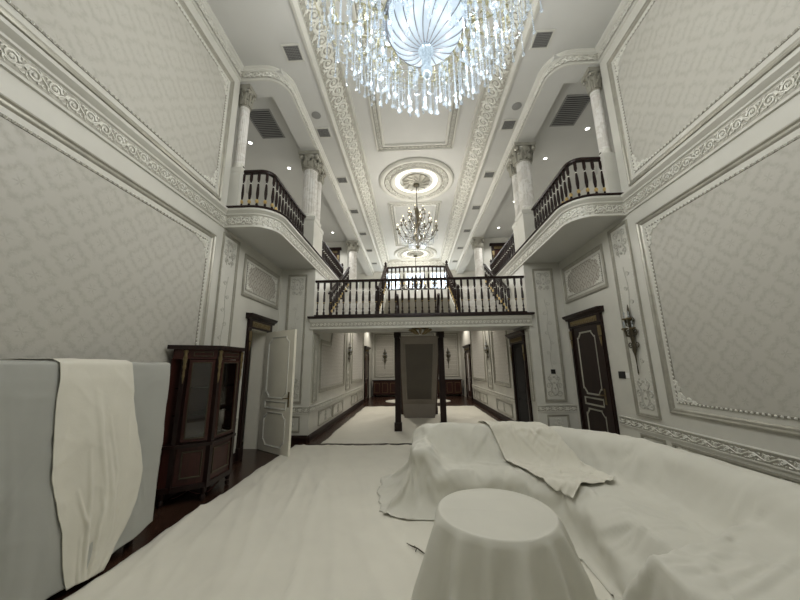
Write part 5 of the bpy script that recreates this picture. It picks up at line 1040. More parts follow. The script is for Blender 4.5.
0,0,1,0,0,1,-1,0,0,1,1,0,0,-2,-5,2,-1,-3,8,-7,-7,6,-1,5,-19,8,7,-1,10,6,-1,2,4,3,6,-19,21,-2,0,-1,-3,-10,2,1,0,1,-1,0,1,-1,1,-1,1,-1,17,5,10,10,7,0,0,0,-6,-16,-14,7,-2,3,1,-17,-28,7,33,6,-2,-15,-17,21,-5,-6,1,2,3,2,-1,1,-1,-3,-3,-1,-1,2,4,3,2,0,-3,-3,-2,0,1,1,-3,-2,-1,2,1,2,1,-1,-1,-2,7,9,-14,3,7,-1,0,-7,
-10,-5,6,2,-5,37,-1,-2,2,-1,-1,3,8,4,4,-9,3,-1,-6,-9,0,3,0,0,0,1,-1,0,0,0,0,0,0,25,-1,0,3,6,3,-1,-2,-3,-3,-4,-2,3,1,-22,-19,23,4,3,-3,-8,-14,11,-7,10,-2,-1,-3,-3,-3,0,0,1,4,5,2,0,-4,-7,-3,-2,1,4,7,3,-1,-4,-2,3,2,3,-2,-1,-3,-2,3,-1,5,0,-3,-2,6,-4,3,6,-2,-2,-6,-7,16,17,0,7,-1,-1,0,-1,7,7,1,1,-2,-2,-9,-7,-2,3,
0,1,-1,0,-1,1,0,0,0,0,0,0,25,-1,0,1,-1,1,0,-1,3,0,-1,1,-3,-15,-20,30,-5,3,-20,-17,17,4,-1,-1,1,10,-8,1,0,0,0,0,2,1,1,-1,0,0,-1,-1,-1,1,1,-1,0,2,0,-2,-1,-1,-2,2,1,-2,-2,-4,3,5,-14,-4,21,-9,6,-5,8,2,11,3,3,2,-2,-3,11,-2,-3,5,7,1,0,3,-1,-5,-9,-5,-2,3,0,0,0,0,0,0,0,0,0,0,1,-1,1,25,0,0,0,-1,1,-3,1,1,
6,2,-12,-12,-1,19,-21,6,-17,-16,20,0,6,-4,1,-6,10,1,-1,1,0,1,1,0,1,-2,0,-1,1,1,-1,0,0,-1,-1,0,0,3,0,-2,0,-1,-2,1,2,-1,0,3,-14,5,6,-1,2,-6,-2,15,15,1,0,0,-1,0,-10,11,-1,4,10,3,-1,-3,-1,-9,-6,-1,0,1,0,1,-1,0,1,-1,1,-1,0,1,-1,0,0,0,25,0,0,0,0,-1,1,-3,1,8,4,1,2,-1,-2,-3,-17,-36,18,1,-2,-3,14,-3,1,1,8,-5,-1,1,
-1,1,1,-3,1,-1,0,0,1,0,0,-1,-1,0,-1,-1,2,4,0,-1,-1,0,-3,1,2,0,-4,5,0,-2,-3,5,7,19,0,1,-8,4,-2,-2,0,5,-1,1,11,-1,3,0,-6,-16,-1,1,0,1,0,0,0,0,0,0,1,-1,1,-1,0,0,0,0,0,25,0,0,0,0,-1,0,1,-2,1,12,4,0,-1,-9,9,-10,5,-27,-4,-11,30,-9,7,-7,-10,7,0,1,0,0,-1,-2,2,-2,0,0,0,0,2,0,0,-1,-1,0,0,-2,0,3,2,1,
-1,2,0,2,2,1,2,1,-1,1,4,8,-5,0,9,-1,-2,-3,0,5,5,-7,12,-2,-1,0,-10,-10,1,0,1,0,0,0,0,0,0,0,0,0,0,0,0,0,0,0,0,0,26,0,0,-1,0,0,1,-1,0,-1,3,12,-1,-1,6,-11,-19,10,15,-5,-3,-13,17,-13,0,-4,-8,7,0,0,-1,-1,-1,-1,1,0,-1,1,0,0,1,0,1,0,0,0,2,1,0,0,0,2,1,3,1,2,1,1,1,2,3,2,1,0,-12,11,1,7,1,3,-1,-6,
-1,2,0,-4,-14,-2,2,0,0,0,0,0,1,-1,0,1,-1,0,0,0,0,1,-1,1,-1,1,-1,25,0,0,1,-1,0,0,1,-1,0,1,3,10,1,3,-14,12,4,-1,0,-1,0,-9,5,1,0,0,0,0,0,1,1,2,1,0,0,1,-1,0,0,-1,0,0,1,0,1,-1,0,0,-2,-1,1,1,0,0,-2,0,-2,-1,-1,0,2,1,2,0,-3,7,0,3,0,-1,-5,-6,-4,-6,-3,1,-2,1,0,0,0,0,0,0,0,0,0,1,-1,0,0,0,
0,0,0,0,0,0,25,0,0,0,0,0,0,0,1,-1,-2,0,6,12,-8,16,-2,1,3,1,0,0,1,-1,0,0,0,-2,1,-1,1,0,0,-1,0,1,0,1,1,-1,0,-1,1,0,0,0,-1,-2,0,1,1,-1,1,0,0,1,-1,0,-1,1,-1,-1,-1,1,0,1,-2,-4,2,-2,-8,-5,-4,-2,-1,-3,1,3,0,1,-1,0,0,0,0,0,0,0,0,0,0,1,-1,0,0,0,0,0,1,25,0,0,0,1,-1,0,0,0,0,0,-4,0,-2,16,
8,7,2,-1,1,1,0,0,0,-1,1,0,0,-2,1,-1,0,-1,0,-1,0,1,2,0,0,-1,0,-1,0,1,-2,0,0,0,0,1,1,-2,1,0,1,1,-1,0,-1,0,-2,-1,-2,-6,-9,-1,-3,-2,1,0,-1,1,1,-1,0,0,0,0,0,1,-1,0,0,0,1,-1,0,0,0,0,0,0,0,0,0,1,0,-1,25,0,0,0,0,0,0,0,0,0,0,0,-3,3,-1,-3,8,8,4,1,0,-1,1,0,0,0,0,1,0,-2,0,-1,0,-1,0,0,
1,1,1,0,-1,0,0,-1,-1,0,-1,0,1,2,0,-1,0,0,1,0,0,0,-1,0,-2,-7,-9,-7,6,-6,2,7,1,0,0,0,0,0,1,-1,0,0,0,0,0,1,-1,0,0,0,0,0,0,1,-1,0,0,0,1,-1,0,0,1,26,-1,0,0,0,1,-1,0,0,1,-1,0,-1,-1,-1,-2,5,0,0,0,0,0,-1,0,1,0,0,0,0,0,0,0,0,0,0,0,0,-2,1,-1,1,1,0,0,0,0,0,0,0,0,0,1,-1,-1,1,0,0,
-2,2,0,0,-1,1,-1,-4,5,0,-2,0,2,0,0,0,0,0,1,0,0,-1,0,0,0,0,0,0,0,1,-1,0,0,0,0,0,0,0,0,0,0,0,25,1,-1,0,0,0,1,-1,0,0,0,0,0,-4,-3,7,0,0,0,0,0,0,-1,1,0,0,1,-1,0,1,-1,0,0,0,0,0,0,-1,0,-1,2,0,0,0,0,0,1,0,-1,0,1,-1,0,-1,-1,0,0,1,1,0,0,0,-27,7,4,11,4,-6,6,0,2,-1,0,0,1,-1,0,0,
0,0,0,0,1,-1,0,0,0,0,0,0,0,0,1,-1,0,0,0,0,0),
  (79,25,25,26,25,25,25,25,25,26,25,25,25,25,25,26,25,25,25,26,25,25,25,25,26,25,25,25,26,25,25,25,25,25,26,25,25,25,25,25,26,25,25,25,25,25,26,25,25,25,25,26,25,25,25,26,25,25,25,25,26,25,25,25,26,25,25,25,25,14,0,25,26,25,25,26,25,25,25,25,25,25,25,25,26,25,25,25,25,25,26,25,25,25,25,26,25,25,25,0,0,1,-1,0,0,0,0,1,-1,0,0,0,1,0,-1,0,0,1,-1,0,
0,0,1,-1,0,0,0,0,0,0,0,0,0,0,0,0,0,0,1,-1,0,0,0,0,0,0,0,0,0,0,0,0,0,0,-1,1,0,0,0,-1,0,1,0,-1,0,0,0,0,1,1,0,-1,1,0,-1,1,0,0,-1,0,0,0,0,-1,1,0,0,0,0,-1,0,0,0,1,-1,0,0,0,1,0,-1,0,0,0,0,1,-1,0,0,0,0,0,0,0,0,1,-1,0,0,0,1,-1,0,0,0,0,0,0,0,0,0,0,0,0,0,0,0,0,0,0,
0,0,0,0,0,0,0,0,0,0,0,0,0,0,-1,0,1,0,0,0,-1,0,0,0,0,0,0,1,1,0,0,-1,1,0,-1,0,0,1,0,-1,0,0,0,-1,1,0,-1,0,0,0,0,1,-1,0,0,0,0,0,0,0,0,0,0,1,-1,0,0,0,0,1,-1,0,0,0,0,0,0,0,0,0,0,0,0,0,1,-1,0,0,0,0,1,-1,0,0,0,1,-1,0,0,0,0,0,1,-1,0,0,0,0,0,0,0,0,0,0,0,-1,0,0,0,0,
0,0,0,1,0,-1,1,1,0,0,0,-1,0,0,1,0,0,-1,1,-1,0,0,0,-1,1,0,0,0,0,0,-1,0,0,0,0,0,0,0,0,0,1,0,-1,0,0,0,0,1,-1,0,0,0,0,0,0,0,0,1,-1,0,0,0,0,0,0,0,0,0,0,0,0,0,0,0,0,0,0,0,0,0,1,-1,0,0,0,0,0,0,0,0,0,0,0,0,1,0,-1,0,0,0,0,0,-1,0,0,1,1,0,0,0,0,0,0,-1,0,0,1,0,0,-1,
0,0,0,0,0,-1,0,0,0,-1,0,0,1,0,0,0,0,0,1,-1,0,0,0,0,0,1,-1,0,0,0,0,0,0,0,0,1,-1,0,0,0,0,1,-1,0,0,0,0,1,-1,0,0,0,1,-1,0,0,0,0,0,0,0,0,0,0,0,0,0,0,0,0,0,0,1,-1,0,0,0,-1,1,-1,0,0,0,0,1,2,-1,0,-1,0,1,0,-1,0,0,0,0,0,1,-1,0,0,-1,1,0,-1,0,0,0,0,0,-1,0,0,0,1,0,-1,0,0,
0,0,0,1,-1,0,0,0,0,0,1,-1,0,1,-1,0,0,0,0,1,-1,0,0,0,0,0,0,0,0,0,0,0,0,0,0,0,0,1,-1,0,0,0,0,0,0,0,0,0,0,0,0,0,0,0,1,-1,1,-3,1,0,0,-4,0,5,2,0,0,0,-1,-1,-1,1,0,0,0,0,1,-1,0,0,0,0,0,1,1,-4,2,0,0,-1,0,0,0,1,-1,0,0,0,0,0,0,1,-1,0,0,0,1,0,0,-1,0,0,0,0,0,0,0,0,0,0,
0,0,0,0,1,-1,0,0,0,0,0,0,0,0,0,0,0,0,0,0,0,0,0,0,0,0,0,0,0,0,-1,1,0,0,1,-1,0,-1,-1,1,2,0,-5,9,-1,-5,0,1,-1,1,0,1,0,0,0,-1,3,0,-3,0,0,0,1,0,-6,-7,9,3,-1,-1,0,0,0,0,0,0,0,0,0,1,-1,0,0,0,1,-1,0,0,0,0,0,0,0,0,0,0,1,-1,0,0,0,1,0,-1,0,0,0,0,1,-1,0,0,0,0,1,-1,0,0,0,0,
0,0,0,0,0,0,0,0,0,0,0,0,0,0,0,0,1,-1,-2,2,-3,6,5,-15,5,2,1,2,0,0,-1,0,1,0,1,-1,0,-3,0,0,0,0,-15,11,-4,-5,7,7,-1,-2,0,0,0,0,0,0,0,1,-1,0,0,0,0,0,0,0,0,0,0,1,-1,0,0,0,1,-1,0,0,0,1,-1,0,0,0,0,1,0,-1,0,0,0,0,0,0,0,0,0,0,0,0,0,0,0,0,0,0,0,0,0,0,0,0,0,0,0,1,2,0,-3,1,
-2,0,21,-15,4,-2,-2,-5,0,2,1,-1,0,0,-5,-3,6,0,1,-1,-1,-9,3,8,-6,-18,11,9,1,0,0,0,0,0,0,1,-1,0,0,0,0,0,0,0,0,0,0,0,0,0,0,0,1,-1,0,0,0,1,-1,0,0,0,0,0,0,0,0,0,0,0,0,0,0,0,0,0,0,0,0,0,0,0,0,0,0,0,0,0,-1,1,0,0,0,1,-1,0,1,2,2,-4,8,9,-6,-6,-10,1,4,-1,1,0,0,0,0,5,-1,0,-1,-6,0,-19,
25,-12,-17,-15,20,0,7,9,-3,0,0,0,0,1,-1,0,0,0,0,0,1,-1,0,0,0,0,0,0,0,0,0,0,0,0,0,1,-1,0,0,0,0,0,1,-1,0,0,0,0,0,0,0,0,0,0,0,0,0,0,0,0,-1,1,0,0,0,0,0,1,-1,0,0,0,0,1,0,0,-3,-2,11,11,0,-2,-19,16,1,-11,-2,-1,1,0,0,0,-1,3,0,-4,5,1,19,-30,-26,-4,22,-6,-2,3,9,11,0,0,0,1,-1,0,0,0,0,1,0,-1,
0,0,0,0,0,0,0,0,0,1,-1,0,0,1,-1,0,0,0,0,0,0,0,0,0,0,0,0,0,0,0,-1,1,0,0,0,0,0,0,0,1,-1,0,0,0,0,0,0,0,0,0,1,1,-2,0,0,2,3,11,3,-8,18,-7,-16,1,2,-9,-1,0,0,0,0,0,4,-4,6,-1,0,-22,-8,4,14,-2,-5,-4,2,3,-3,0,0,0,0,0,0,0,1,0,-1,0,0,0,0,0,0,1,0,-1,0,0,0,0,0,0,0,0,0,0,0,0,0,1,
-1,0,0,0,0,0,0,0,0,1,-1,0,0,0,0,0,0,0,0,0,0,0,0,0,1,-1,0,0,0,0,0,1,0,0,1,5,8,-6,-12,6,24,-17,-2,-21,13,-2,0,0,0,1,0,-4,8,0,1,-12,-13,-2,22,1,1,0,-1,-11,-16,0,0,0,1,-1,0,0,1,-1,0,0,0,0,0,0,1,0,-1,0,0,0,1,-1,0,0,0,0,0,0,0,0,0,1,-1,0,0,0,0,0,0,0,0,1,-1,0,0,0,0,0,0,0,0,0,0,0,
0,0,0,0,0,0,0,0,1,0,0,0,0,1,6,0,-17,2,-4,-2,21,-37,31,-3,0,-3,2,0,-1,-1,4,3,0,-10,-5,-8,25,-1,2,0,6,-13,-26,-2,18,0,1,-1,0,1,0,-1,0,0,0,0,0,1,0,-1,0,0,0,0,0,0,0,0,0,0,0,0,0,0,0,0,0,0,0,0,0,0,0,0,0,1,-1,0,0,0,0,0,0,0,0,1,-1,0,0,0,0,1,-1,0,0,0,0,0,0,0,0,0,1,3,-9,23,0,-3,-30,-9,
20,0,2,1,1,-3,0,-1,1,14,-15,-6,-2,2,30,-5,-13,11,-6,-15,-15,-3,17,1,1,-1,0,0,0,0,0,0,0,0,1,0,-1,0,0,0,0,0,1,0,-1,0,0,0,1,-1,0,0,0,0,1,-1,0,0,0,0,0,0,0,1,-1,0,0,0,0,0,0,0,0,1,-1,0,0,0,0,0,0,0,0,0,0,0,0,0,0,0,0,-1,2,5,-9,-11,1,25,-20,6,0,0,-2,0,1,-1,0,-2,3,5,-21,-1,3,9,8,13,-17,-11,-7,-4,
24,-1,1,0,0,0,1,-1,0,0,0,0,1,-1,0,0,0,0,0,1,0,-1,0,0,0,0,1,-1,0,0,0,0,1,-1,0,0,0,0,0,0,0,0,0,0,0,0,0,1,-1,0,0,0,0,0,0,0,0,0,0,0,0,0,0,0,1,-1,0,0,0,-1,-1,1,3,-7,4,-12,2,4,3,0,0,2,0,-1,-1,1,3,-8,5,20,-8,4,-2,6,-32,-9,0,1,23,1,1,0,0,0,0,0,0,0,0,0,0,0,0,0,0,0,0,1,-1,0,
0,0,0,1,0,-1,0,0,0,0,0,0,0,0,0,0,0,0,0,0,1,-1,0,0,0,0,0,0,0,0,1,-1,0,0,0,0,0,0,0,0,0,0,0,0,0,0,0,0,-1,0,1,1,-12,-8,12,-13,14,4,0,-1,0,-2,0,2,0,0,-11,12,6,14,0,-1,-2,4,-19,2,3,-4,-1,2,0,0,0,1,-1,0,0,0,0,1,-1,0,0,0,1,0,-1,0,0,0,0,1,-1,0,0,0,0,0,1,0,-1,0,0,0,0,0,0,0,1,-1,
0,0,0,0,1,-1,0,0,0,0,0,0,0,0,0,0,0,-1,1,0,0,0,0,0,0,0,0,0,0,-2,-1,-13,9,-18,12,13,5,-10,2,0,2,2,0,0,-15,12,0,2,5,2,-4,-8,-3,27,-6,-4,-6,-2,0,1,0,1,-1,0,0,0,0,0,0,0,0,0,1,-1,0,0,0,0,0,1,-1,0,0,0,0,1,0,-1,0,0,0,0,0,0,0,1,0,-1,0,0,0,0,0,0,0,0,0,0,-1,1,0,0,0,0,0,0,0,0,0,0,
0,-1,1,0,0,0,1,0,-8,-2,17,-18,-1,12,1,-5,5,0,1,0,-1,-1,0,8,-9,0,-1,0,-3,-13,8,29,-4,3,-7,-5,-6,2,0,0,0,0,0,0,0,0,1,-1,0,0,1,-1,0,0,0,0,1,0,-1,0,0,0,0,1,-1,0,0,0,0,0,1,0,0,0,-1,0,0,0,0,0,0,0,-1,1,1,0,-1,0,0,0,0,0,0,0,0,0,0,0,0,0,0,-1,1,0,0,0,2,-7,-13,15,11,-7,-16,12,3,5,-1,-1,0,-1,
-2,1,11,1,-12,-1,0,-2,2,-17,8,9,-1,15,0,-9,0,0,1,-1,0,0,0,0,1,-1,0,0,0,0,0,0,0,0,1,-1,0,0,0,1,0,0,-1,0,0,0,0,1,0,-1,0,0,0,0,0,0,0,0,0,0,0,0,0,0,0,1,-1,0,0,0,0,0,0,0,1,-1,0,0,0,0,0,0,0,0,1,-1,0,5,-6,-1,1,-2,4,1,0,0,0,0,-1,6,-1,4,-2,-8,0,0,0,-2,6,-17,1,12,-2,-4,16,1,-1,0,0,0,
0,0,1,-1,0,0,0,0,0,0,0,0,1,-1,0,0,1,0,-1,0,0,0,0,0,1,0,-1,0,0,0,0,0,0,0,1,0,0,0,-1,0,0,0,0,0,0,1,-2,1,0,0,0,0,0,0,0,0,0,0,0,0,-1,0,1,0,0,0,4,-5,-6,9,13,-14,0,0,0,0,-1,1,4,3,-12,6,-2,1,-2,1,0,-4,6,-10,-4,3,13,12,-1,-1,0,0,0,1,0,-1,0,0,0,0,1,-1,0,0,0,0,0,0,1,-1,0,0,0,0,
0,0,0,0,0,0,0,0,0,1,0,0,0,-1,0,0,0,1,-1,0,0,0,0,0,0,1,-1,0,0,0,0,0,-1,1,0,0,0,0,0,0,0,-1,1,0,0,-1,-2,-4,5,5,-1,-1,1,0,-1,-1,-1,2,-1,-1,2,0,-1,-1,0,4,-7,-2,3,1,3,8,6,2,-1,0,0,1,-1,0,0,0,0,0,0,0,0,0,0,0,0,0,0,0,0,0,0,0,0,0,1,0,-1,0,0,0,0,1,-1,0,0,0,0,0,0,0,0,1,0,-1,
0,0,0,0,0,0,0,0,0,0,0,0,-1,0,1,0,0,0,0,0,0,-1,0,1,-1,-2,-4,6,3,-1,1,-1,0,1,-1,-1,0,-1,1,0,0,1,-2,2,3,-6,-3,2,1,1,3,-1,3,2,1,0,-1,0,0,0,0,0,0,0,0,0,0,0,0,0,0,1,-1,0,0,0,0,0,1,-1,0,0,0,0,1,0,-1,0,0,0,0,0,0,0,1,0,-1,-1,1,0,0,0,0,0,0,0,0,0,0,0,0,0,0,-1,0,1,0,0,0,0,
0,0,0,-1,-3,-1,5,2,0,-1,0,0,0,0,-3,1,-1,0,2,1,-1,0,0,2,-2,-5,2,1,2,2,-1,1,1,0,0,0,0,0,0,0,1,0,0,-1,0,0,0,0,0,1,-1,0,0,0,0,0,0,0,0,0,0,0,0,0,0,0,0,0,0,0,0,1,0,-1,0,0,1,-1,0,0,0,0,0,0,0,0,0,0,0,0,0,0,0,0,-1,0,1,0,0,0,0,0,-1,-3,-2,5,1,1,0,0,0,0,0,5,-7,-1,0,1,2,0,
-1,-1,1,1,-4,0,2,2,1,-1,0,1,0,0,0,0,0,1,0,-1,0,0,0,0,0,0,1,-1,0,0,0,0,0,0,0,1,-1,0,0,0,0,1,-1,0,0,0,0,0,1,0,-1,0,0,0,1,0,-1,0,0,0,0,0,0,0,0,0,0,0,0,0,0,0,0,0,0,0,0,0,0,0,0,-2,-2,-1,6,-1,1,1,0,0,0,1,-1,-10,1,5,2,1,0,-1,0,0,1,-4,1,2,2,0,-1,-1,0,0,0,0,1,0,-1,0,0,0,
0,0,0,1,0,-1,1,-1,0,0,0,1,0,0,-1,0,0,0,1,0,-1,0,0,0,0,1,0,-1,0,0,0,0,0,0,-1,1,0,0,0,0,0,0,0,-1,0,1,0,0,0,0,0,0,0,0,-1,1,0,0,0,0,-5,1,1,-5,7,2,0,0,0,0,0,-3,6,-10,7,-2,2,-1,3,-3,1,0,-3,-1,3,2,-1,0,-2,0,0,0,1,-1,0,0,0,0,0,0,1,0,-1,0,0,0,0,0,1,0,-1,0,0,0,0,1,0,-1,0,0,
0,0,0,1,-1,0,0,0,0,0,0,0,1,-1,-1,1,0,0,0,0,0,0,0,0,-1,1,0,0,0,0,0,0,0,1,-1,0,0,0,8,-6,-7,2,1,3,0,0,0,0,0,0,2,-4,9,-7,-2,2,-1,-1,-6,8,4,-6,13,6,-1,-1,-14,-2,-2,1,0,-1,0,0,0,0,0,1,0,-1,0,0,0,1,-1,0,0,0,0,0,0,1,0,0,-1,0,0,0,0,0,1,0,-1,0,0,0,0,0,0,0,0,0,0,0,0,0,0,0,0,0,
0,0,0,0,-1,1,0,0,0,0,0,0,-1,1,0,0,0,3,-4,-2,7,8,-11,0,0,0,0,0,0,1,-2,8,3,-11,0,0,0,-3,-8,13,13,-30,13,7,6,6,-15,0,0,1,0,-1,0,0,1,0,-1,0,0,0,0,1,-1,0,0,1,-1,0,0,0,0,0,0,0,0,0,0,0,1,-1,0,0,0,0,0,0,0,0,0,0,-1,1,0,0,0,0,0,0,0,0,0,0,0,0,0,0,0,0,0,0,0,0,-1,1,0,0,-5,1,-3,10,
7,-9,0,0,1,0,-2,1,0,-3,-1,4,0,-1,0,-1,-4,-11,-5,4,31,-14,-10,6,10,1,-3,1,0,0,0,0,0,-1,0,0,1,0,0,0,-1,0,0,1,-1,0,0,0,1,-1,0,0,0,0,0,1,0,-1,0,0,0,0,0,0,1,0,-1,0,0,0,0,1,-1,0,0,0,0,0,0,0,0,0,0,-1,1,0,0,0,0,0,0,0,-1,0,3,-4,-2,4,-2,4,-1,0,1,-1,0,-1,1,2,3,-13,8,-1,1,-3,-4,17,-6,-2,5,-11,
-2,9,-5,2,13,-7,1,0,0,1,-2,0,1,0,0,-1,0,0,0,0,0,1,-1,0,0,0,0,0,0,0,0,0,1,0,-1,0,0,0,0,0,0,1,0,-1,0,1,0,0,-2,1,0,0,0,0,0,0,-1,0,1,0,0,0,0,0,0,0,0,0,0,0,0,0,0,3,-3,-5,-11,25,-9,1,1,-1,0,0,1,0,2,-1,-3,0,1,-1,-4,2,4,0,3,-1,-4,-1,4,4,-1,-1,-3,2,-2,0,0,2,-1,-2,0,0,0,1,0,0,0,1,
-1,0,1,0,1,0,-1,-1,0,0,0,-1,0,0,0,1,0,0,0,1,-1,0,0,0,1,0,-2,1,0,0,0,0,0,-1,1,1,0,-1,0,0,0,0,-1,0,1,0,0,0,0,0,0,2,0,-5,-3,8,11,-11,1,-2,0,0,0,1,-1,-1,1,16,-16,0,0,0,0,1,10,-1,-6,-4,-7,2,1,3,1,-4,2,0,-1,-1,-1,0,1,0,0,0,0,1,0,1,-1,0,0,-1,0,0,0,0,1,0,-1,1,0,-1,0,1,0,1,0,0,-1,0,
0,0,0,0,-4,7,-2,-2,0,0,0,1,0,-2,0,0,1,0,0,0,0,0,0,-1,0,1,0,0,-1,0,3,-13,7,-13,23,-6,1,1,1,-2,0,-1,0,-2,0,-2,5,1,-1,-2,-2,5,-13,6,8,9,-2,-12,0,0,1,0,-2,9,-5,-6,0,2,1,-1,0,2,3,-1,-1,0,-1,0,0,0,-3,0,0,0,0,0,1,1,-1,0,2,0,-1,0,0,0,0,0,0,0,-1,1,0,3,-11,13,-4,-2,1,0,-1,-1,1,0,0,0,0,0,0,0,
0,0,0,1,-2,0,-1,1,3,-14,11,-7,5,13,-7,-3,0,0,2,0,-2,0,2,-5,0,5,-1,0,-2,-1,0,-2,-6,-3,1,1,16,-1,2,0,-4,-3,-14,1,9,6,1,1,1,0,-2,-2,0,0,0,0,0,0,0,2,-2,-2,1,0,0,-1,0,0,0,0,0,0,-1,-1,0,0,0,0,0,1,-1,2,3,-5,0,12,-7,-2,0,-3,2,0,0,1,0,0,0,0,0,0,0,0,-2,1,0,1,2,-15,12,-5,-14,28,-6,-3,1,1,0,0,0,1,
-3,3,-4,4,-1,1,-2,-1,-2,-1,0,1,-7,2,9,4,3,2,0,-3,-7,-12,8,6,2,1,1,0,-1,-1,-5,-1,0,0,0,-2,0,0,1,2,1,-1,0,0,0,0,0,-1,-1,0,0,0,0,0,0,0,0,-2,0,-3,3,9,7,-16,8,9,-11,-2,1,0,0,0,-1,0,0,0,1,0,0,0,-1,1,0,0,2,-15,16,-4,-19,25,2,-5,-1,0,-1,0,0,-1,2,-3,1,2,11,-8,-4,0,-2,-2,0,-1,-10,10,1,0,2,2,3,2,-3,-2,
-2,2,7,1,2,1,-12,0,1,-5,2,0,0,-3,2,0,0,1,-1,0,0,1,0,0,0,0,1,0,0,0,-1,0,1,0,0,-1,2,-4,4,1,-3,10,7,-11,-2,9,-5,-6,0,1,0,0,0,0,0,-1,0,0,0,1,0,3,0,-13,15,-6,-18,27,-1,-4,-2,-1,1,0,0,0,0,-2,1,-4,-2,8,-2,0,-1,-2,-1,-12,-2,16,0,-3,1,1,1,1,1,-2,2,7,-2,-4,3,9,4,3,-25,-1,6,0,-4,-1,2,0,0,0,-1,1,0,1,
-1,0,0,0,0,0,0,0,0,1,0,0,0,0,1,0,4,2,-18,-5,-1,8,17,-13,1,1,5,0,-1,0,0,0,1,0,0,0,0,0,2,1,-2,-8,15,-9,-16,24,-1,0,-6,0,1,-1,0,0,0,1,-2,3,-4,5,-4,0,1,-1,-2,3,-2,-4,-2,2,12,-5,1,-1,1,-1,-3,3,7,2,-4,3,1,-35,-2,22,0,3,-2,2,1,1,-1,0,0,0,0,0,-1,1,0,0,0,0,0,0,1,0,0,0,0,0,0,0,0,-2,13,3,-13,4,
1,-33,18,0,6,3,0,0,0,1,0,-1,1,0,0,2,0,-2,0,-2,8,-5,-11,14,2,0,-7,1,0,0,0,1,0,-1,0,0,-4,3,10,-2,-6,-2,-2,-3,1,1,-2,7,5,-10,6,5,0,-2,-2,-6,1,0,8,10,1,-3,-19,-3,3,-3,0,1,2,0,0,2,0,0,0,0,1,0,-1,0,0,0,1,0,0,-1,1,0,0,-1,0,0,1,0,2,-15,17,9,-18,2,8,-4,1,0,-1,-1,-1,0,-1,0,0,-1,1,0,-1,0,-1,-3,1,-1,
0,11,5,-3,-7,1,0,1,0,0,-1,0,-1,-1,0,4,-8,5,1,0,0,-3,-2,-6,-3,15,-4,-7,5,7,4,3,-1,-6,-2,0,7,9,-2,-2,-12,8,-5,-4,1,-3,2,0,1,0,-1,1,0,0,0,-1,0,1,0,0,0,-1,1,0,0,-1,0,1,0,0,0,-1,0,0,0,-8,2,15,-16,8,1,-4,-1,1,1,2,0,0,0,0,-3,-1,0,-2,0,1,3,2,-4,1,8,-1,-5,2,0,0,-1,0,0,1,-1,-1,-2,0,2,2,-3,1,1,-2,
-2,-2,5,-7,-1,0,5,4,3,1,0,2,-8,0,0,4,4,-1,-1,-8,18,-13,3,-2,-4,0,0,-1,1,0,-1,0,1,0,0,0,-1,0,1,0,0,-1,0,0,1,0,-1,0,0,0,0,1,0,-1,2,0,-6,4,-2,-3,5,2,0,0,-1,0,-1,-3,-2,3,0,0,1,3,0,-1,-4,5,1,-2,0,1,-1,0,0,0,0,1,-1,0,-1,0,1,-2,11,2,-10,-1,-3,-1,5,-2,-6,1,0,1,4,6,3,0,0,-10,0,-3,2,0,3,-4,-12,13,
1,0,-3,1,-1,0,0,-1,1,0,0,-1,0,1,0,0,0,-1,0,1,0,0,0,-1,1,0,0,0,0,0,-1,0,0,0,-1,0,-1,-2,3,1,-1,0,0,0,0,-1,2,2,0,0,0,0,-3,1,0,2,-1,-1,1,0,0,0,1,0,0,0,-1,0,-2,3,0,0,-6,7,2,-2,-3,-2,-3,-4,-9,21,-1,-1,-6,2,3,3,1,-3,-1,-2,3,0,-1,3,-1,9,-9,2,-2,-1,1,-1,0,0,0,-1,1,0,0,0,-1,0,1,0,0,0,-1,1,
0,0,0,-1,1,0,0,0,0,0,0,0,-3,1,-2,2,1,0,-1,0,0,0,0,0,2,1,0,0,0,0,0,0,-1,0,0,1,0,-1,0,0,1,-1,0,0,0,0,-2,2,-4,3,1,-5,4,1,-1,-1,0,-4,8,-5,-5,0,0,6,3,6,-4,-1,-7,2,2,0,0,-1,4,-3,4,-4,1,0,-2,1,-1,1,0,0,0,-1,1,0,0,0,0,-1,0,1,0,0,-1,1,0,0,0,-1,0,0,0,1,0,-1,0,0,1,0,-1,0,0,0,0,0,
0,1,0,0,0,0,0,0,0,0,0,0,0,0,0,0,0,1,0,-1,0,0,0,1,-1,0,-1,-1,-1,-1,13,-4,-5,-1,-2,0,0,4,6,-13,-3,4,13,1,-1,0,-1,-9,0,0,0,4,2,-4,-1,1,-7,6,0,-2,1,0,0,0,0,0,0,-1,0,1,0,0,0,0,-1,0,1,0,-1,0,1,0,0,0,0,0,-1,0,1,0,0,-1,2,-2,0,0,1,0,0,0,-1,0,0,0,0,0,1,0,0,0,0,0,0,0,0,1,-1,0,0,1,
0,0,-2,0,1,-2,0,-1,6,10,-3,-11,0,0,-3,7,-7,9,2,-15,6,-6,14,0,2,-2,-7,0,0,1,4,-1,-2,1,0,-1,1,-1,-2,1,0,0,0,0,0,0,0,0,-1,0,0,1,0,0,0,-1,0,1,0,-1,0,0,0,0,0,1,0,0,0,0,-1,1,0,0,0,-1,0,0,0,1,0,0,0,0,0,-1,0,0,1,0,0,0,0,0,0,0,0,1,-1,0,0,0,-1,-3,2,4,-5,0,10,-10,0,0,-2,-9,6,-9,4,18,-4,-12,
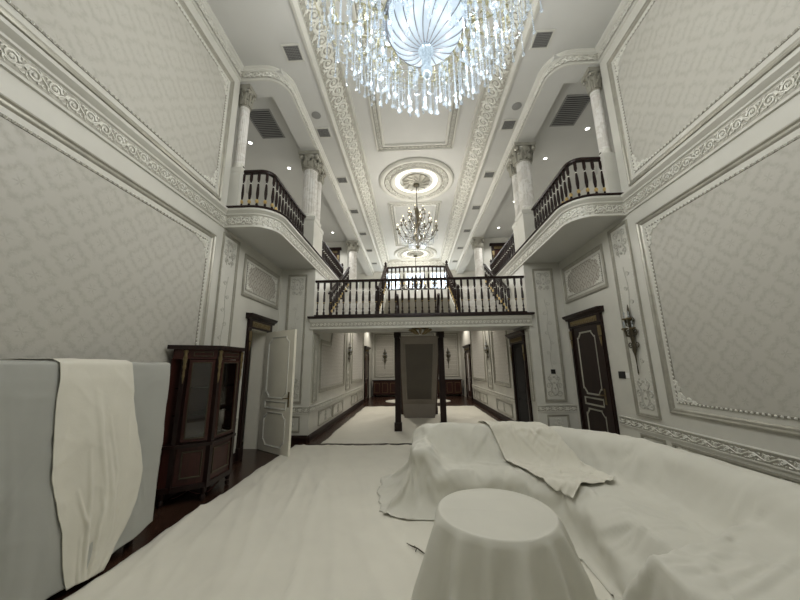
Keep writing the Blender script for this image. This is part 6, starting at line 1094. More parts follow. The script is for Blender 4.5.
18,-2,-3,2,-3,0,0,0,-1,0,2,-1,0,1,1,0,-3,0,0,0,0,0,0,0,0,0,0,0,0,0,-1,0,1,0,0,0,-1,0,0,1,0,0,0,0,-1,0,0,1,0,-1,-1,2,-1,0,1,0,0,0,-1,0,0,1,0,0,0,0,0,-1,1,0,0,0,0,0,0,0,0,0,-1,-1,1,2,-5,0,3,5,9,-16,2,-2,-3,-1,3,-19,13,3,4,4,4,-3,-1,6,0,-6,0,0,0,0,0,-1,0,1,1,4,-1,-3,-1,0,1,-1,
0,0,0,0,-1,1,0,0,0,0,0,-1,0,0,0,0,1,0,-1,0,0,0,1,0,0,0,-1,0,1,-1,1,0,0,-1,0,1,0,0,0,0,-1,0,0,1,0,0,0,-1,0,1,0,0,0,0,0,-1,0,0,1,-3,-3,10,-1,-8,18,-10,-4,-1,-3,-3,-5,12,-12,-3,-2,7,24,-5,3,2,-1,-3,-8,0,0,0,0,0,-1,0,0,0,8,2,-12,3,0,0,0,0,0,1,0,0,-2,0,0,0,1,0,0,0,0,0,0,-1,0,0,1,0,
0,-1,0,0,0,0,1,0,1,-2,1,0,0,0,-1,0,0,1,0,0,0,0,-1,0,1,0,0,0,-1,0,1,0,0,-1,0,0,0,-2,2,1,-4,-3,9,-3,0,-1,-2,-2,-3,6,-25,26,-11,0,-2,5,19,3,3,-2,-8,-4,-1,0,1,0,-1,0,0,1,0,0,0,1,-1,1,0,0,0,0,-2,0,0,1,0,0,0,-1,0,0,0,0,1,0,0,0,0,-1,0,0,0,0,1,0,0,-1,0,0,0,5,-4,0,0,0,0,0,-1,0,1,0,
0,0,0,-1,1,0,0,0,0,-1,0,-1,1,0,-2,-2,-2,0,2,0,10,7,-9,-4,-1,-3,-3,7,-15,5,-3,7,3,12,-4,7,1,-1,-1,-9,0,0,0,-1,0,-1,0,0,0,2,0,-7,5,1,0,0,0,1,-1,1,0,0,-2,0,0,1,0,0,0,0,0,-1,0,0,0,0,0,1,0,0,0,-1,0,0,0,0,0,2,-8,7,-1,0,0,0,1,0,0,-1,0,1,0,0,0,-1,0,0,0,0,0,0,1,-1,0,0,4,2,-4,2,9,-2,
-5,-5,-1,-2,-5,4,-6,5,-5,1,5,3,0,13,-3,2,0,-6,-5,0,1,0,0,0,-1,0,0,1,1,-1,-4,6,-2,0,0,1,-1,1,0,0,1,0,-2,0,-1,0,1,0,0,0,0,-1,1,0,0,0,-1,0,0,0,0,0,1,0,0,0,-1,1,-1,1,0,0,0,-1,1,0,0,0,-1,0,0,0,0,0,1,0,0,-2,0,0,0,0,2,-4,2,4,6,-3,-2,-4,0,-3,-1,6,-11,-9,5,5,1,4,6,-2,1,10,-1,-1,-8,0,-1,0,
0,0,1,-1,1,-1,1,2,-14,9,2,1,1,0,-1,0,0,0,1,0,2,-1,-1,-1,0,-1,0,0,0,0,1,-1,0,0,0,1,0,0,0,0,0,-1,0,0,0,-1,2,-1,1,0,0,0,0,-1,0,0,0,1,0,0,0,-1,0,0,0,-1,1,1,-2,1,-2,-1,4,7,3,-8,-3,-1,-1,-1,2,-5,3,7,2,-20,7,4,3,2,5,8,1,-3,-6,-6,0,1,0,0,0,-1,-1,1,-1,0,-1,-5,7,0,0,-1,1,0,0,0,0,-1,0,0,
3,0,0,-2,0,0,0,-1,0,0,0,1,0,0,-1,0,0,0,0,0,0,0,0,0,1,1,-1,-1,0,0,0,0,1,0,0,0,-1,0,0,0,1,0,-1,0,0,1,0,2,-5,3,3,2,-3,-3,0,-1,0,-2,-2,-5,8,-6,-13,9,22,-15,6,6,2,1,3,3,-3,-13,1,0,0,0,0,1,0,-2,0,0,1,-1,-3,7,-11,12,0,-1,0,0,0,0,0,0,0,-1,0,1,-3,0,-1,1,1,0,0,0,-1,0,0,1,0,0,0,0,0,0,
0,0,0,0,-1,1,0,0,0,0,0,-1,0,0,0,0,0,1,0,0,1,-1,-1,0,1,0,0,5,-1,3,-4,-5,1,-1,-1,-3,-1,-7,6,-2,-14,8,-5,7,33,-18,8,5,2,-2,-3,-10,0,-1,0,1,0,0,-1,0,-1,-2,0,1,0,-4,-8,17,2,0,0,-3,0,0,0,0,-1,2,-1,-1,-3,-1,1,1,-1,1,0,0,0,0,0,1,-1,0,0,0,0,0,1,0,0,0,0,0,-1,0,0,0,0,1,0,0,0,0,0,0,-2,0,0,-1,
4,2,0,-1,1,1,0,0,-5,0,1,-2,-2,-3,-2,0,-4,-1,-4,16,-12,5,-2,7,28,-15,5,2,-2,-8,-6,0,1,0,-1,0,0,0,1,-4,0,-1,-18,-2,24,12,1,-7,-1,0,0,0,-1,-2,-5,-1,-4,1,0,1,4,1,1,0,0,0,0,1,0,0,-1,0,1,0,0,0,0,-1,1,0,0,0,0,0,0,0,1,0,-1,0,0,0,0,0,0,2,0,0,0,-1,0,1,0,-2,-1,0,0,0,0,-1,-3,-1,-4,1,-9,6,1,3,-15,13,
6,6,0,2,17,-10,0,-1,-10,0,0,0,0,1,0,0,0,-1,-8,-2,-16,9,11,27,-16,-4,6,2,-3,-1,-1,-1,0,2,-4,1,-1,1,0,1,-2,-1,1,-1,0,1,-1,0,0,0,0,-1,0,0,1,0,0,0,0,0,0,0,1,0,-1,0,0,0,0,0,0,1,0,0,-1,0,1,0,-1,-1,0,0,0,1,0,-1,0,-3,0,-7,2,5,-12,2,5,-4,-2,24,8,-18,7,4,2,-1,4,-4,-10,0,0,0,0,0,-1,0,0,0,1,-9,-16,19,
13,-6,-20,20,5,0,-4,-3,4,2,7,7,4,-9,-4,0,-1,-1,-8,1,0,-1,0,1,-1,0,0,0,0,0,0,1,0,-1,0,0,0,0,0,0,0,-1,0,2,-1,0,0,0,0,1,-1,0,0,0,1,-1,0,0,0,0,0,0,-2,0,-1,0,3,-17,10,-12,1,2,6,-1,5,4,-4,12,-1,3,3,1,1,0,-8,-5,-1,1,0,0,0,1,0,0,0,-1,-4,-3,-3,-7,2,13,-1,0,-1,0,6,1,10,2,1,-4,0,2,-7,0,-1,-3,-1,0,
-1,0,-1,0,0,0,0,0,1,0,-1,0,0,0,0,0,0,0,0,0,0,0,0,0,0,0,0,1,-1,0,0,0,0,-1,1,0,-1,-1,0,-1,0,-1,0,1,-3,1,14,-29,7,-7,9,3,4,-1,3,2,-8,31,-13,2,1,-1,-4,-8,-1,1,1,0,0,0,-1,0,0,0,1,12,-12,-9,-1,0,0,2,0,2,3,1,15,-1,2,-24,0,20,0,-2,-2,-13,9,0,-2,0,0,0,0,0,0,0,0,0,0,0,0,0,0,0,0,0,0,0,0,0,
0,0,0,0,0,0,0,0,0,0,0,0,0,-1,-1,0,1,-1,1,-2,-4,0,0,2,-7,3,25,-30,6,3,0,2,2,2,3,6,-5,9,-1,-1,-5,-9,1,2,0,-1,0,0,0,1,0,0,0,-1,-1,6,-7,-5,-3,0,-1,1,1,-1,20,-3,2,-24,18,11,-5,2,-20,2,15,1,-9,0,1,-1,0,0,0,0,0,0,0,0,0,0,0,1,-1,0,0,0,0,0,0,0,0,0,0,0,0,-1,0,0,1,0,0,0,-1,1,-2,0,1,0,2,-12,
-1,1,0,1,-2,-4,28,-14,1,0,-2,4,3,3,2,1,4,-3,-5,-8,0,2,0,1,0,-1,0,1,-1,0,0,1,0,-2,2,1,-2,-1,-1,-3,0,-3,12,-1,2,-17,15,10,-10,-1,-22,21,2,2,-12,8,2,-2,0,0,0,0,0,0,0,0,0,0,0,0,-1,1,0,0,0,0,0,0,0,-1,0,0,1,0,0,0,0,-1,0,0,0,0,0,1,1,0,0,0,-9,-3,-1,0,5,3,1,8,-2,-3,1,-1,5,5,1,2,1,-2,-6,-8,-1,4,
0,0,-1,0,1,0,-1,1,0,0,-1,0,-1,0,0,1,-1,0,-1,-1,1,2,-3,-7,14,7,-16,-11,-13,24,14,-7,-6,5,-1,0,0,1,-1,0,0,0,0,0,-1,1,0,0,0,0,0,-1,0,0,1,0,0,0,0,0,0,-1,0,0,0,0,0,0,0,-1,0,0,1,2,0,0,0,-10,4,0,1,1,0,3,2,6,-7,3,6,-1,1,1,0,-1,-7,-4,-1,3,-1,1,0,0,0,0,0,0,-1,0,0,1,0,-1,0,1,0,1,-1,3,-1,-1,
-5,-1,8,0,-1,5,12,-26,5,-8,6,1,5,-1,-1,2,-2,-1,1,0,0,0,0,0,-1,0,0,1,0,0,0,0,0,-1,0,0,0,1,-1,0,0,1,0,0,0,0,0,0,0,1,0,0,-1,1,0,-34,30,-1,1,0,-1,1,6,-6,-1,8,6,3,-1,-1,-2,-5,-5,0,-1,2,0,1,-1,0,0,0,0,0,1,0,0,0,-1,0,0,0,0,0,0,0,2,2,-1,-9,-2,-2,1,1,4,-13,47,-38,4,1,0,-1,3,1,0,-1,2,-2,0,1,
0,0,0,0,0,0,-1,0,0,0,1,0,0,0,0,0,-1,1,0,0,-1,0,0,0,0,0,0,2,0,0,0,-1,1,-12,21,5,-17,0,-1,1,-1,1,1,4,10,-1,2,-2,-3,-8,-1,0,0,1,0,0,-1,0,0,1,0,0,0,-1,0,0,0,1,0,0,0,0,0,0,1,-1,0,3,0,-13,-4,0,4,-18,15,0,20,-12,0,5,0,-1,-1,0,3,-1,0,0,-1,0,0,0,0,1,0,0,0,0,0,-1,0,1,0,0,0,0,0,0,0,0,
0,1,0,0,0,0,-1,0,1,0,-1,-1,10,-1,4,-12,-2,0,-1,1,-1,4,14,0,-1,-6,-3,-7,1,0,1,0,0,0,0,1,0,0,-1,0,0,0,1,0,0,0,-1,1,0,0,0,0,0,0,0,1,0,1,-2,-12,-1,-12,12,8,-22,10,12,-1,0,5,-1,-1,0,0,2,1,0,0,0,0,0,0,-1,0,0,1,0,0,0,0,-1,0,1,0,0,0,0,0,1,0,-1,0,0,0,1,0,0,-1,0,0,-1,2,13,-6,-7,4,0,1,0,4,
3,0,-3,-6,-3,-1,1,-1,0,0,0,1,0,0,-1,0,0,1,0,0,0,-1,0,0,0,1,-1,0,0,0,0,0,0,1,-1,0,1,-3,0,-8,9,-4,-15,14,2,0,1,-1,0,2,2,0,0,-1,1,0,0,0,0,0,0,0,0,0,-1,0,0,1,0,0,0,-1,0,0,0,0,1,-1,0,0,0,1,0,-1,0,0,0,0,0,-1,-1,0,-25,39,-1,1,-2,0,-1,-1,-3,-2,-1,0,0,-1,0,0,0,1,-1,0,0,0,0,1,-1,0,0,0,
0,1,0,0,-1,0,0,0,0,0,0,1,-1,0,0,0,4,-2,-4,-8,10,9,-10,1,0,0,0,0,0,0,0,1,0,-1,0,0,0,0,0,0,0,0,0,0,0,0,-1,0,0,0,0,0,1,0,0,-1,0,0,0,0,-1,0,1,0,-1,0,-3,-1,0,-3,-6,26,-2,-2,-1,2,-3,-3,-2,0,-1,1,0,0,0,1,0,0,-1,0,0,0,1,0,-1,0,0,0,1,0,-1,0,0,0,0,0,0,0,1,0,-1,0,0,0,0,1,3,0,0,-8,
-2,8,-2,0,0,1,0,0,0,0,-1,0,0,0,0,0,0,1,0,0,0,0,-1,0,0,0,-1,0,0,0,0,0,0,0,0,0,0,0,0,0,0,-1,0,0,0,2,-6,-2,0,7,2,0,1,-3,-1,1,0,0,0,0,0,0,0,1,0,0,0,0,0,1,0,-1,0,0,0,1,0,-1,0,0,0,0,1,0,0,0,1,-1,0,0,0,0,0,0,0,1,2,0,3,-5,-2,1,0,1,0,0,-1,0,-1,0,1,0,0,0,0,1,-1,0,0,0,
0,0,0,0,-1,0,0,0,0,1,-1,0,0,0,1,0,0,-1,0,0,0,0,0,-1,1,5,-5,2,-2,0,0,-2,3,-1,0,0,0,0,0,0,1,0,-1,1,0,0,0,1,-1,0,0,0,0,1,-1,0,0,0,0,1,0,-1,0,1,0,-1,0,0,0,0,1,0,0,-1,0,1,0,-2,-4,6,0,0,-1,0,0,1,-1,1,0,-1,0,1,0,0,-1,0,0,0,0,1,0,-1,-1,0,1,0,0,1,-1,0,0,0,0,-1,0,0,1,-1,0,0,
-1,0,1,0,2,-6,1,2,1,-2,1,-1,2,0,0,0,1,0,0,-1,0,1,0,0,1,0,-1,0,0,0,1,0,-1,0,0,0,1,0,-1,0,0,0,0,0,0,0,0,0,1,-1,0,0,0,1,0,-4,-4,8,-1,0,0,0,0,0,0,1,0,0,0,0,-1,0,0,0,0,0,0,0,-1,2,-1,-1,1,0,0,1,-1,0,0,0,0,0,0,0,0,0,-1,0,0,0,1,0,0,0,2,-2,-1,-4,1,0,2,0,1,0,1,-1,0,0,0,1,
0,0,0,0,0,0,0,0,1,-1,0,0,0,1,0,-1,0,0,0,0,0),
  (10,0,0,0,0,0,0,0,0,0,0,0,0,0,0,0,0,0,0,0,0,0,0,0,0,0,0,0,0,0,0,0,0,0,0,0,0,0,0,0,0,0,0,0,0,0,0,0,0,0,0,0,0,0,0,0,0,0,0,0,0,0,0,0,0,0,0,0,4,21,-25,0,0,0,0,0,0,0,4,-4,0,0,0,0,0,0,0,0,0,0,0,0,0,0,0,0,0,0,0,0,0,0,0,0,0,0,0,0,0,0,0,0,0,0,0,0,0,0,0,0,
0,0,0,0,0,0,0,0,0,0,0,0,0,0,0,0,0,0,0,0,0,0,0,0,0,0,0,0,0,0,0,0,0,0,0,0,0,0,0,0,0,0,0,0,0,0,0,1,-1,0,0,0,0,0,0,0,0,-4,10,-6,0,0,0,0,0,0,0,0,0,0,0,0,0,0,0,0,0,0,0,0,0,0,0,0,0,0,0,0,0,0,0,0,0,0,0,0,0,0,0,0,0,0,0,0,0,0,0,0,0,0,0,0,0,0,0,0,0,0,0,0,
0,0,0,0,0,0,0,0,0,0,0,0,0,0,0,0,0,0,0,0,0,0,0,0,0,0,1,-1,0,0,0,0,0,0,0,0,0,-5,12,-7,0,0,0,0,0,0,4,-4,0,0,0,0,0,0,0,0,0,0,0,0,0,0,0,0,0,0,0,0,0,0,0,0,0,0,0,0,0,0,0,0,0,0,0,0,0,0,0,0,0,0,0,0,0,0,0,0,0,0,0,0,0,0,0,0,0,0,0,0,0,0,0,0,0,0,0,0,4,-4,0,0,
0,0,0,0,0,0,0,0,0,0,0,0,0,0,0,0,-1,0,10,-8,-1,0,0,0,0,1,-1,0,0,0,0,0,0,0,0,0,0,0,0,0,0,0,0,0,0,0,0,0,0,0,0,0,0,0,0,0,0,0,0,0,0,0,0,0,0,0,0,0,0,0,0,0,0,0,0,0,0,0,0,0,0,0,0,0,0,0,0,0,0,0,0,0,0,0,0,-4,9,-5,0,0,4,-4,0,0,2,-2,0,0,0,0,0,0,0,4,-4,0,-6,0,14,-6,
-1,-1,0,0,1,-1,0,1,6,-7,0,0,0,0,0,0,0,0,0,0,0,0,0,0,0,0,0,0,0,0,0,0,0,0,0,0,0,0,0,0,0,0,0,0,0,0,0,0,0,0,0,0,0,0,0,0,0,0,0,0,0,0,0,0,0,0,0,0,0,0,0,0,0,0,0,1,2,5,-1,-11,4,0,1,0,-1,1,5,2,-6,-2,0,0,1,0,-1,0,-3,1,8,-3,-3,0,0,1,1,6,1,-6,-1,-2,0,0,0,0,0,0,0,0,0,0,
0,0,0,0,0,0,0,0,0,0,0,0,0,0,0,0,0,0,0,0,0,0,0,0,0,0,0,0,0,0,0,0,0,0,0,0,0,0,0,0,0,0,0,0,0,0,0,0,0,0,0,0,0,0,-6,11,-2,-9,6,0,0,11,-2,-9,0,-6,-2,14,-6,0,6,-5,3,-4,0,0,-7,13,-6,5,-1,1,-4,5,-1,-15,0,15,3,-8,0,0,0,0,0,0,0,0,0,0,0,0,0,0,0,0,0,0,0,0,0,0,0,0,0,0,0,0,0,0,
0,0,0,0,0,0,0,0,0,0,0,0,0,0,0,0,0,0,0,0,0,0,0,0,0,0,0,0,0,0,0,0,0,0,-6,5,0,8,-3,1,-2,-13,9,6,9,-14,-3,3,6,-12,0,9,6,-4,-1,14,-16,22,-10,1,-1,-1,0,-8,24,-24,-12,-1,18,-7,-3,0,0,0,0,0,0,0,0,0,0,0,0,0,0,0,0,0,0,0,0,0,0,0,0,0,0,0,0,0,0,0,0,0,0,0,0,0,0,0,0,0,0,0,0,0,0,0,0,0,
0,0,0,0,0,0,0,0,0,0,0,0,0,-1,0,1,-7,14,4,-8,-6,-11,30,-30,14,-5,6,-5,5,10,6,-4,4,1,-9,13,2,-4,1,2,1,0,14,-7,-5,-19,5,-22,18,-6,-1,0,0,0,0,0,0,0,0,0,0,0,0,0,0,0,0,0,0,0,0,0,0,0,0,0,0,0,0,0,0,0,0,0,0,0,0,0,0,0,0,0,0,0,0,0,0,0,0,0,0,0,0,0,0,0,0,0,0,0,0,0,-1,0,1,0,-11,2,9,2,
5,-23,17,33,10,1,-5,-10,-8,-7,10,3,1,-3,10,-21,16,0,-1,4,2,0,-8,4,-9,-35,18,-17,15,-5,0,0,0,0,0,0,0,0,0,0,0,0,0,0,0,0,0,0,0,0,0,0,0,0,0,0,0,0,0,0,0,0,0,0,0,0,0,0,0,0,0,0,0,0,0,0,0,0,0,0,0,0,0,0,0,0,0,0,0,0,0,0,-1,1,0,0,-7,-3,19,-26,11,19,5,15,-10,4,6,-4,7,3,0,-1,-3,-11,25,2,-1,-5,-8,6,
-6,-24,-9,1,8,-17,10,-12,20,0,0,0,0,0,0,0,0,0,0,0,0,0,0,0,0,0,0,0,0,0,0,0,0,0,0,0,0,0,0,0,0,0,0,0,0,0,0,0,0,0,0,0,0,0,0,0,0,0,0,0,0,0,0,0,0,0,0,0,0,0,0,-1,2,-1,0,0,5,-19,14,10,4,3,12,19,1,-2,-6,-1,4,4,1,1,-3,2,2,-4,4,0,-12,-27,-2,8,3,-7,-6,-5,11,-11,0,0,0,0,0,0,0,0,0,0,0,0,
0,0,0,0,0,0,0,0,0,0,0,0,0,0,0,0,0,0,0,0,0,0,0,0,0,0,0,0,0,0,0,0,0,0,0,0,0,0,0,0,0,0,0,0,0,0,0,0,0,0,-6,11,-5,0,0,-3,2,9,2,15,-6,3,19,7,-1,-2,-6,10,2,1,0,-7,2,0,7,-1,0,-12,-7,-1,-11,-1,-2,-10,1,-2,-25,0,0,0,0,0,0,0,0,0,0,0,0,0,0,0,0,0,0,0,0,0,0,0,0,0,0,0,0,0,0,0,0,0,
0,0,0,0,0,0,0,0,0,0,0,0,0,0,0,0,0,0,0,0,0,0,0,0,0,0,0,0,0,0,-6,11,-5,0,-4,4,0,18,11,0,-7,9,11,0,9,-4,-3,8,0,1,0,-16,12,4,-1,-9,-6,-6,-6,2,2,8,-2,-26,-23,14,0,0,0,0,0,0,0,0,0,0,0,0,0,0,0,0,0,0,0,0,0,0,0,0,0,0,0,0,0,0,0,0,0,0,0,0,0,0,0,0,0,0,2,-2,0,0,0,0,0,0,0,0,0,0,
0,0,0,2,-2,0,0,0,0,0,-5,9,-3,-5,12,-3,16,2,7,6,-10,7,18,3,-1,-14,-1,0,-2,-1,4,3,7,-6,-2,-10,-3,0,9,-2,-10,-14,-22,10,0,0,0,0,0,0,0,0,0,0,0,0,0,0,0,0,0,0,0,0,0,0,0,0,0,0,0,0,0,0,0,0,0,0,0,0,0,0,0,0,0,0,0,-2,5,-3,0,0,0,0,0,0,0,0,0,0,0,0,-2,2,0,0,0,0,0,0,-4,5,-1,-8,27,-19,2,4,9,13,
9,-2,0,-1,-10,-16,4,3,3,8,9,-12,-2,2,10,-2,7,-7,-13,-14,-4,7,-11,5,0,0,0,0,0,0,0,0,0,0,0,0,0,0,0,0,0,0,0,0,0,0,0,0,0,0,0,0,0,0,0,0,0,0,0,0,0,0,0,0,0,0,0,-3,7,-4,0,0,0,0,0,0,0,0,0,0,0,0,0,0,0,0,0,0,0,0,3,-4,3,-7,10,3,1,0,5,-2,-11,1,7,4,-1,1,-5,9,0,2,-20,-9,-9,37,25,-17,-17,-9,-3,3,
1,-2,1,0,0,0,0,0,0,0,0,0,0,0,0,0,0,0,0,0,0,0,0,0,0,0,0,0,0,0,0,0,0,0,0,0,0,0,0,0,0,0,0,0,0,0,0,-4,8,-4,0,0,0,0,0,0,0,0,0,0,0,0,0,0,0,0,0,0,0,2,-3,1,-2,7,-1,2,0,2,-1,6,-1,-7,-4,6,3,0,-6,11,-3,3,1,1,-32,19,-4,-4,-1,-1,2,2,1,1,0,0,0,0,0,0,0,0,0,0,0,0,0,0,0,0,0,0,
0,0,0,0,0,0,0,0,0,0,0,0,0,0,0,0,0,0,0,0,0,0,0,0,0,0,0,0,0,0,0,0,0,0,0,0,0,0,0,0,0,0,0,0,0,3,-3,0,2,-2,1,1,6,0,-4,0,0,-1,-3,-2,-1,14,2,-5,7,-4,11,-13,10,0,0,-1,-20,-1,1,1,2,-2,-1,1,1,0,0,0,0,0,0,0,0,0,0,0,0,0,0,0,0,0,0,0,0,0,0,0,0,0,0,0,0,0,0,0,0,0,0,0,0,0,0,0,
0,0,0,0,0,0,0,0,0,0,0,0,0,0,0,0,0,0,0,0,0,0,0,3,-6,3,0,0,0,1,0,2,-3,1,-7,-15,-2,26,2,2,-9,-15,-22,8,42,-6,-1,0,7,1,-2,-7,1,2,-1,-2,-3,-3,3,0,0,0,0,0,0,0,0,0,0,0,0,0,0,0,0,0,0,0,0,0,0,0,0,0,0,0,0,0,0,0,0,0,0,0,0,0,0,0,0,0,0,0,0,0,0,0,0,0,0,0,0,0,0,0,0,0,0,0,0,0,
0,0,-3,3,0,0,-1,2,-4,1,-7,-2,-2,-15,0,0,-12,0,-3,-1,8,26,21,-4,-5,-5,1,1,-3,-5,13,0,-1,2,0,-3,-5,3,0,0,0,0,0,0,0,0,0,2,-2,0,0,0,0,0,0,0,0,0,0,0,0,0,0,0,0,0,0,0,0,0,0,2,-2,0,0,0,0,2,-2,0,0,0,0,0,-4,8,-4,0,0,0,0,0,0,0,0,0,0,0,0,0,0,0,0,0,0,-3,6,-5,2,-16,-3,-3,18,-10,-17,-9,-2,2,1,13,
31,11,-1,-1,-17,3,-1,-1,0,-28,17,7,2,3,0,-3,4,0,0,0,0,0,0,0,0,0,-2,2,0,0,0,0,0,0,0,0,0,0,0,0,0,0,0,0,0,0,0,0,0,0,-2,4,-2,0,0,0,-2,5,-3,0,0,0,0,0,-4,9,-5,0,0,0,0,0,0,0,0,0,0,0,0,0,0,0,0,0,-5,3,4,-6,9,4,2,-10,-6,-8,-2,2,1,1,6,5,1,-1,9,-10,1,-1,0,-1,-12,-14,4,9,2,1,8,4,0,0,0,0,
0,0,0,0,0,0,0,0,0,0,0,0,0,0,0,0,3,1,0,-4,0,0,0,0,0,0,0,0,0,0,-2,4,-2,0,0,0,-3,7,-4,0,0,0,0,0,-5,10,-5,0,0,0,0,0,0,0,0,0,0,0,0,0,0,0,0,0,-2,6,-1,6,4,7,5,-28,-2,-1,0,2,6,-1,-3,-2,8,-3,-2,0,-1,0,1,-1,-4,-11,-8,2,6,13,4,0,0,0,0,0,0,0,0,0,0,0,0,0,0,0,0,0,0,0,0,-3,-1,0,7,-3,
0,0,0,0,0,0,0,0,0,0,-2,4,-2,0,0,0,-4,9,-5,0,0,0,0,0,-5,10,-1,-4,0,0,0,0,0,0,0,0,0,0,0,0,0,0,0,0,-4,4,3,1,0,-4,-2,2,-2,0,1,1,1,-1,1,1,-2,-1,1,-2,1,0,1,-1,1,-1,-3,-1,3,2,0,0,0,0,0,0,0,0,0,0,0,0,0,0,0,0,0,0,0,0,0,0,0,-3,3,0,0,0,2,-2,0,0,0,0,0,0,-2,4,-2,0,0,0,-4,9,-5,0,
0,0,0,0,-5,4,1,0,0,0,0,0,0,0,0,0,0,0,0,0,0,0,0,-2,3,2,0,0,-3,-1,1,0,-2,1,1,1,-1,1,0,-1,0,-1,-2,1,1,1,0,1,0,1,2,-2,-2,0,0,0,0,0,0,0,0,0,0,0,0,0,0,0,0,0,0,0,0,0,0,0,0,0,0,0,0,1,-1,0,0,0,0,0,0,0,-2,2,0,0,0,-1,2,-1,0,0,0,0,3,-3,-3,3,2,-2,0,0,0,2,-2,0,0,0,0,0,0,0,
0,0,0,2,0,0,-1,-1,0,1,-1,0,-2,2,2,-1,-1,0,-1,2,-1,-1,0,1,0,0,-1,2,1,2,-1,-3,0,0,0,0,0,0,0,0,0,0,0,0,0,0,0,0,0,0,0,0,0,0,0,0,0,0,0,0,-3,5,-2,0,0,0,0,0,0,0,0,0,0,0,0,0,1,-1,0,0,0,0,0,0,0,-2,2,0,0,3,-5,2,0,0,0,0,0,0,0,0,0,0,1,1,-1,-3,0,2,0,0,0,-1,0,-5,6,1,-1,-1,1,-1,
-1,0,1,0,0,1,1,2,1,-1,-3,0,0,0,0,0,0,0,0,0,0,0,0,0,0,0,0,0,0,0,0,0,0,0,0,0,0,0,0,0,-2,2,0,0,0,0,0,0,0,0,0,0,0,0,-5,11,-6,0,0,0,0,0,0,0,0,0,0,0,0,0,0,0,3,-3,0,0,0,0,0,3,-3,2,0,-1,-6,2,4,0,-1,0,0,-5,3,5,0,-2,-2,3,-3,0,0,-1,1,1,1,0,2,1,0,-4,0,0,0,0,0,0,0,0,0,0,
0,0,0,0,0,0,0,0,0,0,0,0,0,0,0,0,0,0,0,0,0,0,0,0,0,0,0,0,0,0,0,0,0,-1,1,0,0,0,0,-1,1,0,4,-4,0,0,0,-3,5,-2,0,0,0,0,0,0,0,0,1,-1,4,-2,-1,3,-9,7,-1,-1,0,0,3,15,-11,-3,-9,4,2,-3,2,-2,1,1,2,-1,1,1,0,1,-4,0,0,0,0,0,0,0,0,0,0,0,0,0,0,0,0,0,0,0,0,0,0,0,0,0,0,0,0,0,0,0,
0,0,0,0,0,0,0,0,0,0,0,0,0,0,0,0,0,0,-2,2,0,1,-1,0,0,0,0,-2,2,0,-3,3,0,0,0,0,0,-4,18,6,-5,-7,-5,-6,5,-3,1,0,1,2,10,7,-2,-10,-11,2,0,-1,-3,6,-1,2,9,5,0,-1,-12,-3,0,0,3,-3,0,0,0,0,0,0,0,0,0,0,0,0,0,0,0,0,0,0,0,0,0,0,0,0,0,0,0,0,0,0,0,0,0,0,0,0,0,0,0,0,0,0,0,0,0,0,0,0,
1,-1,0,0,0,0,0,0,0,0,0,0,0,0,0,0,0,11,5,5,5,-21,-3,-2,-2,2,0,3,-1,2,2,-2,17,-25,3,-2,0,-1,-8,7,0,-10,15,5,7,3,-15,2,0,-3,8,-5,0,0,0,0,0,0,0,0,0,0,0,0,0,0,0,0,0,0,0,0,0,0,0,0,0,0,0,0,0,0,0,0,0,0,0,0,0,0,0,0,0,0,0,0,0,0,0,0,0,0,0,0,0,0,0,0,0,0,0,0,0,0,3,-3,6,1,2,4,
13,-25,0,-1,0,1,3,-2,-1,1,1,-4,-2,2,-2,0,0,-17,0,3,14,-13,-6,12,14,-1,-3,0,0,-5,12,-6,-1,0,0,0,0,0,0,0,0,0,0,0,0,0,0,0,0,0,0,0,0,0,0,0,0,0,0,0,0,0,0,1,1,0,4,3,-5,-4,-1,1,0,0,0,0,0,0,0,0,0,0,0,0,0,0,0,0,0,0,0,0,3,-5,11,6,-5,-4,0,-5,0,-2,1,0,0,1,13,-6,-7,6,-9,1,-1,-3,-4,7,0,-10,-4,-11,
-1,11,-7,17,20,-15,1,-1,0,-6,15,3,1,-1,-2,-1,-3,-6,0,0,0,0,0,4,3,2,2,1,1,-1,-1,-1,0,0,-1,-2,-2,-3,-1,-1,0,0,2,1,2,-2,-6,9,-5,-7,8,-2,3,-3,0,0,6,-11,5,0,0,0,0,0,0,0,0,0,0,0,0,1,-2,16,3,6,0,-30,7,0,-1,0,0,2,-2,16,1,2,-11,-10,1,-1,-5,2,4,-1,0,-4,-3,-5,-1,1,-10,8,16,3,-3,0,-1,-4,5,-9,-3,2,2,4,5,-1,0,0,
0,1,-4,-4,-2,-2,-1,7,-3,2,1,-3,-2,1,3,1,6,1,-1,-1,3,2,0,-7,-7,4,6,1,-2,-2,2,-3,9,3,0,-6,3,-6,0,0,0,0,0,0,0,0,0,0,0,0,-4,15,11,1,-5,2,12,-39,16,-9,0,0,3,-2,7,3,4,6,-22,1,-4,1,0,2,0,0,-1,-2,-4,1,1,1,5,0,7,-2,7,-8,2,-14,4,4,0,-1,-1,1,1,0,1,3,-2,-1,-1,0,0,0,-8,5,4,-1,4,-4,0,-1,8,4,4,3,2,1,
0,1,7,-3,-27,-9,20,-6,-3,-1,0,-4,3,-8,0,3,12,-1,-5,2,-2,0,0,0,0,0,0,0,5,-5,14,8,0,4,-14,-13,7,-6,9,-9,0,4,-2,1,1,0,-5,0,-1,-2,-2,4,-25,6,7,5,1,-3,3,2,4,5,-3,-11,23,-24,15,-7,6,-2,0,0,0,4,4,2,3,3,0,6,-10,-1,-1,-1,-1,0,-1,-3,2,-1,6,1,4,4,5,0,0,2,0,1,1,-3,-2,15,-37,-15,25,-6,-1,1,2,-16,8,0,-1,-5,1,9,-6,2,
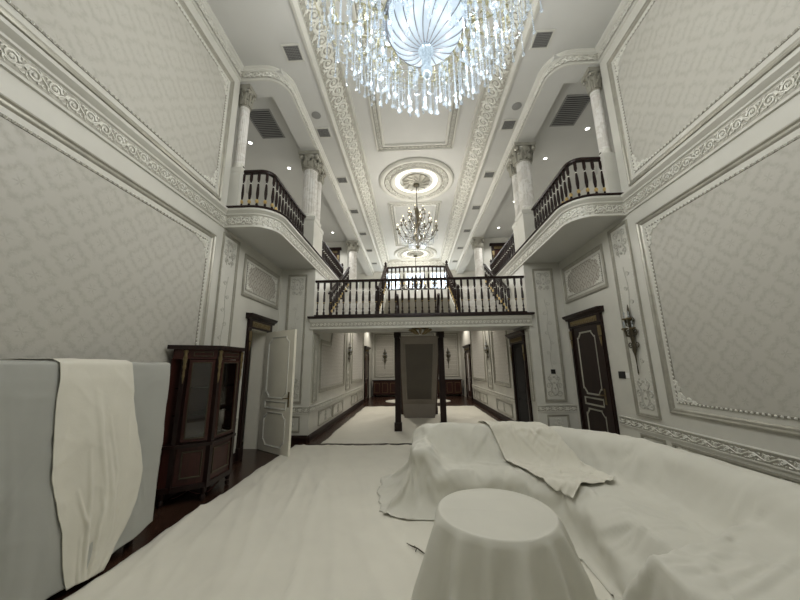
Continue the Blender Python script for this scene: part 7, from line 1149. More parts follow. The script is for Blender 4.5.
0,0,0,0,5,-5,6,-11,14,17,-4,0,-4,-3,-16,-8,0,1,14,-5,2,7,-3,-1,-1,-6,1,-2,-3,-1,1,0,-15,-3,1,2,9,0,4,6,6,2,15,-32,17,-5,4,1,4,-1,1,16,6,0,1,0,-2,0,-3,14,8,-3,1,0,0,1,0,1,0,-1,1,-2,2,4,2,-1,-1,0,-1,1,-1,-4,-5,-7,-30,-17,26,-4,2,-16,8,0,0,0,0,0,-4,4,0,0,0,0,7,-11,7,-9,12,24,-10,1,3,-11,-15,-7,9,0,-1,-5,7,-1,
21,-3,0,-10,-8,0,-4,-2,0,-1,0,1,-4,-4,1,0,2,6,5,-7,15,-15,15,14,13,9,5,-1,4,1,2,3,0,0,0,-1,-1,-1,-3,-3,6,1,1,0,0,1,0,1,1,0,0,-6,2,3,-1,0,0,2,-1,-2,-5,-11,-1,-14,-18,-17,24,-12,3,2,0,0,0,0,0,0,0,0,0,0,8,-7,4,-8,13,24,-4,3,-6,-19,-11,2,2,-1,0,0,0,6,-7,10,4,4,0,-14,-5,-2,-1,-2,1,-1,1,1,2,-2,0,-1,5,1,-1,1,
0,29,8,4,8,3,2,-2,-1,-7,6,2,-1,-3,3,1,1,0,-1,-1,-1,1,1,0,-1,0,1,0,0,-1,-6,-2,6,2,1,-1,-3,3,-7,-11,-11,2,2,-23,10,-30,26,-9,0,0,0,0,0,0,0,0,0,0,4,-11,-1,10,24,16,-11,4,-1,-7,-9,-2,-20,6,-2,0,0,1,-2,16,-1,-7,-2,-2,-4,-3,-1,-2,1,-17,1,10,3,1,3,1,2,2,0,0,-1,0,12,12,13,-2,-2,16,1,2,-9,1,9,-3,2,0,1,0,1,-1,-1,-1,
0,0,1,-1,0,-1,1,-1,-1,-1,-17,18,0,-1,0,-1,-4,-26,-18,-5,0,9,24,-40,12,-4,5,0,0,0,0,0,0,2,2,-4,0,-4,13,16,14,5,-9,4,-4,-4,-14,7,-26,5,-3,0,0,0,1,0,12,4,6,-10,-15,-3,2,-2,-1,1,-1,-15,-6,6,8,1,4,5,3,3,0,-6,0,1,6,1,11,14,8,10,0,2,-14,5,-1,-2,1,1,1,0,0,-1,0,-1,-1,0,0,-1,-1,-1,-1,-1,0,2,-32,-1,-1,-1,0,-14,15,7,1,10,
3,-29,4,1,-12,12,-1,0,0,1,0,-1,-2,-2,7,18,13,6,3,-2,-3,2,4,-10,-20,9,-30,10,-3,-2,2,0,0,3,0,3,3,2,4,-9,-8,-2,-2,-2,0,-2,4,-3,-6,-6,5,8,5,3,-3,9,-12,0,-7,-10,1,7,25,9,-7,11,2,-2,-18,6,3,-4,-5,-4,-4,0,3,1,0,0,-2,-1,-1,0,0,1,1,0,-2,0,1,-2,-3,-3,11,-1,15,0,-12,4,5,28,1,0,0,-1,-1,0,-1,-1,-1,-1,0,2,5,3,-4,2,-5,3,
-6,-1,-22,2,-26,8,-3,0,1,0,0,1,6,3,0,-6,1,-6,-3,2,-3,-2,0,-7,-11,7,4,1,2,1,4,6,6,-6,-6,8,0,-18,3,2,8,3,2,10,-3,7,-4,-2,-2,-5,-2,-1,1,5,0,-4,0,0,0,0,0,0,0,0,-1,0,0,1,-1,-1,1,1,0,0,22,-18,7,10,-14,20,3,11,4,4,3,0,0,-1,-2,1,0,1,1,-5,4,-4,-4,-7,-3,9,-27,0,-19,5,-1,0,0,0,0,0,4,1,13,5,-4,-7,-10,-5,-1,-2,
0,-2,3,-5,-8,-2,1,5,6,5,3,0,10,-6,0,14,-21,-1,1,2,2,-1,-4,4,4,-2,0,-2,2,1,1,0,-2,0,2,0,0,0,0,0,0,0,0,0,0,0,0,0,0,2,-2,0,0,1,28,-9,-7,11,21,-10,-10,-3,-1,0,2,2,4,11,6,5,1,-1,-8,-7,-9,-11,27,-19,-24,-7,1,7,-1,0,0,0,0,0,1,4,0,6,4,4,0,-9,-11,-2,-3,-2,4,-2,3,0,-3,-3,-2,2,7,2,-6,7,3,-15,-14,11,-3,1,4,-2,
2,-1,4,-1,-1,0,0,0,0,0,0,0,0,0,0,0,0,0,0,0,0,0,0,0,0,0,0,0,-2,5,-3,0,0,9,6,11,13,-2,7,-1,0,-1,-2,-1,-1,3,-3,-6,-8,0,-4,-6,8,16,-3,-35,-8,0,6,2,0,0,0,0,0,0,-1,5,3,-5,1,1,4,-5,-3,-2,-3,-1,-2,-4,-14,14,5,2,-1,-1,6,9,-8,0,-1,-10,11,0,0,-6,2,-1,3,1,2,1,-1,-1,0,0,0,0,0,0,0,0,0,0,0,0,0,0,0,0,
0,0,0,0,0,0,0,0,-3,7,-4,0,12,20,-3,12,1,-2,-1,-1,-1,0,-1,-1,-4,-6,-2,1,-4,0,2,-20,-14,0,1,7,7,-3,0,0,0,0,0,0,-1,2,5,-3,16,5,-11,-5,-7,-3,-2,-3,0,0,2,-8,-12,3,3,4,4,17,-11,7,6,-17,9,0,0,7,-10,2,-1,2,0,1,1,-1,-1,0,0,0,0,0,0,0,0,0,0,0,0,0,0,0,0,0,0,0,0,0,0,0,0,0,-4,8,-3,0,2,0,-3,-1,-1,-3,-1,0,
0,1,1,-2,3,4,4,4,3,-6,-2,0,-3,-1,0,0,0,0,0,0,1,-1,-2,1,5,-2,6,16,7,0,-10,-16,-8,-2,-2,0,0,4,-2,-4,-7,-4,8,2,-3,9,6,-8,6,0,0,0,-12,11,1,0,0,0,1,1,-2,0,0,0,0,0,0,0,0,0,0,0,0,0,0,0,0,0,0,0,0,0,0,0,0,0,0,0,-4,7,-4,9,5,-10,3,1,2,0,0,1,0,-1,1,0,0,0,-2,-6,-3,1,-1,1,0,0,-2,2,0,0,0,-1,
-1,1,4,3,-1,11,3,0,5,-9,-9,-12,1,0,-2,3,-14,9,1,-1,4,-8,13,-7,5,-2,7,3,4,2,14,-16,3,-1,1,-1,-1,2,1,-2,0,0,0,0,0,0,0,0,0,0,0,0,0,0,0,0,0,0,0,0,0,0,0,0,0,0,0,0,-4,3,8,5,-9,-3,0,0,0,0,0,0,0,-1,-2,-1,-1,0,2,3,0,0,0,0,0,-3,4,-1,0,-2,-2,3,4,0,1,15,13,-9,-2,-11,-4,-14,1,-2,-2,-1,3,-15,0,5,4,-2,
21,0,-5,1,4,-7,-4,-3,-2,-14,14,0,1,-2,0,-1,3,0,-1,0,0,0,0,0,0,0,0,0,0,0,0,0,0,0,0,0,0,0,0,0,0,0,0,0,0,0,0,0,-4,4,20,-1,-17,-2,0,0,0,0,0,0,0,0,0,0,0,0,0,0,0,0,0,1,-1,-1,-2,-1,2,4,4,4,-1,-6,19,5,6,-10,-7,-24,2,-3,-2,0,0,-21,15,-2,-3,-2,4,0,2,18,0,-3,1,2,0,0,0,0,0,-1,-1,0,0,2,0,0,0,0,
0,0,0,4,-4,0,0,0,0,0,0,0,0,0,0,0,0,0,0,0,0,0,0,0,0,0,0,0,-5,10,1,-4,-1,-1,0,0,0,0,0,0,0,0,0,0,0,0,0,0,1,0,-3,-1,-2,3,3,5,3,1,-6,17,16,-18,-5,7,1,-23,-5,-1,-4,-2,-2,6,-3,-17,2,7,3,-5,5,11,6,5,-6,4,-3,0,0,0,0,0,-1,-1,-1,0,4,-1,-1,1,2,-2,0,0,-3,10,-7,0,0,0,0,0,0,0,0,0,0,0,0,0,0,0,
0,0,0,0,0,0,0,0,-5,35,-13,-16,-1,0,0,0,0,0,0,0,0,0,0,0,0,0,0,-2,-3,1,3,4,3,3,2,-2,-1,18,10,4,-3,-5,-17,-19,-3,1,-4,-2,-2,3,-21,9,5,-6,-6,3,10,8,8,1,-5,11,-9,3,0,0,0,0,0,-1,0,0,0,0,1,-1,1,-2,6,-4,6,0,-13,11,-4,0,0,0,0,0,0,0,0,0,0,0,0,0,0,0,0,0,0,0,0,0,0,-2,0,21,-11,-5,-3,0,0,0,0,0,-1,-1,
0,-1,-2,0,-1,1,1,5,4,2,3,2,-1,-5,13,19,2,-2,6,-2,-17,-14,-13,-3,-4,-4,-1,6,-16,0,-10,4,7,13,-3,4,7,6,0,-4,0,0,0,0,0,0,1,0,0,-1,0,1,-1,-1,0,1,0,-4,9,-5,-7,15,-12,4,0,0,0,0,0,0,0,0,0,0,0,0,0,0,0,0,0,0,0,0,0,0,0,-6,28,-10,-9,-2,-2,-2,-1,0,-1,1,1,1,1,3,2,2,1,2,1,1,1,-2,-4,6,7,14,3,-1,-3,-5,1,-16,
-12,-6,-3,-2,-2,3,-7,-1,-5,-4,-4,3,11,13,-1,12,-10,-1,9,-10,5,0,0,0,0,0,1,-1,1,0,1,-3,1,-1,1,0,0,-5,-1,6,-5,17,-10,-2,0,0,0,0,0,0,4,-4,0,0,0,0,0,0,0,1,0,0,0,0,1,1,4,-4,-1,1,3,-3,1,1,0,2,0,1,0,2,2,1,1,-2,-1,-3,1,14,4,1,6,8,-10,6,5,-12,-6,-17,-6,-9,-1,-5,-1,5,-7,-15,-2,5,5,0,0,-8,7,24,1,3,-3,-1,-1,1,
0,0,0,0,1,1,0,-1,1,-1,-2,0,0,1,0,0,0,0,2,0,-6,21,-5,-5,1,1,5,-5,-3,-6,4,0,1,0,1,2,1,2,2,-1,-1,-2,-1,-1,0,3,-8,29,-21,-7,6,3,3,0,-2,0,-1,0,0,-2,-3,9,15,5,1,0,4,3,5,-10,7,-3,-10,-2,-8,-22,-10,-1,-2,-1,2,-3,3,0,-12,-10,-4,6,8,5,4,7,9,-1,-6,10,-9,4,0,0,0,0,0,1,0,0,0,0,-1,0,0,3,-3,3,2,3,2,1,0,-1,
-9,16,-2,6,-5,-5,4,-2,-2,-1,1,1,0,0,0,2,1,-2,1,-1,-1,-2,0,2,-7,-2,7,23,9,-1,-1,-3,0,0,0,1,1,0,0,1,-2,4,3,2,-1,-4,2,-2,1,-2,-7,-11,-17,-13,-3,1,-3,-3,-2,-3,8,-8,-15,14,0,-8,-5,9,7,8,10,8,-18,17,-11,3,1,0,0,0,0,0,0,1,-1,1,-1,-3,5,-12,-2,7,-3,-3,-2,0,1,0,10,15,-2,13,5,1,-2,0,2,1,1,0,-1,0,0,0,-1,-1,-1,0,0,0,
2,1,-1,0,1,3,12,0,0,-1,0,-1,0,2,1,-1,-1,-1,-1,-5,-1,9,1,-1,-14,10,3,-6,-26,6,-18,-14,4,-1,-4,-4,-1,-2,8,-7,-21,6,-3,13,11,-7,-1,8,9,12,-10,4,-2,-1,2,0,0,0,0,0,0,0,1,-1,1,-1,3,-13,-9,-2,-1,7,3,2,-1,1,13,15,6,6,5,2,3,1,1,2,2,1,1,0,0,-1,-2,-1,-2,-1,-1,1,2,1,0,0,1,0,1,1,0,1,-1,0,1,1,-1,0,1,0,-1,0,-2,-8,
2,-4,-5,0,-12,-4,-7,0,-20,1,3,-4,-4,-4,-1,0,-2,-2,-18,8,-4,1,-3,17,19,-9,5,6,0,-4,13,-11,5,0,0,0,0,0,0,0,-1,1,7,-4,-14,-13,-5,-2,0,2,0,2,2,19,19,15,2,7,5,-2,-5,0,0,0,1,3,2,0,0,-1,-1,0,-2,-2,-1,1,1,0,0,0,-1,0,1,1,0,1,-2,1,-1,0,0,0,0,-1,-1,-1,0,-2,-9,-12,0,1,-7,-11,-7,4,2,0,-2,-2,-5,-2,-1,0,-8,-8,-13,18,-3,-3,
1,2,-8,25,21,-9,7,-9,15,-12,3,1,0,0,0,0,0,0,0,-2,7,-3,-15,-25,-9,-3,4,-1,1,0,5,22,20,15,2,-1,-4,-7,1,-7,0,1,0,1,0,2,0,-2,-2,-2,-2,4,-2,2,0,0,1,0,-1,-1,-1,0,0,0,3,1,-4,1,0,0,0,2,0,-2,1,0,1,-1,-9,-1,-1,1,-1,1,-1,-2,-2,-4,-1,-2,2,3,-17,-9,2,-4,2,13,4,-7,5,7,-12,11,30,-12,6,-2,-3,3,0,0,0,0,0,0,0,0,17,-21,
-24,-12,-3,-6,-1,2,3,2,1,22,11,0,4,10,2,-22,-6,3,16,2,0,0,-1,-2,-5,-3,2,3,3,2,-3,4,0,0,1,-1,0,0,0,0,0,0,0,-4,0,4,0,0,0,-2,-4,-1,1,1,0,-2,0,-1,-2,0,-2,-1,-2,-2,-4,2,5,-5,5,-23,0,3,-8,-4,5,-10,10,12,2,5,5,10,6,-7,9,6,-13,6,0,0,0,0,0,0,0,0,12,-25,-22,-1,-7,2,-1,3,0,0,-2,24,2,0,0,1,2,-1,-10,7,1,0,-2,5,
-5,0,0,1,2,-2,0,0,0,1,-1,0,-1,-1,1,-1,1,0,1,0,0,0,0,0,0,0,-1,0,0,0,-1,1,-1,-1,2,-2,-1,-1,0,-2,0,-2,0,5,-4,1,8,-20,7,-16,6,3,-7,0,1,-7,17,23,-10,14,4,0,0,10,-17,5,2,0,0,0,0,0,0,0,0,7,-11,5,-4,-10,-10,-4,-4,-5,0,25,-5,2,0,8,0,-11,2,25,-26,9,-9,1,-8,6,-1,-1,-1,-1,0,0,0,0,-1,1,0,1,0,1,1,-1,-1,-1,0,-1,
0,0,1,0,0,1,-1,1,-1,1,-1,1,1,-1,-3,0,0,-1,4,-5,-2,2,-1,-3,-19,-3,19,-9,-2,1,7,0,-5,4,2,-8,23,13,14,-1,-7,12,-21,7,2,0,0,2,-2,0,0,0,0,0,-19,30,-12,-6,-2,-3,-1,-1,-1,20,-25,6,-2,10,-8,-11,-2,-2,12,25,-19,-12,0,0,-2,0,0,0,0,1,0,0,-1,0,-1,0,0,1,0,1,0,1,-1,-2,1,0,0,0,0,-1,0,1,-1,1,0,0,0,0,0,4,-9,-1,1,2,-8,-12,
-3,0,3,5,-7,14,9,-10,-5,5,6,-2,5,5,11,-10,22,0,-6,18,-23,9,2,0,3,-3,-2,2,0,0,0,0,0,0,-9,17,-13,7,-2,12,3,-15,-2,-10,-5,11,-10,-14,-4,-3,8,-2,0,-3,2,-3,1,0,0,0,0,0,1,0,-1,-1,-1,1,0,1,0,1,1,1,-1,-1,1,-1,1,0,-1,-1,1,0,-1,0,0,0,1,-1,-1,0,-1,-6,-10,1,0,10,-3,-7,-1,1,4,1,0,10,5,-7,0,5,15,6,7,10,5,0,-17,17,-22,11,
1,0,0,-3,7,-4,0,0,0,0,0,0,0,3,-11,11,-8,5,3,-11,8,-5,-6,4,-12,-11,-6,8,8,-14,-12,-3,-4,-1,1,2,0,1,-1,-1,0,0,0,-1,0,0,0,2,1,-1,0,-1,0,0,1,0,2,-1,0,-1,-1,0,0,-1,0,0,0,0,0,-1,0,2,10,-6,-3,0,3,5,-5,0,2,5,-3,-3,10,5,-1,0,14,18,0,-3,-6,0,3,13,-17,11,0,0,0,0,0,-4,7,-3,0,0,0,0,0,1,-6,5,-2,9,-7,-10,19,-2,
-12,3,-25,-8,-3,11,-6,-3,-7,-2,-9,1,1,0,1,1,-1,-1,0,-1,1,0,1,0,0,1,0,0,0,0,0,-1,0,0,1,0,1,-1,-2,0,-1,0,1,0,0,-1,-1,0,-1,0,2,5,6,-8,0,15,-3,-5,0,1,2,4,-10,8,1,7,16,6,1,8,-1,0,8,-2,-14,8,0,0,0,0,0,0,0,-3,3,0,0,0,0,0,-1,1,0,-2,-3,13,-6,-13,21,-19,10,-7,-8,-1,-4,8,-15,-17,-9,0,-1,1,0,-1,0,1,2,-3,1,-1,
1,1,1,-1,0,1,0,0,-1,-1,-1,1,1,1,0,-1,0,-1,-1,0,1,1,0,-1,1,-1,-2,1,1,0,3,4,-1,13,-1,6,-7,-3,1,-1,1,0,0,3,32,-2,-3,2,-5,20,-1,-16,-2,8,1,0,0,0,0,0,0,0,0,0,0,0,0,0,0,0,0,0,0,-2,-6,1,2,-6,19,-12,-3,0,-8,9,-10,-19,-2,-15,0,1,3,-4,2,-1,-1,1,1,0,0,0,0,0,0,-1,-1,0,0,-1,0,0,0,1,0,0,0,-1,0,1,1,1,
0,0,0,-1,1,2,1,1,0,0,6,8,-10,0,11,1,-5,-2,1,5,2,-6,28,-1,16,-9,-5,16,-17,-2,8,1,0,0,0,0,0,0,0,0,0,0,0,0,0,0,0,0,0,0,0,0,0,0,0,0,-6,-3,18,-11,-16,14,-5,-26,-6,-3,8,-4,-3,-7,10,-9,0,0,0,2,0,-1,-1,0,-1,0,-1,-1,-1,0,1,0,1,0,-1,0,-1,0,0,3,1,1,0,1,0,0,2,1,2,2,1,0,2,3,2,-4,-7,10,5,8,2,15,14,10,
5,-4,-7,-22,19,-2,-8,-5,3,0,0,0,0,0,0,0,0,0,0,0,0,0,0,0,0,0,0,0,0,0,0,0,0,0,0,0,-5,5,6,-6,-22,2,-15,4,3,-2,1,0,-1,-10,7,1,1,1,1,0,0,1,-1,1,1,1,-1,-1,0,-1,0,0,0,0,-1,0,0,2,1,1,-1,-1,-1,0,1,-1,0,-1,0,-2,-1,-1,3,1,1,0,17,21,1,-2,-19,-1,-10,-1,5,4,20,-7,-5,5,1,0,0,0,0,0,0,0,0,0,0,0,0,0,
0,0,0,0,0,0,0,0,0,0,0,0,0,0,0,0,-10,21,-6,-12,-28,29,-15,2,4,7,-2,4,5,0,0,0,-1,0,0,0,-1,1,1,1,0,0,0,0,0,0,0,0,0,0,0,0,0,0,0,0,-1,0,1,0,0,0,0,-1,3,-5,12,-2,3,-13,12,-16,-5,-10,11,16,-17,8,6,-8,-1,-6,2,7,2,2,0,0,0,0,0,0,0,0,0,0,0,0,0,0,0,0,0,0,0,0,0,0,0,0,0,0,0,0,0,-4,-8,25,2,-20,
-17,29,-9,-2,-4,7,1,0,0,5,-5,0,0,0,0,0,0,0,0,0,0,5,-5,0,0,6,-6,0,0,0,0,0,0,0,0,0,0,0,0,0,0,0,0,3,-3,-7,18,-12,2,-17,-7,8,15,8,-10,2,4,-9,5,0,0,0,-1,-1,2,0,0,0,0,0,0,0,0,0,0,0,0,0,0,0,0,0,0,0,0,0,0,0,0,0,0,0,0,0,0,-5,-8,9,7,11,-26,10,1,1,0,5,-5,6,-11,5,0,0,0,0,0,0,0,0,0,1,
0,-1,0,0,2,-1,-1,0,0,0,0,0,0,0,0,0,4,-4,0,0,0,0,1,-1,-6,-8,29,5,-7,6,-1,-10,-4,-5,1,-4,4,0,0,0,0,0,-3,3,0,0,0,0,0,0,0,0,0,0,0,0,0,0,0,0,0,0,0,0,0,0,0,0,0,0,0,0,0,0,0,-5,-4,22,-27,14,0,0,0,0,-5,11,-12,6,0,0,0,0,0,0,0,0,0,0,-1,-4,14,-6,7,-18,7,1,0,0,0,0,0,0,0,0,0,-4,11,-5,-2,1,
8,-15,6,0,-6,4,7,9,-10,-8,13,-20,13,-2,0,0,0,0,0,0,0,-4,4,0,0,0,0,0,0,0,0,0,0,0,0,0,0,0,0,0,0,0,0,0,0,0,0,0,0,0,0,0,0,0,3,11,-30,16,0,0,0,0,0,0,-6,10,-4,0,0,0,0,0,0,0,0,0,0,0,-1,-7,15,-17,10,0,0,0,0,0,0,0,0,0,0,0,0,-7,16,1,0,-18,6,2,0,-3,-22,1,1,8,10,-13,10,-2,11,-1,0,0,0,0,0,0,
0,0,0,0,0,0,0,0,0,0,0,0,0,0,0,0,0,0,0,0,0),
 )),
 'throw': (25, 53, (
  (627,-2,1,-10,-6,-2,0,-14,-6,-8,-4,-3,-7,-6,-4,-6,-6,-7,-7,-7,-6,-5,-6,-6,-5,-6,-5,-6,-5,-5,-6,-6,-6,-4,-4,-4,-5,-6,-6,-6,-6,-6,-6,-5,-3,-7,-6,-6,-6,-5,-6,-5,-6,10,1,-2,-1,2,0,-9,8,0,2,-1,-3,3,1,-2,-1,-1,1,1,1,1,-1,1,0,0,0,0,0,0,-1,1,1,1,-1,-1,0,-1,1,0,0,-1,0,3,-2,-1,0,0,1,0,0,0,0,0,13,0,-7,5,-2,2,0,-3,1,1,0,1,-1,-1,
0,0,1,0,0,1,0,0,0,0,0,0,0,0,0,-1,1,1,0,0,0,-2,1,-1,0,0,0,1,-1,0,-2,3,0,-1,1,-1,1,-1,1,13,-4,2,-1,1,-6,5,1,0,0,0,-1,0,-1,0,0,1,1,0,0,-1,1,-1,1,-1,1,-1,1,-1,1,1,0,0,0,-1,0,-1,0,0,0,1,0,-1,1,0,-1,1,0,0,0,0,0,0,8,0,2,1,-2,-1,-1,4,-1,0,0,-1,-1,2,0,1,0,0,0,0,0,0,0,0,0,0,0,-1,
1,1,-1,0,1,-1,0,0,-1,1,0,-1,1,0,-1,1,0,0,-1,1,-1,1,-1,0,-1,10,-1,-1,2,0,1,0,-1,1,0,-2,1,1,-1,1,0,0,-1,1,-1,1,-1,1,-1,1,-1,1,0,0,1,0,-1,-1,1,1,-1,0,-1,0,1,-1,1,0,-1,1,-1,1,0,0,-1,0,0,1,11,0,0,-1,1,0,0,-1,0,-1,2,0,0,0,-1,1,-1,1,0,0,0,0,0,0,0,0,-1,2,1,0,-1,-1,0,0,-1,1,0,-1,0,1,1,-2,
1,0,0,0,0,-1,1,0,0,-1,1,11,0,-1,0,1,0,-1,1,0,0,-1,1,-1,1,0,0,0,0,-1,1,-1,1,0,0,0,-1,1,1,0,0,-1,0,-1,0,0,0,1,0,0,-1,0,1,0,0,-1,1,0,0,-1,1,0,0,-2,10,1,0,0,-1,1,0,-1,0,1,0,0,0,-1,1,-1,1,-1,1,-1,1,-1,0,1,-1,0,2,0,0,-1,0,-1,1,-1,-1,-1,3,0,0,0,0,0,-1,1,0,0,-1,1,0,-1,1,2,-1,11,-1,1,
0,0,-1,1,0,0,0,0,-1,1,0,0,0,0,0,0,0,0,0,0,-1,0,2,0,-1,0,0,0,1,-2,0,0,1,-1,1,-1,0,1,-1,1,-1,1,-1,1,-1,1,0,0,-1,0,10,1,0,-1,1,0,0,0,0,-1,1,0,0,0,-1,1,-1,1,-1,1,0,0,-1,1,0,1,-1,1,-1,-1,0,0,1,-1,0,0,-2,2,1,0,-1,1,0,0,0,0,-1,1,0,0,0,0,-1,11,0,0,0,0,0,-1,1,-1,1,0,0,-1,1,0,0,0,
0,0,0,-1,0,1,0,2,0,-1,-2,0,0,0,0,0,1,-2,2,0,-1,0,1,0,0,-1,1,-1,1,0,0,-1,0,0,-2,1,11,0,-1,1,-1,1,0,0,0,0,-1,1,0,-1,1,-1,1,0,0,0,0,0,0,1,1,0,-1,-1,0,-1,0,-1,1,3,1,-4,1,0,0,0,0,0,0,0,0,-1,1,0,-1,1,-1,-1,-1,11,0,0,0,0,0,0,0,0,0,0,-1,1,0,0,0,0,-1,1,-1,0,0,1,2,-1,-1,1,-1,-1,1,-1,
0,1,-5,2,3,0,-1,1,0,0,-1,1,-1,0,1,-1,0,1,-1,-1,0,0,11,0,0,0,0,-1,1,-1,1,-1,1,0,-1,1,-1,1,0,0,0,0,0,0,1,-1,0,0,-1,1,0,-1,0,1,-3,2,1,-1,1,0,0,0,0,0,-1,1,0,-2,-1,-2,5,-1,-1,0,-1,11,-1,1,-1,1,0,0,0,0,0,-1,1,0,-1,1,0,-1,1,-1,-1,1,2,0,0,-1,0,0,-1,0,0,1,-1,1,0,0,0,-1,1,0,-1,0,0,1,-1,0,
1,3,-2,-7,3,1,1,0,11,0,0,0,-1,1,-1,1,-1,1,0,-1,1,0,0,0,0,-1,0,2,1,-2,0,0,0,-1,0,1,-1,1,-3,2,0,1,0,0,0,0,-1,1,0,0,-1,0,1,0,-2,0,0,0,-1,0,1,11,0,-1,1,0,-1,1,-1,1,-1,0,1,-1,1,-1,0,0,1,1,2,0,1,-2,-3,0,0,0,-1,2,0,1,-1,0,0,-1,1,0,0,0,0,-1,1,0,0,-1,0,0,1,-1,-2,0,1,0,10,1,0,-1,1,0,
0,0,-1,1,0,-1,1,0,0,0,0,1,1,0,1,0,-3,0,-1,0,-1,1,-1,-1,2,0,1,-1,1,0,0,-1,1,0,0,-1,0,-2,2,0,-1,0,1,-2,1,-1,1,11,-1,1,0,-1,1,-1,0,1,-1,0,0,1,-1,1,1,0,1,0,0,-2,-1,2,-1,0,-1,1,-1,0,1,0,0,0,0,0,0,-1,1,0,-1,1,0,1,1,-4,1,0,0,0,0,-2,1,-1,11,0,-1,1,0,-1,0,1,-1,0,1,-1,-1,2,1,1,2,-2,0,-2,
0,0,-1,0,0,0,0,-1,0,2,-1,0,0,0,1,-1,1,0,0,0,0,-1,0,0,-1,0,0,-1,0,1,1,-1,0,10,1,0,-1,1,0,0,-1,1,0,-1,2,-1,1,2,1,-1,0,-2,-1,-1,-1,1,0,0,1,-3,1,2,-2,2,0,0,0,-1,1,0,-1,0,1,-1,1,-2,0,2,-2,-1,2,0,-1,1,-1,1,11,-1,1,0,0,0,0,0,1,1,0,0,1,0,0,-2,1,-2,-1,0,-1,1,0,0,-1,0,0,2,-2,2,-1,1,-1,1,
0,0,-1,1,0,-1,1,-1,0,0,0,-1,0,-1,1,0,-1,2,0,10,1,0,1,0,0,2,1,-1,2,1,-1,-2,-2,-1,0,-1,-2,2,1,-1,-1,1,2,-3,0,2,-1,1,-1,1,0,0,0,0,0,0,0,0,0,-1,0,0,0,-1,0,0,0,0,0,1,-1,1,12,-1,2,2,0,2,-2,-1,2,-1,0,-1,-1,-1,-1,-1,-2,2,-4,3,2,-1,0,0,3,0,0,-3,1,0,0,0,0,0,0,-1,1,0,-1,0,-2,2,0,-1,1,0,0,0,
-1,1,-1,1,-1),
  (1578,14,14,8,13,14,13,2,12,11,14,16,13,14,13,13,12,11,11,11,12,13,13,12,13,12,13,12,13,12,12,13,15,19,18,16,14,11,11,10,8,10,7,10,14,10,11,13,12,12,13,12,11,3,-1,0,1,0,0,-8,10,1,2,-1,-1,-1,0,-1,-2,0,1,0,2,0,0,-1,1,-1,1,0,0,0,-1,3,2,3,-4,-3,-2,-1,1,-1,-1,1,-1,6,-3,-1,2,0,0,-1,1,-1,-1,0,3,0,-4,4,0,1,2,0,-1,2,-1,-2,1,-2,
0,0,1,0,1,0,0,0,0,0,0,0,-1,1,-1,0,4,3,-1,-1,-3,-2,-2,-1,0,0,0,2,-1,1,-1,1,1,0,1,-1,1,-1,-1,3,0,2,-1,-1,-2,6,-1,0,-2,0,0,-1,0,0,1,0,0,1,-1,1,-1,1,-1,1,0,0,-1,1,3,1,1,-2,-1,-2,-1,-1,-1,0,-1,3,1,-4,3,1,0,0,-1,1,0,-1,-3,3,4,0,1,0,-1,-1,0,1,1,-1,1,-2,1,0,1,0,0,0,0,0,0,0,0,0,0,-1,1,1,
0,2,-1,0,-1,-1,0,-2,-3,2,-1,2,0,1,0,1,0,-1,1,0,-1,0,-1,0,-2,4,0,-1,1,1,0,0,0,0,0,-1,1,-1,1,-1,1,-1,1,-1,1,-1,1,-1,1,0,0,0,1,2,2,-2,-4,-1,1,1,0,0,-4,1,1,2,-1,1,0,-1,1,-1,1,-1,0,-2,5,0,5,-1,1,-1,1,0,-1,1,-1,1,-1,1,0,0,0,0,0,0,0,0,0,0,0,0,-1,1,-1,4,4,0,-4,-3,-2,-1,1,0,0,0,0,2,-1,-2,
3,0,0,0,0,-1,0,0,2,0,-9,5,0,-1,1,-1,0,1,-1,1,-1,1,0,0,0,0,-1,1,0,0,0,0,0,0,0,0,-2,4,3,0,-3,-1,-3,0,0,-2,1,1,3,-3,1,0,1,-1,1,0,-1,1,-1,0,0,0,-3,9,4,1,0,-1,1,0,-1,1,-1,1,0,-1,1,-1,1,0,0,-1,1,-1,1,-1,1,-1,0,-1,5,0,-1,-1,-3,-1,0,-2,-2,0,5,-1,4,-2,0,0,1,-1,1,0,-1,-1,1,-1,3,4,-4,4,0,0,
1,-1,0,1,-1,1,-1,1,0,0,0,0,0,-1,1,0,0,0,0,0,-1,0,4,0,-2,-1,-2,2,1,-5,0,1,1,6,-4,-1,0,0,0,1,0,-1,0,0,0,1,-1,2,-1,-7,5,0,0,-1,0,1,-1,1,-1,1,0,0,0,0,-1,1,0,0,-1,1,0,0,-1,1,1,2,-2,-1,-2,-1,0,1,3,-4,2,-1,-3,7,-3,0,0,1,-1,1,0,0,-2,2,-2,0,1,-1,6,5,-1,0,1,0,-1,1,0,0,0,-1,1,-1,1,0,-1,1,
0,0,0,-1,0,0,3,3,1,-4,-3,-2,0,-1,2,-1,3,-5,5,-2,-3,4,1,-1,1,0,-1,-1,0,0,1,-3,4,-2,-7,2,4,1,0,0,0,0,0,-1,1,0,0,0,0,-1,0,1,0,-1,1,0,0,0,0,3,2,0,-2,-3,-2,-1,-1,-2,4,7,1,-5,-2,1,-1,0,1,0,-1,0,1,-2,1,0,0,0,-4,-1,-3,5,-1,1,-1,0,1,0,0,0,-1,1,-1,0,1,0,0,-1,1,0,-1,0,-2,4,3,1,-3,-1,-2,-1,-1,1,
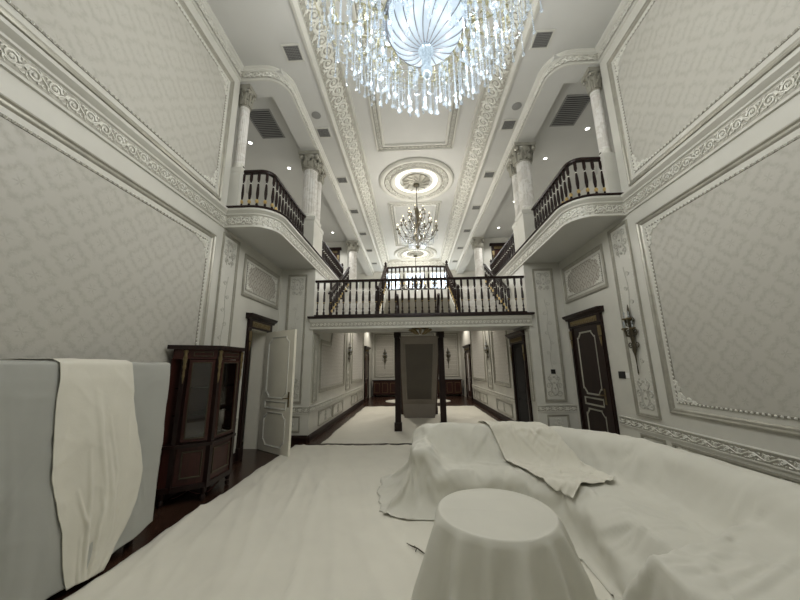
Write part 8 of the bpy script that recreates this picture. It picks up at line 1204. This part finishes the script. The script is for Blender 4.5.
-2,4,-8,4,2,1,-1,2,0,-1,0,0,0,-1,2,1,-2,0,-2,-3,1,-2,5,0,0,0,0,0,-1,1,-1,1,-1,0,1,-1,1,0,0,-1,0,0,-1,2,3,0,-3,0,-2,0,1,0,-1,0,-5,5,1,0,-1,1,1,-1,1,-1,1,-1,-1,-1,-3,-2,6,-2,-4,0,0,4,1,-1,1,0,0,0,0,0,-1,1,0,0,0,0,-1,1,0,-1,-1,3,2,-1,-2,0,-2,1,0,-1,-2,1,0,3,0,-1,0,0,1,-1,1,-1,0,-1,0,2,
-1,5,-3,-11,2,2,0,-1,5,0,0,-1,1,-1,1,-1,1,0,0,0,0,0,-1,1,-1,0,1,3,1,-2,-2,-1,-2,1,-1,1,-2,3,-5,5,0,0,0,0,0,0,1,-1,0,0,0,1,-2,0,-3,-2,1,-2,0,2,1,5,0,0,0,0,0,0,0,0,0,-1,1,-1,1,0,-1,0,1,2,2,2,1,-3,-6,-1,0,0,-3,5,1,3,-4,0,0,0,0,1,0,-1,0,0,0,0,0,-3,2,-1,-2,0,-2,-2,1,2,5,-1,1,0,0,0,
0,0,-1,1,0,-1,1,-1,1,0,1,1,2,1,-1,0,-4,-1,-1,-2,-1,5,-5,0,3,3,-1,-2,1,1,-1,0,1,-1,-1,0,0,-3,5,-5,-1,2,-2,-3,2,-1,1,5,0,0,0,0,0,0,0,0,0,0,0,-1,1,-1,3,1,1,0,0,-4,-1,1,-1,-1,-2,3,-4,6,-3,1,0,-1,0,1,-1,1,0,0,0,0,0,3,-1,-6,3,-3,-1,3,-2,-2,0,0,5,0,0,0,0,0,0,0,0,-1,1,0,0,1,2,2,1,-1,-3,-3,
1,-3,1,1,-1,2,-3,-1,-3,7,0,-2,1,1,-1,1,-1,1,-1,-1,1,-1,-2,-1,-1,-1,0,1,-2,2,0,0,0,5,0,0,0,0,0,0,0,0,0,0,0,0,2,3,0,-1,-1,-2,-2,-2,1,0,-2,2,-1,-3,1,8,-2,-3,2,-1,0,0,0,0,-1,0,1,0,-2,0,-1,-1,-1,-2,2,0,-1,4,-3,1,5,0,0,0,0,0,0,0,1,2,-1,1,1,-1,0,-1,0,-2,-1,-1,-2,2,-2,2,-2,2,-3,4,-1,0,1,1,0,-1,
1,-1,0,0,-1,1,0,-1,-3,3,-2,-4,1,0,2,-1,-2,4,1,5,0,0,1,0,1,0,1,0,1,1,-1,-1,-1,-1,-1,-1,-3,1,1,0,-3,4,1,-3,-2,7,1,-3,-2,2,-1,0,1,-1,0,-1,1,0,0,-3,1,-2,-1,4,-1,-2,-2,0,2,0,0,0,7,0,0,1,0,1,-1,-1,2,-1,0,0,-1,-1,-1,-2,-2,3,-4,2,1,0,-1,2,3,2,2,-6,-2,1,0,1,0,0,-1,0,0,-1,-1,-2,-1,1,2,-1,-2,1,0,0,
0,0,0,-1,0),
  (176,-1,0,2,-2,2,4,-2,-1,7,2,5,4,9,-4,3,2,3,4,4,4,2,-1,-1,1,-1,0,0,1,3,4,-4,1,8,14,16,18,20,19,21,19,12,11,14,0,7,4,1,-3,-3,-2,-4,-6,14,-3,7,0,-6,3,7,-7,-1,2,0,3,-8,-10,6,0,2,0,-2,-5,-1,-1,0,0,-1,1,0,0,1,1,-4,4,4,1,-1,2,1,0,1,-1,2,8,-9,-5,1,-4,0,-3,-1,0,0,-1,-1,16,0,6,-5,2,-2,-2,2,0,-2,-6,-9,4,3,
0,1,-3,0,-4,-1,-1,0,0,1,0,0,0,0,2,-8,5,4,5,3,1,-2,-1,0,0,1,-1,-5,2,1,1,-3,-7,-1,2,0,-1,-2,0,13,2,-9,4,6,-3,-12,9,-1,-10,3,2,2,1,0,-1,0,-7,1,1,-2,2,0,-1,0,0,0,2,-6,5,0,5,3,3,0,-1,-1,-1,1,-1,0,-9,6,-4,-1,-5,2,1,-1,0,-1,-3,4,8,0,-6,0,4,2,1,-6,0,0,2,3,-1,-1,-3,-5,1,1,1,1,-1,-1,0,0,0,0,1,-2,
1,2,2,4,3,1,1,-1,-2,-1,0,0,-2,-4,-1,-3,-2,3,-1,0,-1,0,-2,0,-6,4,3,1,-4,0,-3,1,1,-1,1,3,-5,-3,1,-1,1,0,1,-1,2,1,-2,0,0,0,0,-1,4,3,-1,1,2,2,2,2,1,0,-4,-2,0,-9,2,0,-2,-2,1,-1,0,0,-1,-3,7,-6,2,-4,3,4,-5,-2,0,4,3,0,-8,3,-1,-2,3,-1,-2,4,-1,-1,2,-1,-1,1,0,1,4,-5,3,4,5,0,-1,-1,2,2,0,-3,-2,-2,-6,4,
-5,0,0,-2,2,-2,-2,-1,3,2,-8,-1,0,-2,-1,3,0,-2,0,1,1,0,-1,2,-2,1,1,0,-1,3,-3,-1,3,-1,0,1,4,-7,4,2,6,2,0,-2,1,0,2,1,-3,-3,-3,-3,-3,2,-3,2,-1,-1,-2,1,-1,-10,-7,11,-3,2,-2,1,0,0,0,-2,1,2,0,0,2,0,-2,3,-2,-1,-1,4,-3,-2,5,-2,5,-11,5,5,5,3,1,1,-3,-2,2,1,4,3,-9,-10,2,1,-2,-2,0,0,-2,-1,2,-6,-3,0,0,-3,-1,4,
2,-5,0,2,2,-3,0,3,-1,0,0,2,-4,2,0,0,-2,2,0,-2,7,-11,6,3,3,3,2,2,0,4,-3,-5,-1,-5,2,2,-2,-2,0,-4,1,-2,0,-1,0,1,-7,4,-6,-4,-3,2,0,0,-1,0,1,0,1,-1,1,0,-1,1,1,-1,0,0,0,0,0,0,4,-8,4,2,3,2,2,2,0,2,0,1,-5,0,1,-10,3,0,2,-4,-3,2,-1,-1,-2,3,-6,-1,0,-6,0,-1,1,1,-3,1,1,0,-1,1,0,0,0,0,3,-6,3,0,
0,0,0,0,5,-8,5,2,3,1,0,1,0,2,1,2,-1,-1,-5,-6,6,-5,-1,0,0,0,-4,-2,1,0,2,-7,2,-3,-1,-3,-1,1,0,-1,0,1,0,0,0,0,0,0,3,-6,3,0,0,0,0,0,2,-1,-2,3,4,4,2,1,-3,-1,1,1,1,1,0,-5,-6,-2,2,-1,0,-3,-2,1,1,-2,1,0,-6,1,-2,0,-2,0,0,0,-2,1,1,0,0,0,0,0,3,-6,3,0,0,0,0,0,2,1,-9,11,-1,3,4,2,-1,-1,-1,-2,
1,-1,6,-3,-5,-2,0,-3,-2,0,-1,-1,-1,-1,3,2,-8,0,-1,-1,0,-1,1,0,-2,0,1,0,0,0,0,0,3,-6,3,0,0,0,0,2,0,2,-9,5,0,4,6,2,3,0,-2,-4,1,-1,2,-5,-3,0,0,0,-6,1,0,-2,1,1,-2,-6,-5,0,6,-1,-1,0,1,-1,1,-1,0,1,1,-1,0,0,3,-6,3,0,2,-2,0,1,2,0,-9,10,-2,2,3,2,2,1,4,0,1,-6,-1,-2,-8,2,1,2,-3,-1,1,-5,-1,1,-3,5,
-9,-6,1,0,3,2,0,0,0,-2,1,1,0,-1,3,-2,2,-5,3,0,0,-2,4,-1,2,-7,-1,6,-1,9,-4,3,1,2,1,0,4,-2,-3,-2,0,-6,-1,-1,0,1,0,-5,-1,1,-2,4,-6,-2,-1,-4,0,0,1,2,1,0,-1,1,0,0,0,-2,5,-5,3,3,-1,0,-3,-3,5,-7,3,3,4,2,0,4,-1,0,-1,1,3,0,1,-2,-4,-8,2,1,-1,-2,-2,0,0,-1,-1,1,0,-7,1,-4,-4,1,1,3,0,0,0,0,-1,2,-1,1,
-1,-3,6,0,-7,0,1,4,-1,-2,2,3,0,3,3,3,3,-2,-2,-1,1,-3,5,6,-1,-8,-8,2,-1,-3,2,-4,0,-1,-1,0,-5,-4,4,-1,-1,-3,-3,1,0,2,2,-1,1,-1,-1,1,0,3,-3,-3,0,4,4,-5,-2,6,-5,3,1,5,2,6,1,-1,-1,-3,0,-4,4,-3,1,-2,-4,1,0,-5,4,-6,-1,2,-1,0,0,-8,-6,0,5,2,-1,-1,-3,0,1,0,-1,-1,1,0,-1,0,-1,4,-2,-1,3,-5,9,-1,-7,6,3,2,1,3,
0,4,2,-2,-2,-5,1,-1,2,-7,-5,6,0,-1,-2,-4,4,-2,-3,-1,2,-7,-1,-4,0,0,1,1,-2,-1,-1,1,1,-2,0,0,2,1,-3,0,-1,5,-3,-3,2,-4,3,6,4,5,1,1,0,1,0,1,1,0,0,-4,-2,-8,-6,7,-2,-1,2,2,-2,-8,0,1,0,2,-7,-1,-3,-3,0,2,2,0,-2,-2,-1,2,2,-1,0,-3,2,3,-3,0,-1,5,-2,2,-1,1,5,3,1,2,-1,-1,1,0,3,1,-2,-2,-3,-3,2,-7,0,-2,1,-1,
-2,-3,2,1,-3,3,-5,-2,-2,-1,-5,-1,1,2,2,1,-1,-1,-2,6,-4,-1,5,-3,-1,4,0,-1,0,3,0,-1,2,3,1,3,3,0,-4,-3,1,0,1,0,2,-1,-9,-7,7,-4,-2,2,-1,-3,0,-1,0,0,2,-9,0,0,0,0,-3,-2,0,1,1,2,-2,0,1,10,-5,-1,6,-1,-3,1,2,2,1,0,2,1,-4,3,1,1,1,-1,-1,-3,1,1,1,-4,-1,-1,-8,-1,-1,2,-2,-1,-1,0,0,-1,-7,-7,4,3,1,0,-2,-2,-1,-1,
0,1,0,1,-2),
 )),
}
SOFA_CREASES = [
 (0.022, 0.022, [(-0.04, 3.84, 0.6), (0.12, 3.86, 0.48), (0.23, 3.74, 0.37), (0.32, 3.7, 0.27)]),
 (0.012, 0.02, [(-0.12, 3.86, 0.58), (0.07, 3.79, 0.43), (0.17, 3.72, 0.3)]),
 (0.014, 0.02, [(0.04, 4.27, 0.75), (0.33, 4.19, 0.6), (0.54, 4.19, 0.66)]),
 (0.01, 0.018, [(0.13, 4.28, 0.76), (0.48, 4.21, 0.67), (0.68, 4.22, 0.73)]),
 (0.014, 0.02, [(0.79, 4.22, 0.77), (0.56, 4.11, 0.51), (0.39, 3.92, 0.42)]),
 (0.012, 0.018, [(0.81, 4.21, 0.76), (0.75, 4.12, 0.55), (0.8, 4.01, 0.43)]),
 (0.012, 0.02, [(-0.18, 4.31, 0.59), (-0.01, 4.23, 0.67), (0.15, 4.21, 0.67)]),
 (0.016, 0.022, [(0.24, 3.85, 0.42), (0.45, 3.74, 0.39), (0.57, 3.93, 0.42)]),
 (0.014, 0.02, [(0.49, 3.93, 0.42), (0.53, 3.73, 0.38), (0.61, 3.65, 0.32)]),
 (0.016, 0.03, [(0.57, 4.02, 0.42), (0.79, 3.93, 0.42), (1.11, 3.95, 0.44)]),
 (0.016, 0.022, [(0.99, 3.84, 0.42), (1.01, 3.63, 0.41), (1.11, 3.53, 0.39)]),
 (0.018, 0.022, [(0.97, 3.52, 0.33), (1.16, 3.5, 0.4), (1.43, 3.53, 0.42)]),
 (0.014, 0.02, [(-0.23, 4.32, 0.37), (-0.35, 4.47, 0.1), (-0.34, 3.8, 0.19)]),
 (0.012, 0.02, [(-0.06, 3.84, 0.48), (-0.18, 3.84, 0.29), (-0.3, 3.79, 0.16)]),
 (0.016, 0.022, [(0.1, 3.8, 0.43), (-0.0, 3.77, 0.3), (-0.09, 3.73, 0.1)]),
 (0.02, 0.022, [(1.64, 3.77, 0.48), (1.77, 3.61, 0.55), (1.97, 3.43, 0.71), (2.11, 3.17, 0.79)]),
 (0.01, 0.018, [(1.71, 3.75, 0.58), (1.9, 3.54, 0.68), (2.02, 3.35, 0.74)]),
 (0.018, 0.025, [(1.31, 3.11, 0.34), (1.52, 3.06, 0.42), (1.7, 2.81, 0.42), (1.75, 2.62, 0.42)]),
 (0.018, 0.025, [(1.25, 3.03, 0.27), (1.4, 2.89, 0.37), (1.52, 2.83, 0.42), (1.63, 2.66, 0.42)]),
 (0.022, 0.025, [(1.25, 3.07, 0.16), (1.29, 2.79, 0.29), (1.43, 2.68, 0.39), (1.45, 2.56, 0.41), (1.31, 2.58, 0.24)]),
 (0.018, 0.022, [(1.25, 3.04, 0.1), (1.24, 2.68, 0.21), (1.38, 2.63, 0.31), (1.45, 2.56, 0.41)]),
 (0.015, 0.02, [(1.26, 2.8, 0.14), (1.31, 2.6, 0.24), (1.4, 2.53, 0.34)]),
 (0.014, 0.02, [(1.45, 2.56, 0.41), (1.7, 2.54, 0.42), (1.74, 2.24, 0.53)]),
 (0.02, 0.02, [(1.48, 2.09, 0.53), (1.72, 2.21, 0.53), (2.02, 2.3, 0.62), (2.14, 2.16, 0.78)]),
 (0.016, 0.018, [(1.41, 2.41, 0.36), (1.28, 2.06, 0.52), (1.43, 1.96, 0.53)]),
 (0.014, 0.018, [(1.12, 1.98, 0.46), (1.19, 1.9, 0.52), (1.39, 1.91, 0.52)]),
 (0.012, 0.018, [(1.12, 1.98, 0.49), (1.18, 1.96, 0.53), (1.43, 2.01, 0.52), (1.6, 2.02, 0.52)]),
 (0.018, 0.022, [(1.41, 2.4, 0.36), (1.11, 2.01, 0.47), (1.09, 2.05, 0.33)]),
 (0.016, 0.022, [(1.38, 2.45, 0.31), (1.08, 2.06, 0.42), (1.08, 2.07, 0.3)]),
 (0.022, 0.022, [(1.2, 1.68, 0.52), (1.46, 1.78, 0.52), (1.88, 2.0, 0.52)]),
 (0.012, 0.02, [(1.12, 1.95, 0.43), (1.2, 1.8, 0.52), (1.53, 1.89, 0.52), (1.93, 2.08, 0.54)]),
 (0.01, 0.022, [(2.15, 2.53, 0.78), (2.04, 2.58, 0.62), (1.97, 2.69, 0.5)]),
 (0.012, 0.022, [(2.15, 2.37, 0.78), (2.04, 2.42, 0.65), (1.97, 2.45, 0.5)]),
 (0.014, 0.02, [(2.12, 2.21, 0.76), (2.04, 2.32, 0.65), (1.95, 2.32, 0.55)]),
 (0.009, 0.02, [(2.14, 2.68, 0.78), (2.06, 2.78, 0.68), (2.02, 2.9, 0.59)]),
 (0.01, 0.02, [(1.9, 3.38, 0.54), (1.97, 3.27, 0.64), (2.04, 3.07, 0.67)]),
 (0.01, 0.02, [(1.73, 3.39, 0.42), (1.9, 3.27, 0.5), (1.92, 3.04, 0.46)]),
]
def load_sheet(n):
    a, b, rows = SHEET_SHAPES[n]
    D = np.stack([np.array(r).reshape(a, b) for r in rows], -1)
    return np.cumsum(np.cumsum(D, axis=0), axis=1)*.002
def upsample(A, k=3):
    a, b, _ = A.shape; ui = np.linspace(0, a-1, (a-1)*k+1); vi = np.linspace(0, b-1, (b-1)*k+1)
    i = np.minimum(ui.astype(int), a-2); f = (ui-i)[:, None, None]; T = A[i]*(1-f)+A[i+1]*f
    j = np.minimum(vi.astype(int), b-2); f = (vi-j)[None, :, None]; return T[:, j]*(1-f)+T[:, j+1]*f
def smooth_grid(A, n):
    for _ in range(n):
        B = A.copy(); B[1:-1, 1:-1] = (A[:-2, 1:-1]+A[2:, 1:-1]+A[1:-1, :-2]+A[1:-1, 2:])/4; A = A*.4+B*.6
    return A
def creased(A, creases, fine=.006, seed=3, n_random=0, amp=.010, ln=(16, 60), turn=.5, dirn=None):
    """lift fold lines out of a sheet along its normals"""
    U = smooth_grid(upsample(A), 2); du = np.gradient(U, axis=0); dv = np.gradient(U, axis=1)
    N = np.cross(du, dv); N /= np.linalg.norm(N, axis=2, keepdims=True)+1e-9
    N *= np.sign(N[..., 2:3].mean())
    H = np.zeros(U.shape[:2]); r = random.Random(seed); a, b, _ = U.shape
    cr = list(creases)
    for _ in range(n_random):
        i, j = r.uniform(.1, .9)*a, r.uniform(.1, .9)*b; t = r.uniform(0, TAU) if dirn is None else dirn+r.uniform(-.35, .35); L = r.uniform(*ln); k = r.uniform(-turn, turn); pts = []
        for q in range(4):
            ii, jj = int(min(max(i, 0), a-1)), int(min(max(j, 0), b-1)); pts.append(tuple(U[ii, jj])); i += math.cos(t)*L/3; j += math.sin(t)*L/3; t += k
        cr.append((amp*r.uniform(.4, 1), r.uniform(.014, .03), pts))
    for am, w, pts in cr:
        P = [np.array(p) for p in pts]; n = len(P)-1; best = np.full(H.shape, 9.0); tt = np.zeros(H.shape)
        lo = np.min(P, axis=0)-.15; hi = np.max(P, axis=0)+.15
        box = np.all((U > lo) & (U < hi), axis=2)
        if not box.any(): continue
        Q = U[box]; bd = np.full(len(Q), 9.0); bt = np.zeros(len(Q))
        for k in range(n):
            d = P[k+1]-P[k]; t = np.clip(((Q-P[k])@d)/(d@d+1e-9), 0, 1); e = np.linalg.norm(Q-P[k]-t[:, None]*d, axis=1)
            m = e < bd; bd[m] = e[m]; bt[m] = (k+t[m])/n
        H[box] += 2.5*am*(np.exp(-(bd/(.75*w))**2)-.5*np.exp(-(bd/(2.0*w))**2))*np.sin(PI*np.clip(bt, 0.04, .96))**.6
    for i in range(a):
        for j in range(b):
            x, y, z = U[i, j]; q = nz(x*3.1+nz(y*2, z*2, 1)*.6, y*3.1, z*3.1+seed)
            H[i, j] += fine*((1-abs(q))**5-.3)+fine*.5*nz(x*8, y*8, z*8)
    for _ in range(2): H[1:-1, 1:-1] = .4*H[1:-1, 1:-1]+.15*(H[:-2, 1:-1]+H[2:, 1:-1]+H[1:-1, :-2]+H[1:-1, 2:])
    H *= np.clip((U[..., 2]-.01)/.06, 0.15, 1)
    U = U+N*H[..., None]; U[..., 2] = np.maximum(U[..., 2], .014)
    return U
def sheet_from(U, name, mat, label, dz=0, cat='dust sheet', trim=0):
    a, b, _ = U.shape
    me = MB().loops([[tuple(U[i, j]+V(0, 0, dz)) for j in range(b)] for i in range(a)], False)
    if trim:
        Z = U[..., 2].copy()
        for _ in range(5):
            Y = Z.copy(); Y[1:-1, 1:-1] = np.max([Z[i:a-2+i, j:b-2+j] for i in range(3) for j in range(3)], axis=0); Z = Y
        Z = Z.ravel(); me.f = [q for q in me.f if max(Z[i] for i in q) > trim and not (me.v[q[0]][0] < -.5 and me.v[q[0]][1] < 3.7)]
    o = me.build(name, mat, None, 4)
    so = o.modifiers.new('thickness', 'SOLIDIFY'); so.thickness = .004; so.offset = 1
    return tag(o, label, cat)
sheet_from(creased(load_sheet('sofa'), SOFA_CREASES, .009, 3, 120, .011), 'covered_sofa', 'sheet', 'long curved corner sofa hidden under a large white dust sheet', cat='sofa', trim=.07)
sheet_from(creased(load_sheet('throw'), [], .009, 5, 22, .010), 'dust_sheet', 'sheet2', 'narrower cream sheet thrown over the back of the covered sofa', .012)
# round table under its sheet
def table_cover():
    c = (.43, 2.57); R = .42; H = .50; b = MB(); n = 240; L = []
    flutes = [(a, w, m) for a, w, m in ((-2.9, .30, .10), (-2.35, .22, .07), (-1.9, .16, .05), (-1.45, .20, .08), (-1.0, .14, .06), (-.62, .18, .09), (-.1, .2, .07), (.45, .3, .09), (1.1, .25, .07), (1.8, .3, .09), (2.5, .25, .08))]
    def fl(t): return sum(m*math.exp(-((((t-a+PI) % TAU)-PI)/(.55*w))**2) for a, w, m in flutes)
    def pt(t, s):
        if s <= 1:
            r = R*s; z = H+.003*nz(3*r*math.cos(t)+4, 3*r*math.sin(t), 2)+.0025*(1-abs(nz(2.2*r*math.cos(t)+r, 5*r*math.sin(t), 6)))**6
            if s > .93: z += .006*math.sin(PI*(s-.93)/.07)
            if s > .985: z -= .004
        else:
            q = s-1; k = q**1.1
            r = R+.012+k*.075+fl(t+.10*q*math.sin(3*t))*q**.75*1.6+.012*nz(2*math.cos(t), 2*math.sin(t), q*3)*q+.01*q*(1-abs(nz(6*math.cos(t)+q, 6*math.sin(t), q*1.5)))**5
            z = H-.012-(H-.024)*q
        return (c[0]+r*math.cos(t), c[1]+r*math.sin(t), max(z, .014))
    ss = [.001]+[i/16 for i in range(1, 15)]+[.92, .95, .97, .985, 1.0]+[1+i/36 for i in range(1, 37)]
    for s in ss: b_ = [pt(TAU*k/n, s) for k in range(n)]; L.append(b_)
    q = []
    for k in range(n):
        t = TAU*k/n; x, y, z = L[-1][k]; d = .05+.03*nz(4*math.cos(t), 4*math.sin(t), 1); q.append((x+d*math.cos(t), y+d*math.sin(t), .012))
    L.append(q); b.loops(L, True, True)
    o = b.build('covered_table', 'sheet', None, 4); return tag(o, 'round low table hidden under a white sheet, in front of the curved sofa', 'table')
table_cover()
# tall furniture by the left wall under hanging sheets
root = empty('tall_cabinet', (-2.90, 2.1, 0), 'long tall cabinet by the left wall, hidden under hanging grey and cream sheets', 'cabinet')
MB().box(-.20, .22, -1.1, 1.06, .10, 1.58).build('carcass', 'redwood', root, 0)
for x in (-.2, .17):
    for y in (-1.0, .98): MB().lathe([(.03, 0), (.04, .1), (.001, .1)], (x, y, 0), 8).build('foot', 'wood', root)
def hang(name, yl, yr, x, ztop, hem, mat, label, back=-3.09, lift=0, seed=0, n_random=16):
    """sheet lying over the cabinet top and hanging down its front; yl / yr give its edges at drop t"""
    nu, nv = 60, 60; A = np.zeros((nu+1, nv+1, 3))
    for i in range(nu+1):
        for j in range(nv+1):
            u, v = i/nu, j/nv; t = max(0, (v-.15)/.85); y = yl(t)+(yr(t)-yl(t))*u
            if v < .15:
                A[i, j] = (back+(x-back)*v/.15, y, ztop+.004*nz(y*4, v*6, 2)+lift); continue
            hz = hem(y); z = ztop-.010-(ztop-.010-hz)*t; g = t**.6
            fold = g*(.030*(.5+.5*math.sin(y*15+3*nz(y*1.5, 3, z*.5)))+.022*(1-abs(nz(y*4, z*.9, 4)))**4+.012*nz(y*2.5+z, z*3, 7))
            A[i, j] = (x+.012*min(1, t*12)+fold+.03*t+lift, y+.012*nz(z*3, u*2, seed)*g, z)
    return sheet_from(creased(A, [], .006, seed, n_random, .006, (60, 160), .12, PI/2), name, mat, label)
hang('plastic_sheet', lambda t: .9, lambda t: 3.19-.03*t, -2.665, 1.602, lambda y: .05+.12*max(0, (y-2.6)/.6), 'sheer', 'thin greyish sheet hanging over the tall cabinet by the left wall', seed=11)
hang('dust_sheet', lambda t: float(np.interp(t, (0, .15, .5, .75, 1), (2.15, 2.15, 2.20, 2.36, 2.44))), lambda t: float(np.interp(t, (0, .2, .45, .6, .75, .88, 1), (2.73, 2.77, 2.90, 2.96, 2.94, 2.84, 2.68))), -2.665, 1.606, lambda y: .035+.015*nz(y*5, 2), 'sheet2', 'cream sheet hanging over the grey one on the tall cabinet', lift=.014, seed=12, n_random=14)

st = MB().tube([(-.235, 3.10, .030), (-.20, 3.06, .032), (-.165, 3.03, .034), (-.14, 3.02, .03), (-.11, 2.97, .034), (-.07, 2.93, .030)], [.003, .005, .006, .005, .006, .003], 5)
st.tube([(-.17, 3.06, .030), (-.15, 3.01, .036), (-.16, 2.97, .032)], [.003, .005, .003], 5)
tag(st.build('cord', 'bronze'), 'short dark twisted cord lying on the floor sheet left of the covered round table', 'cord')
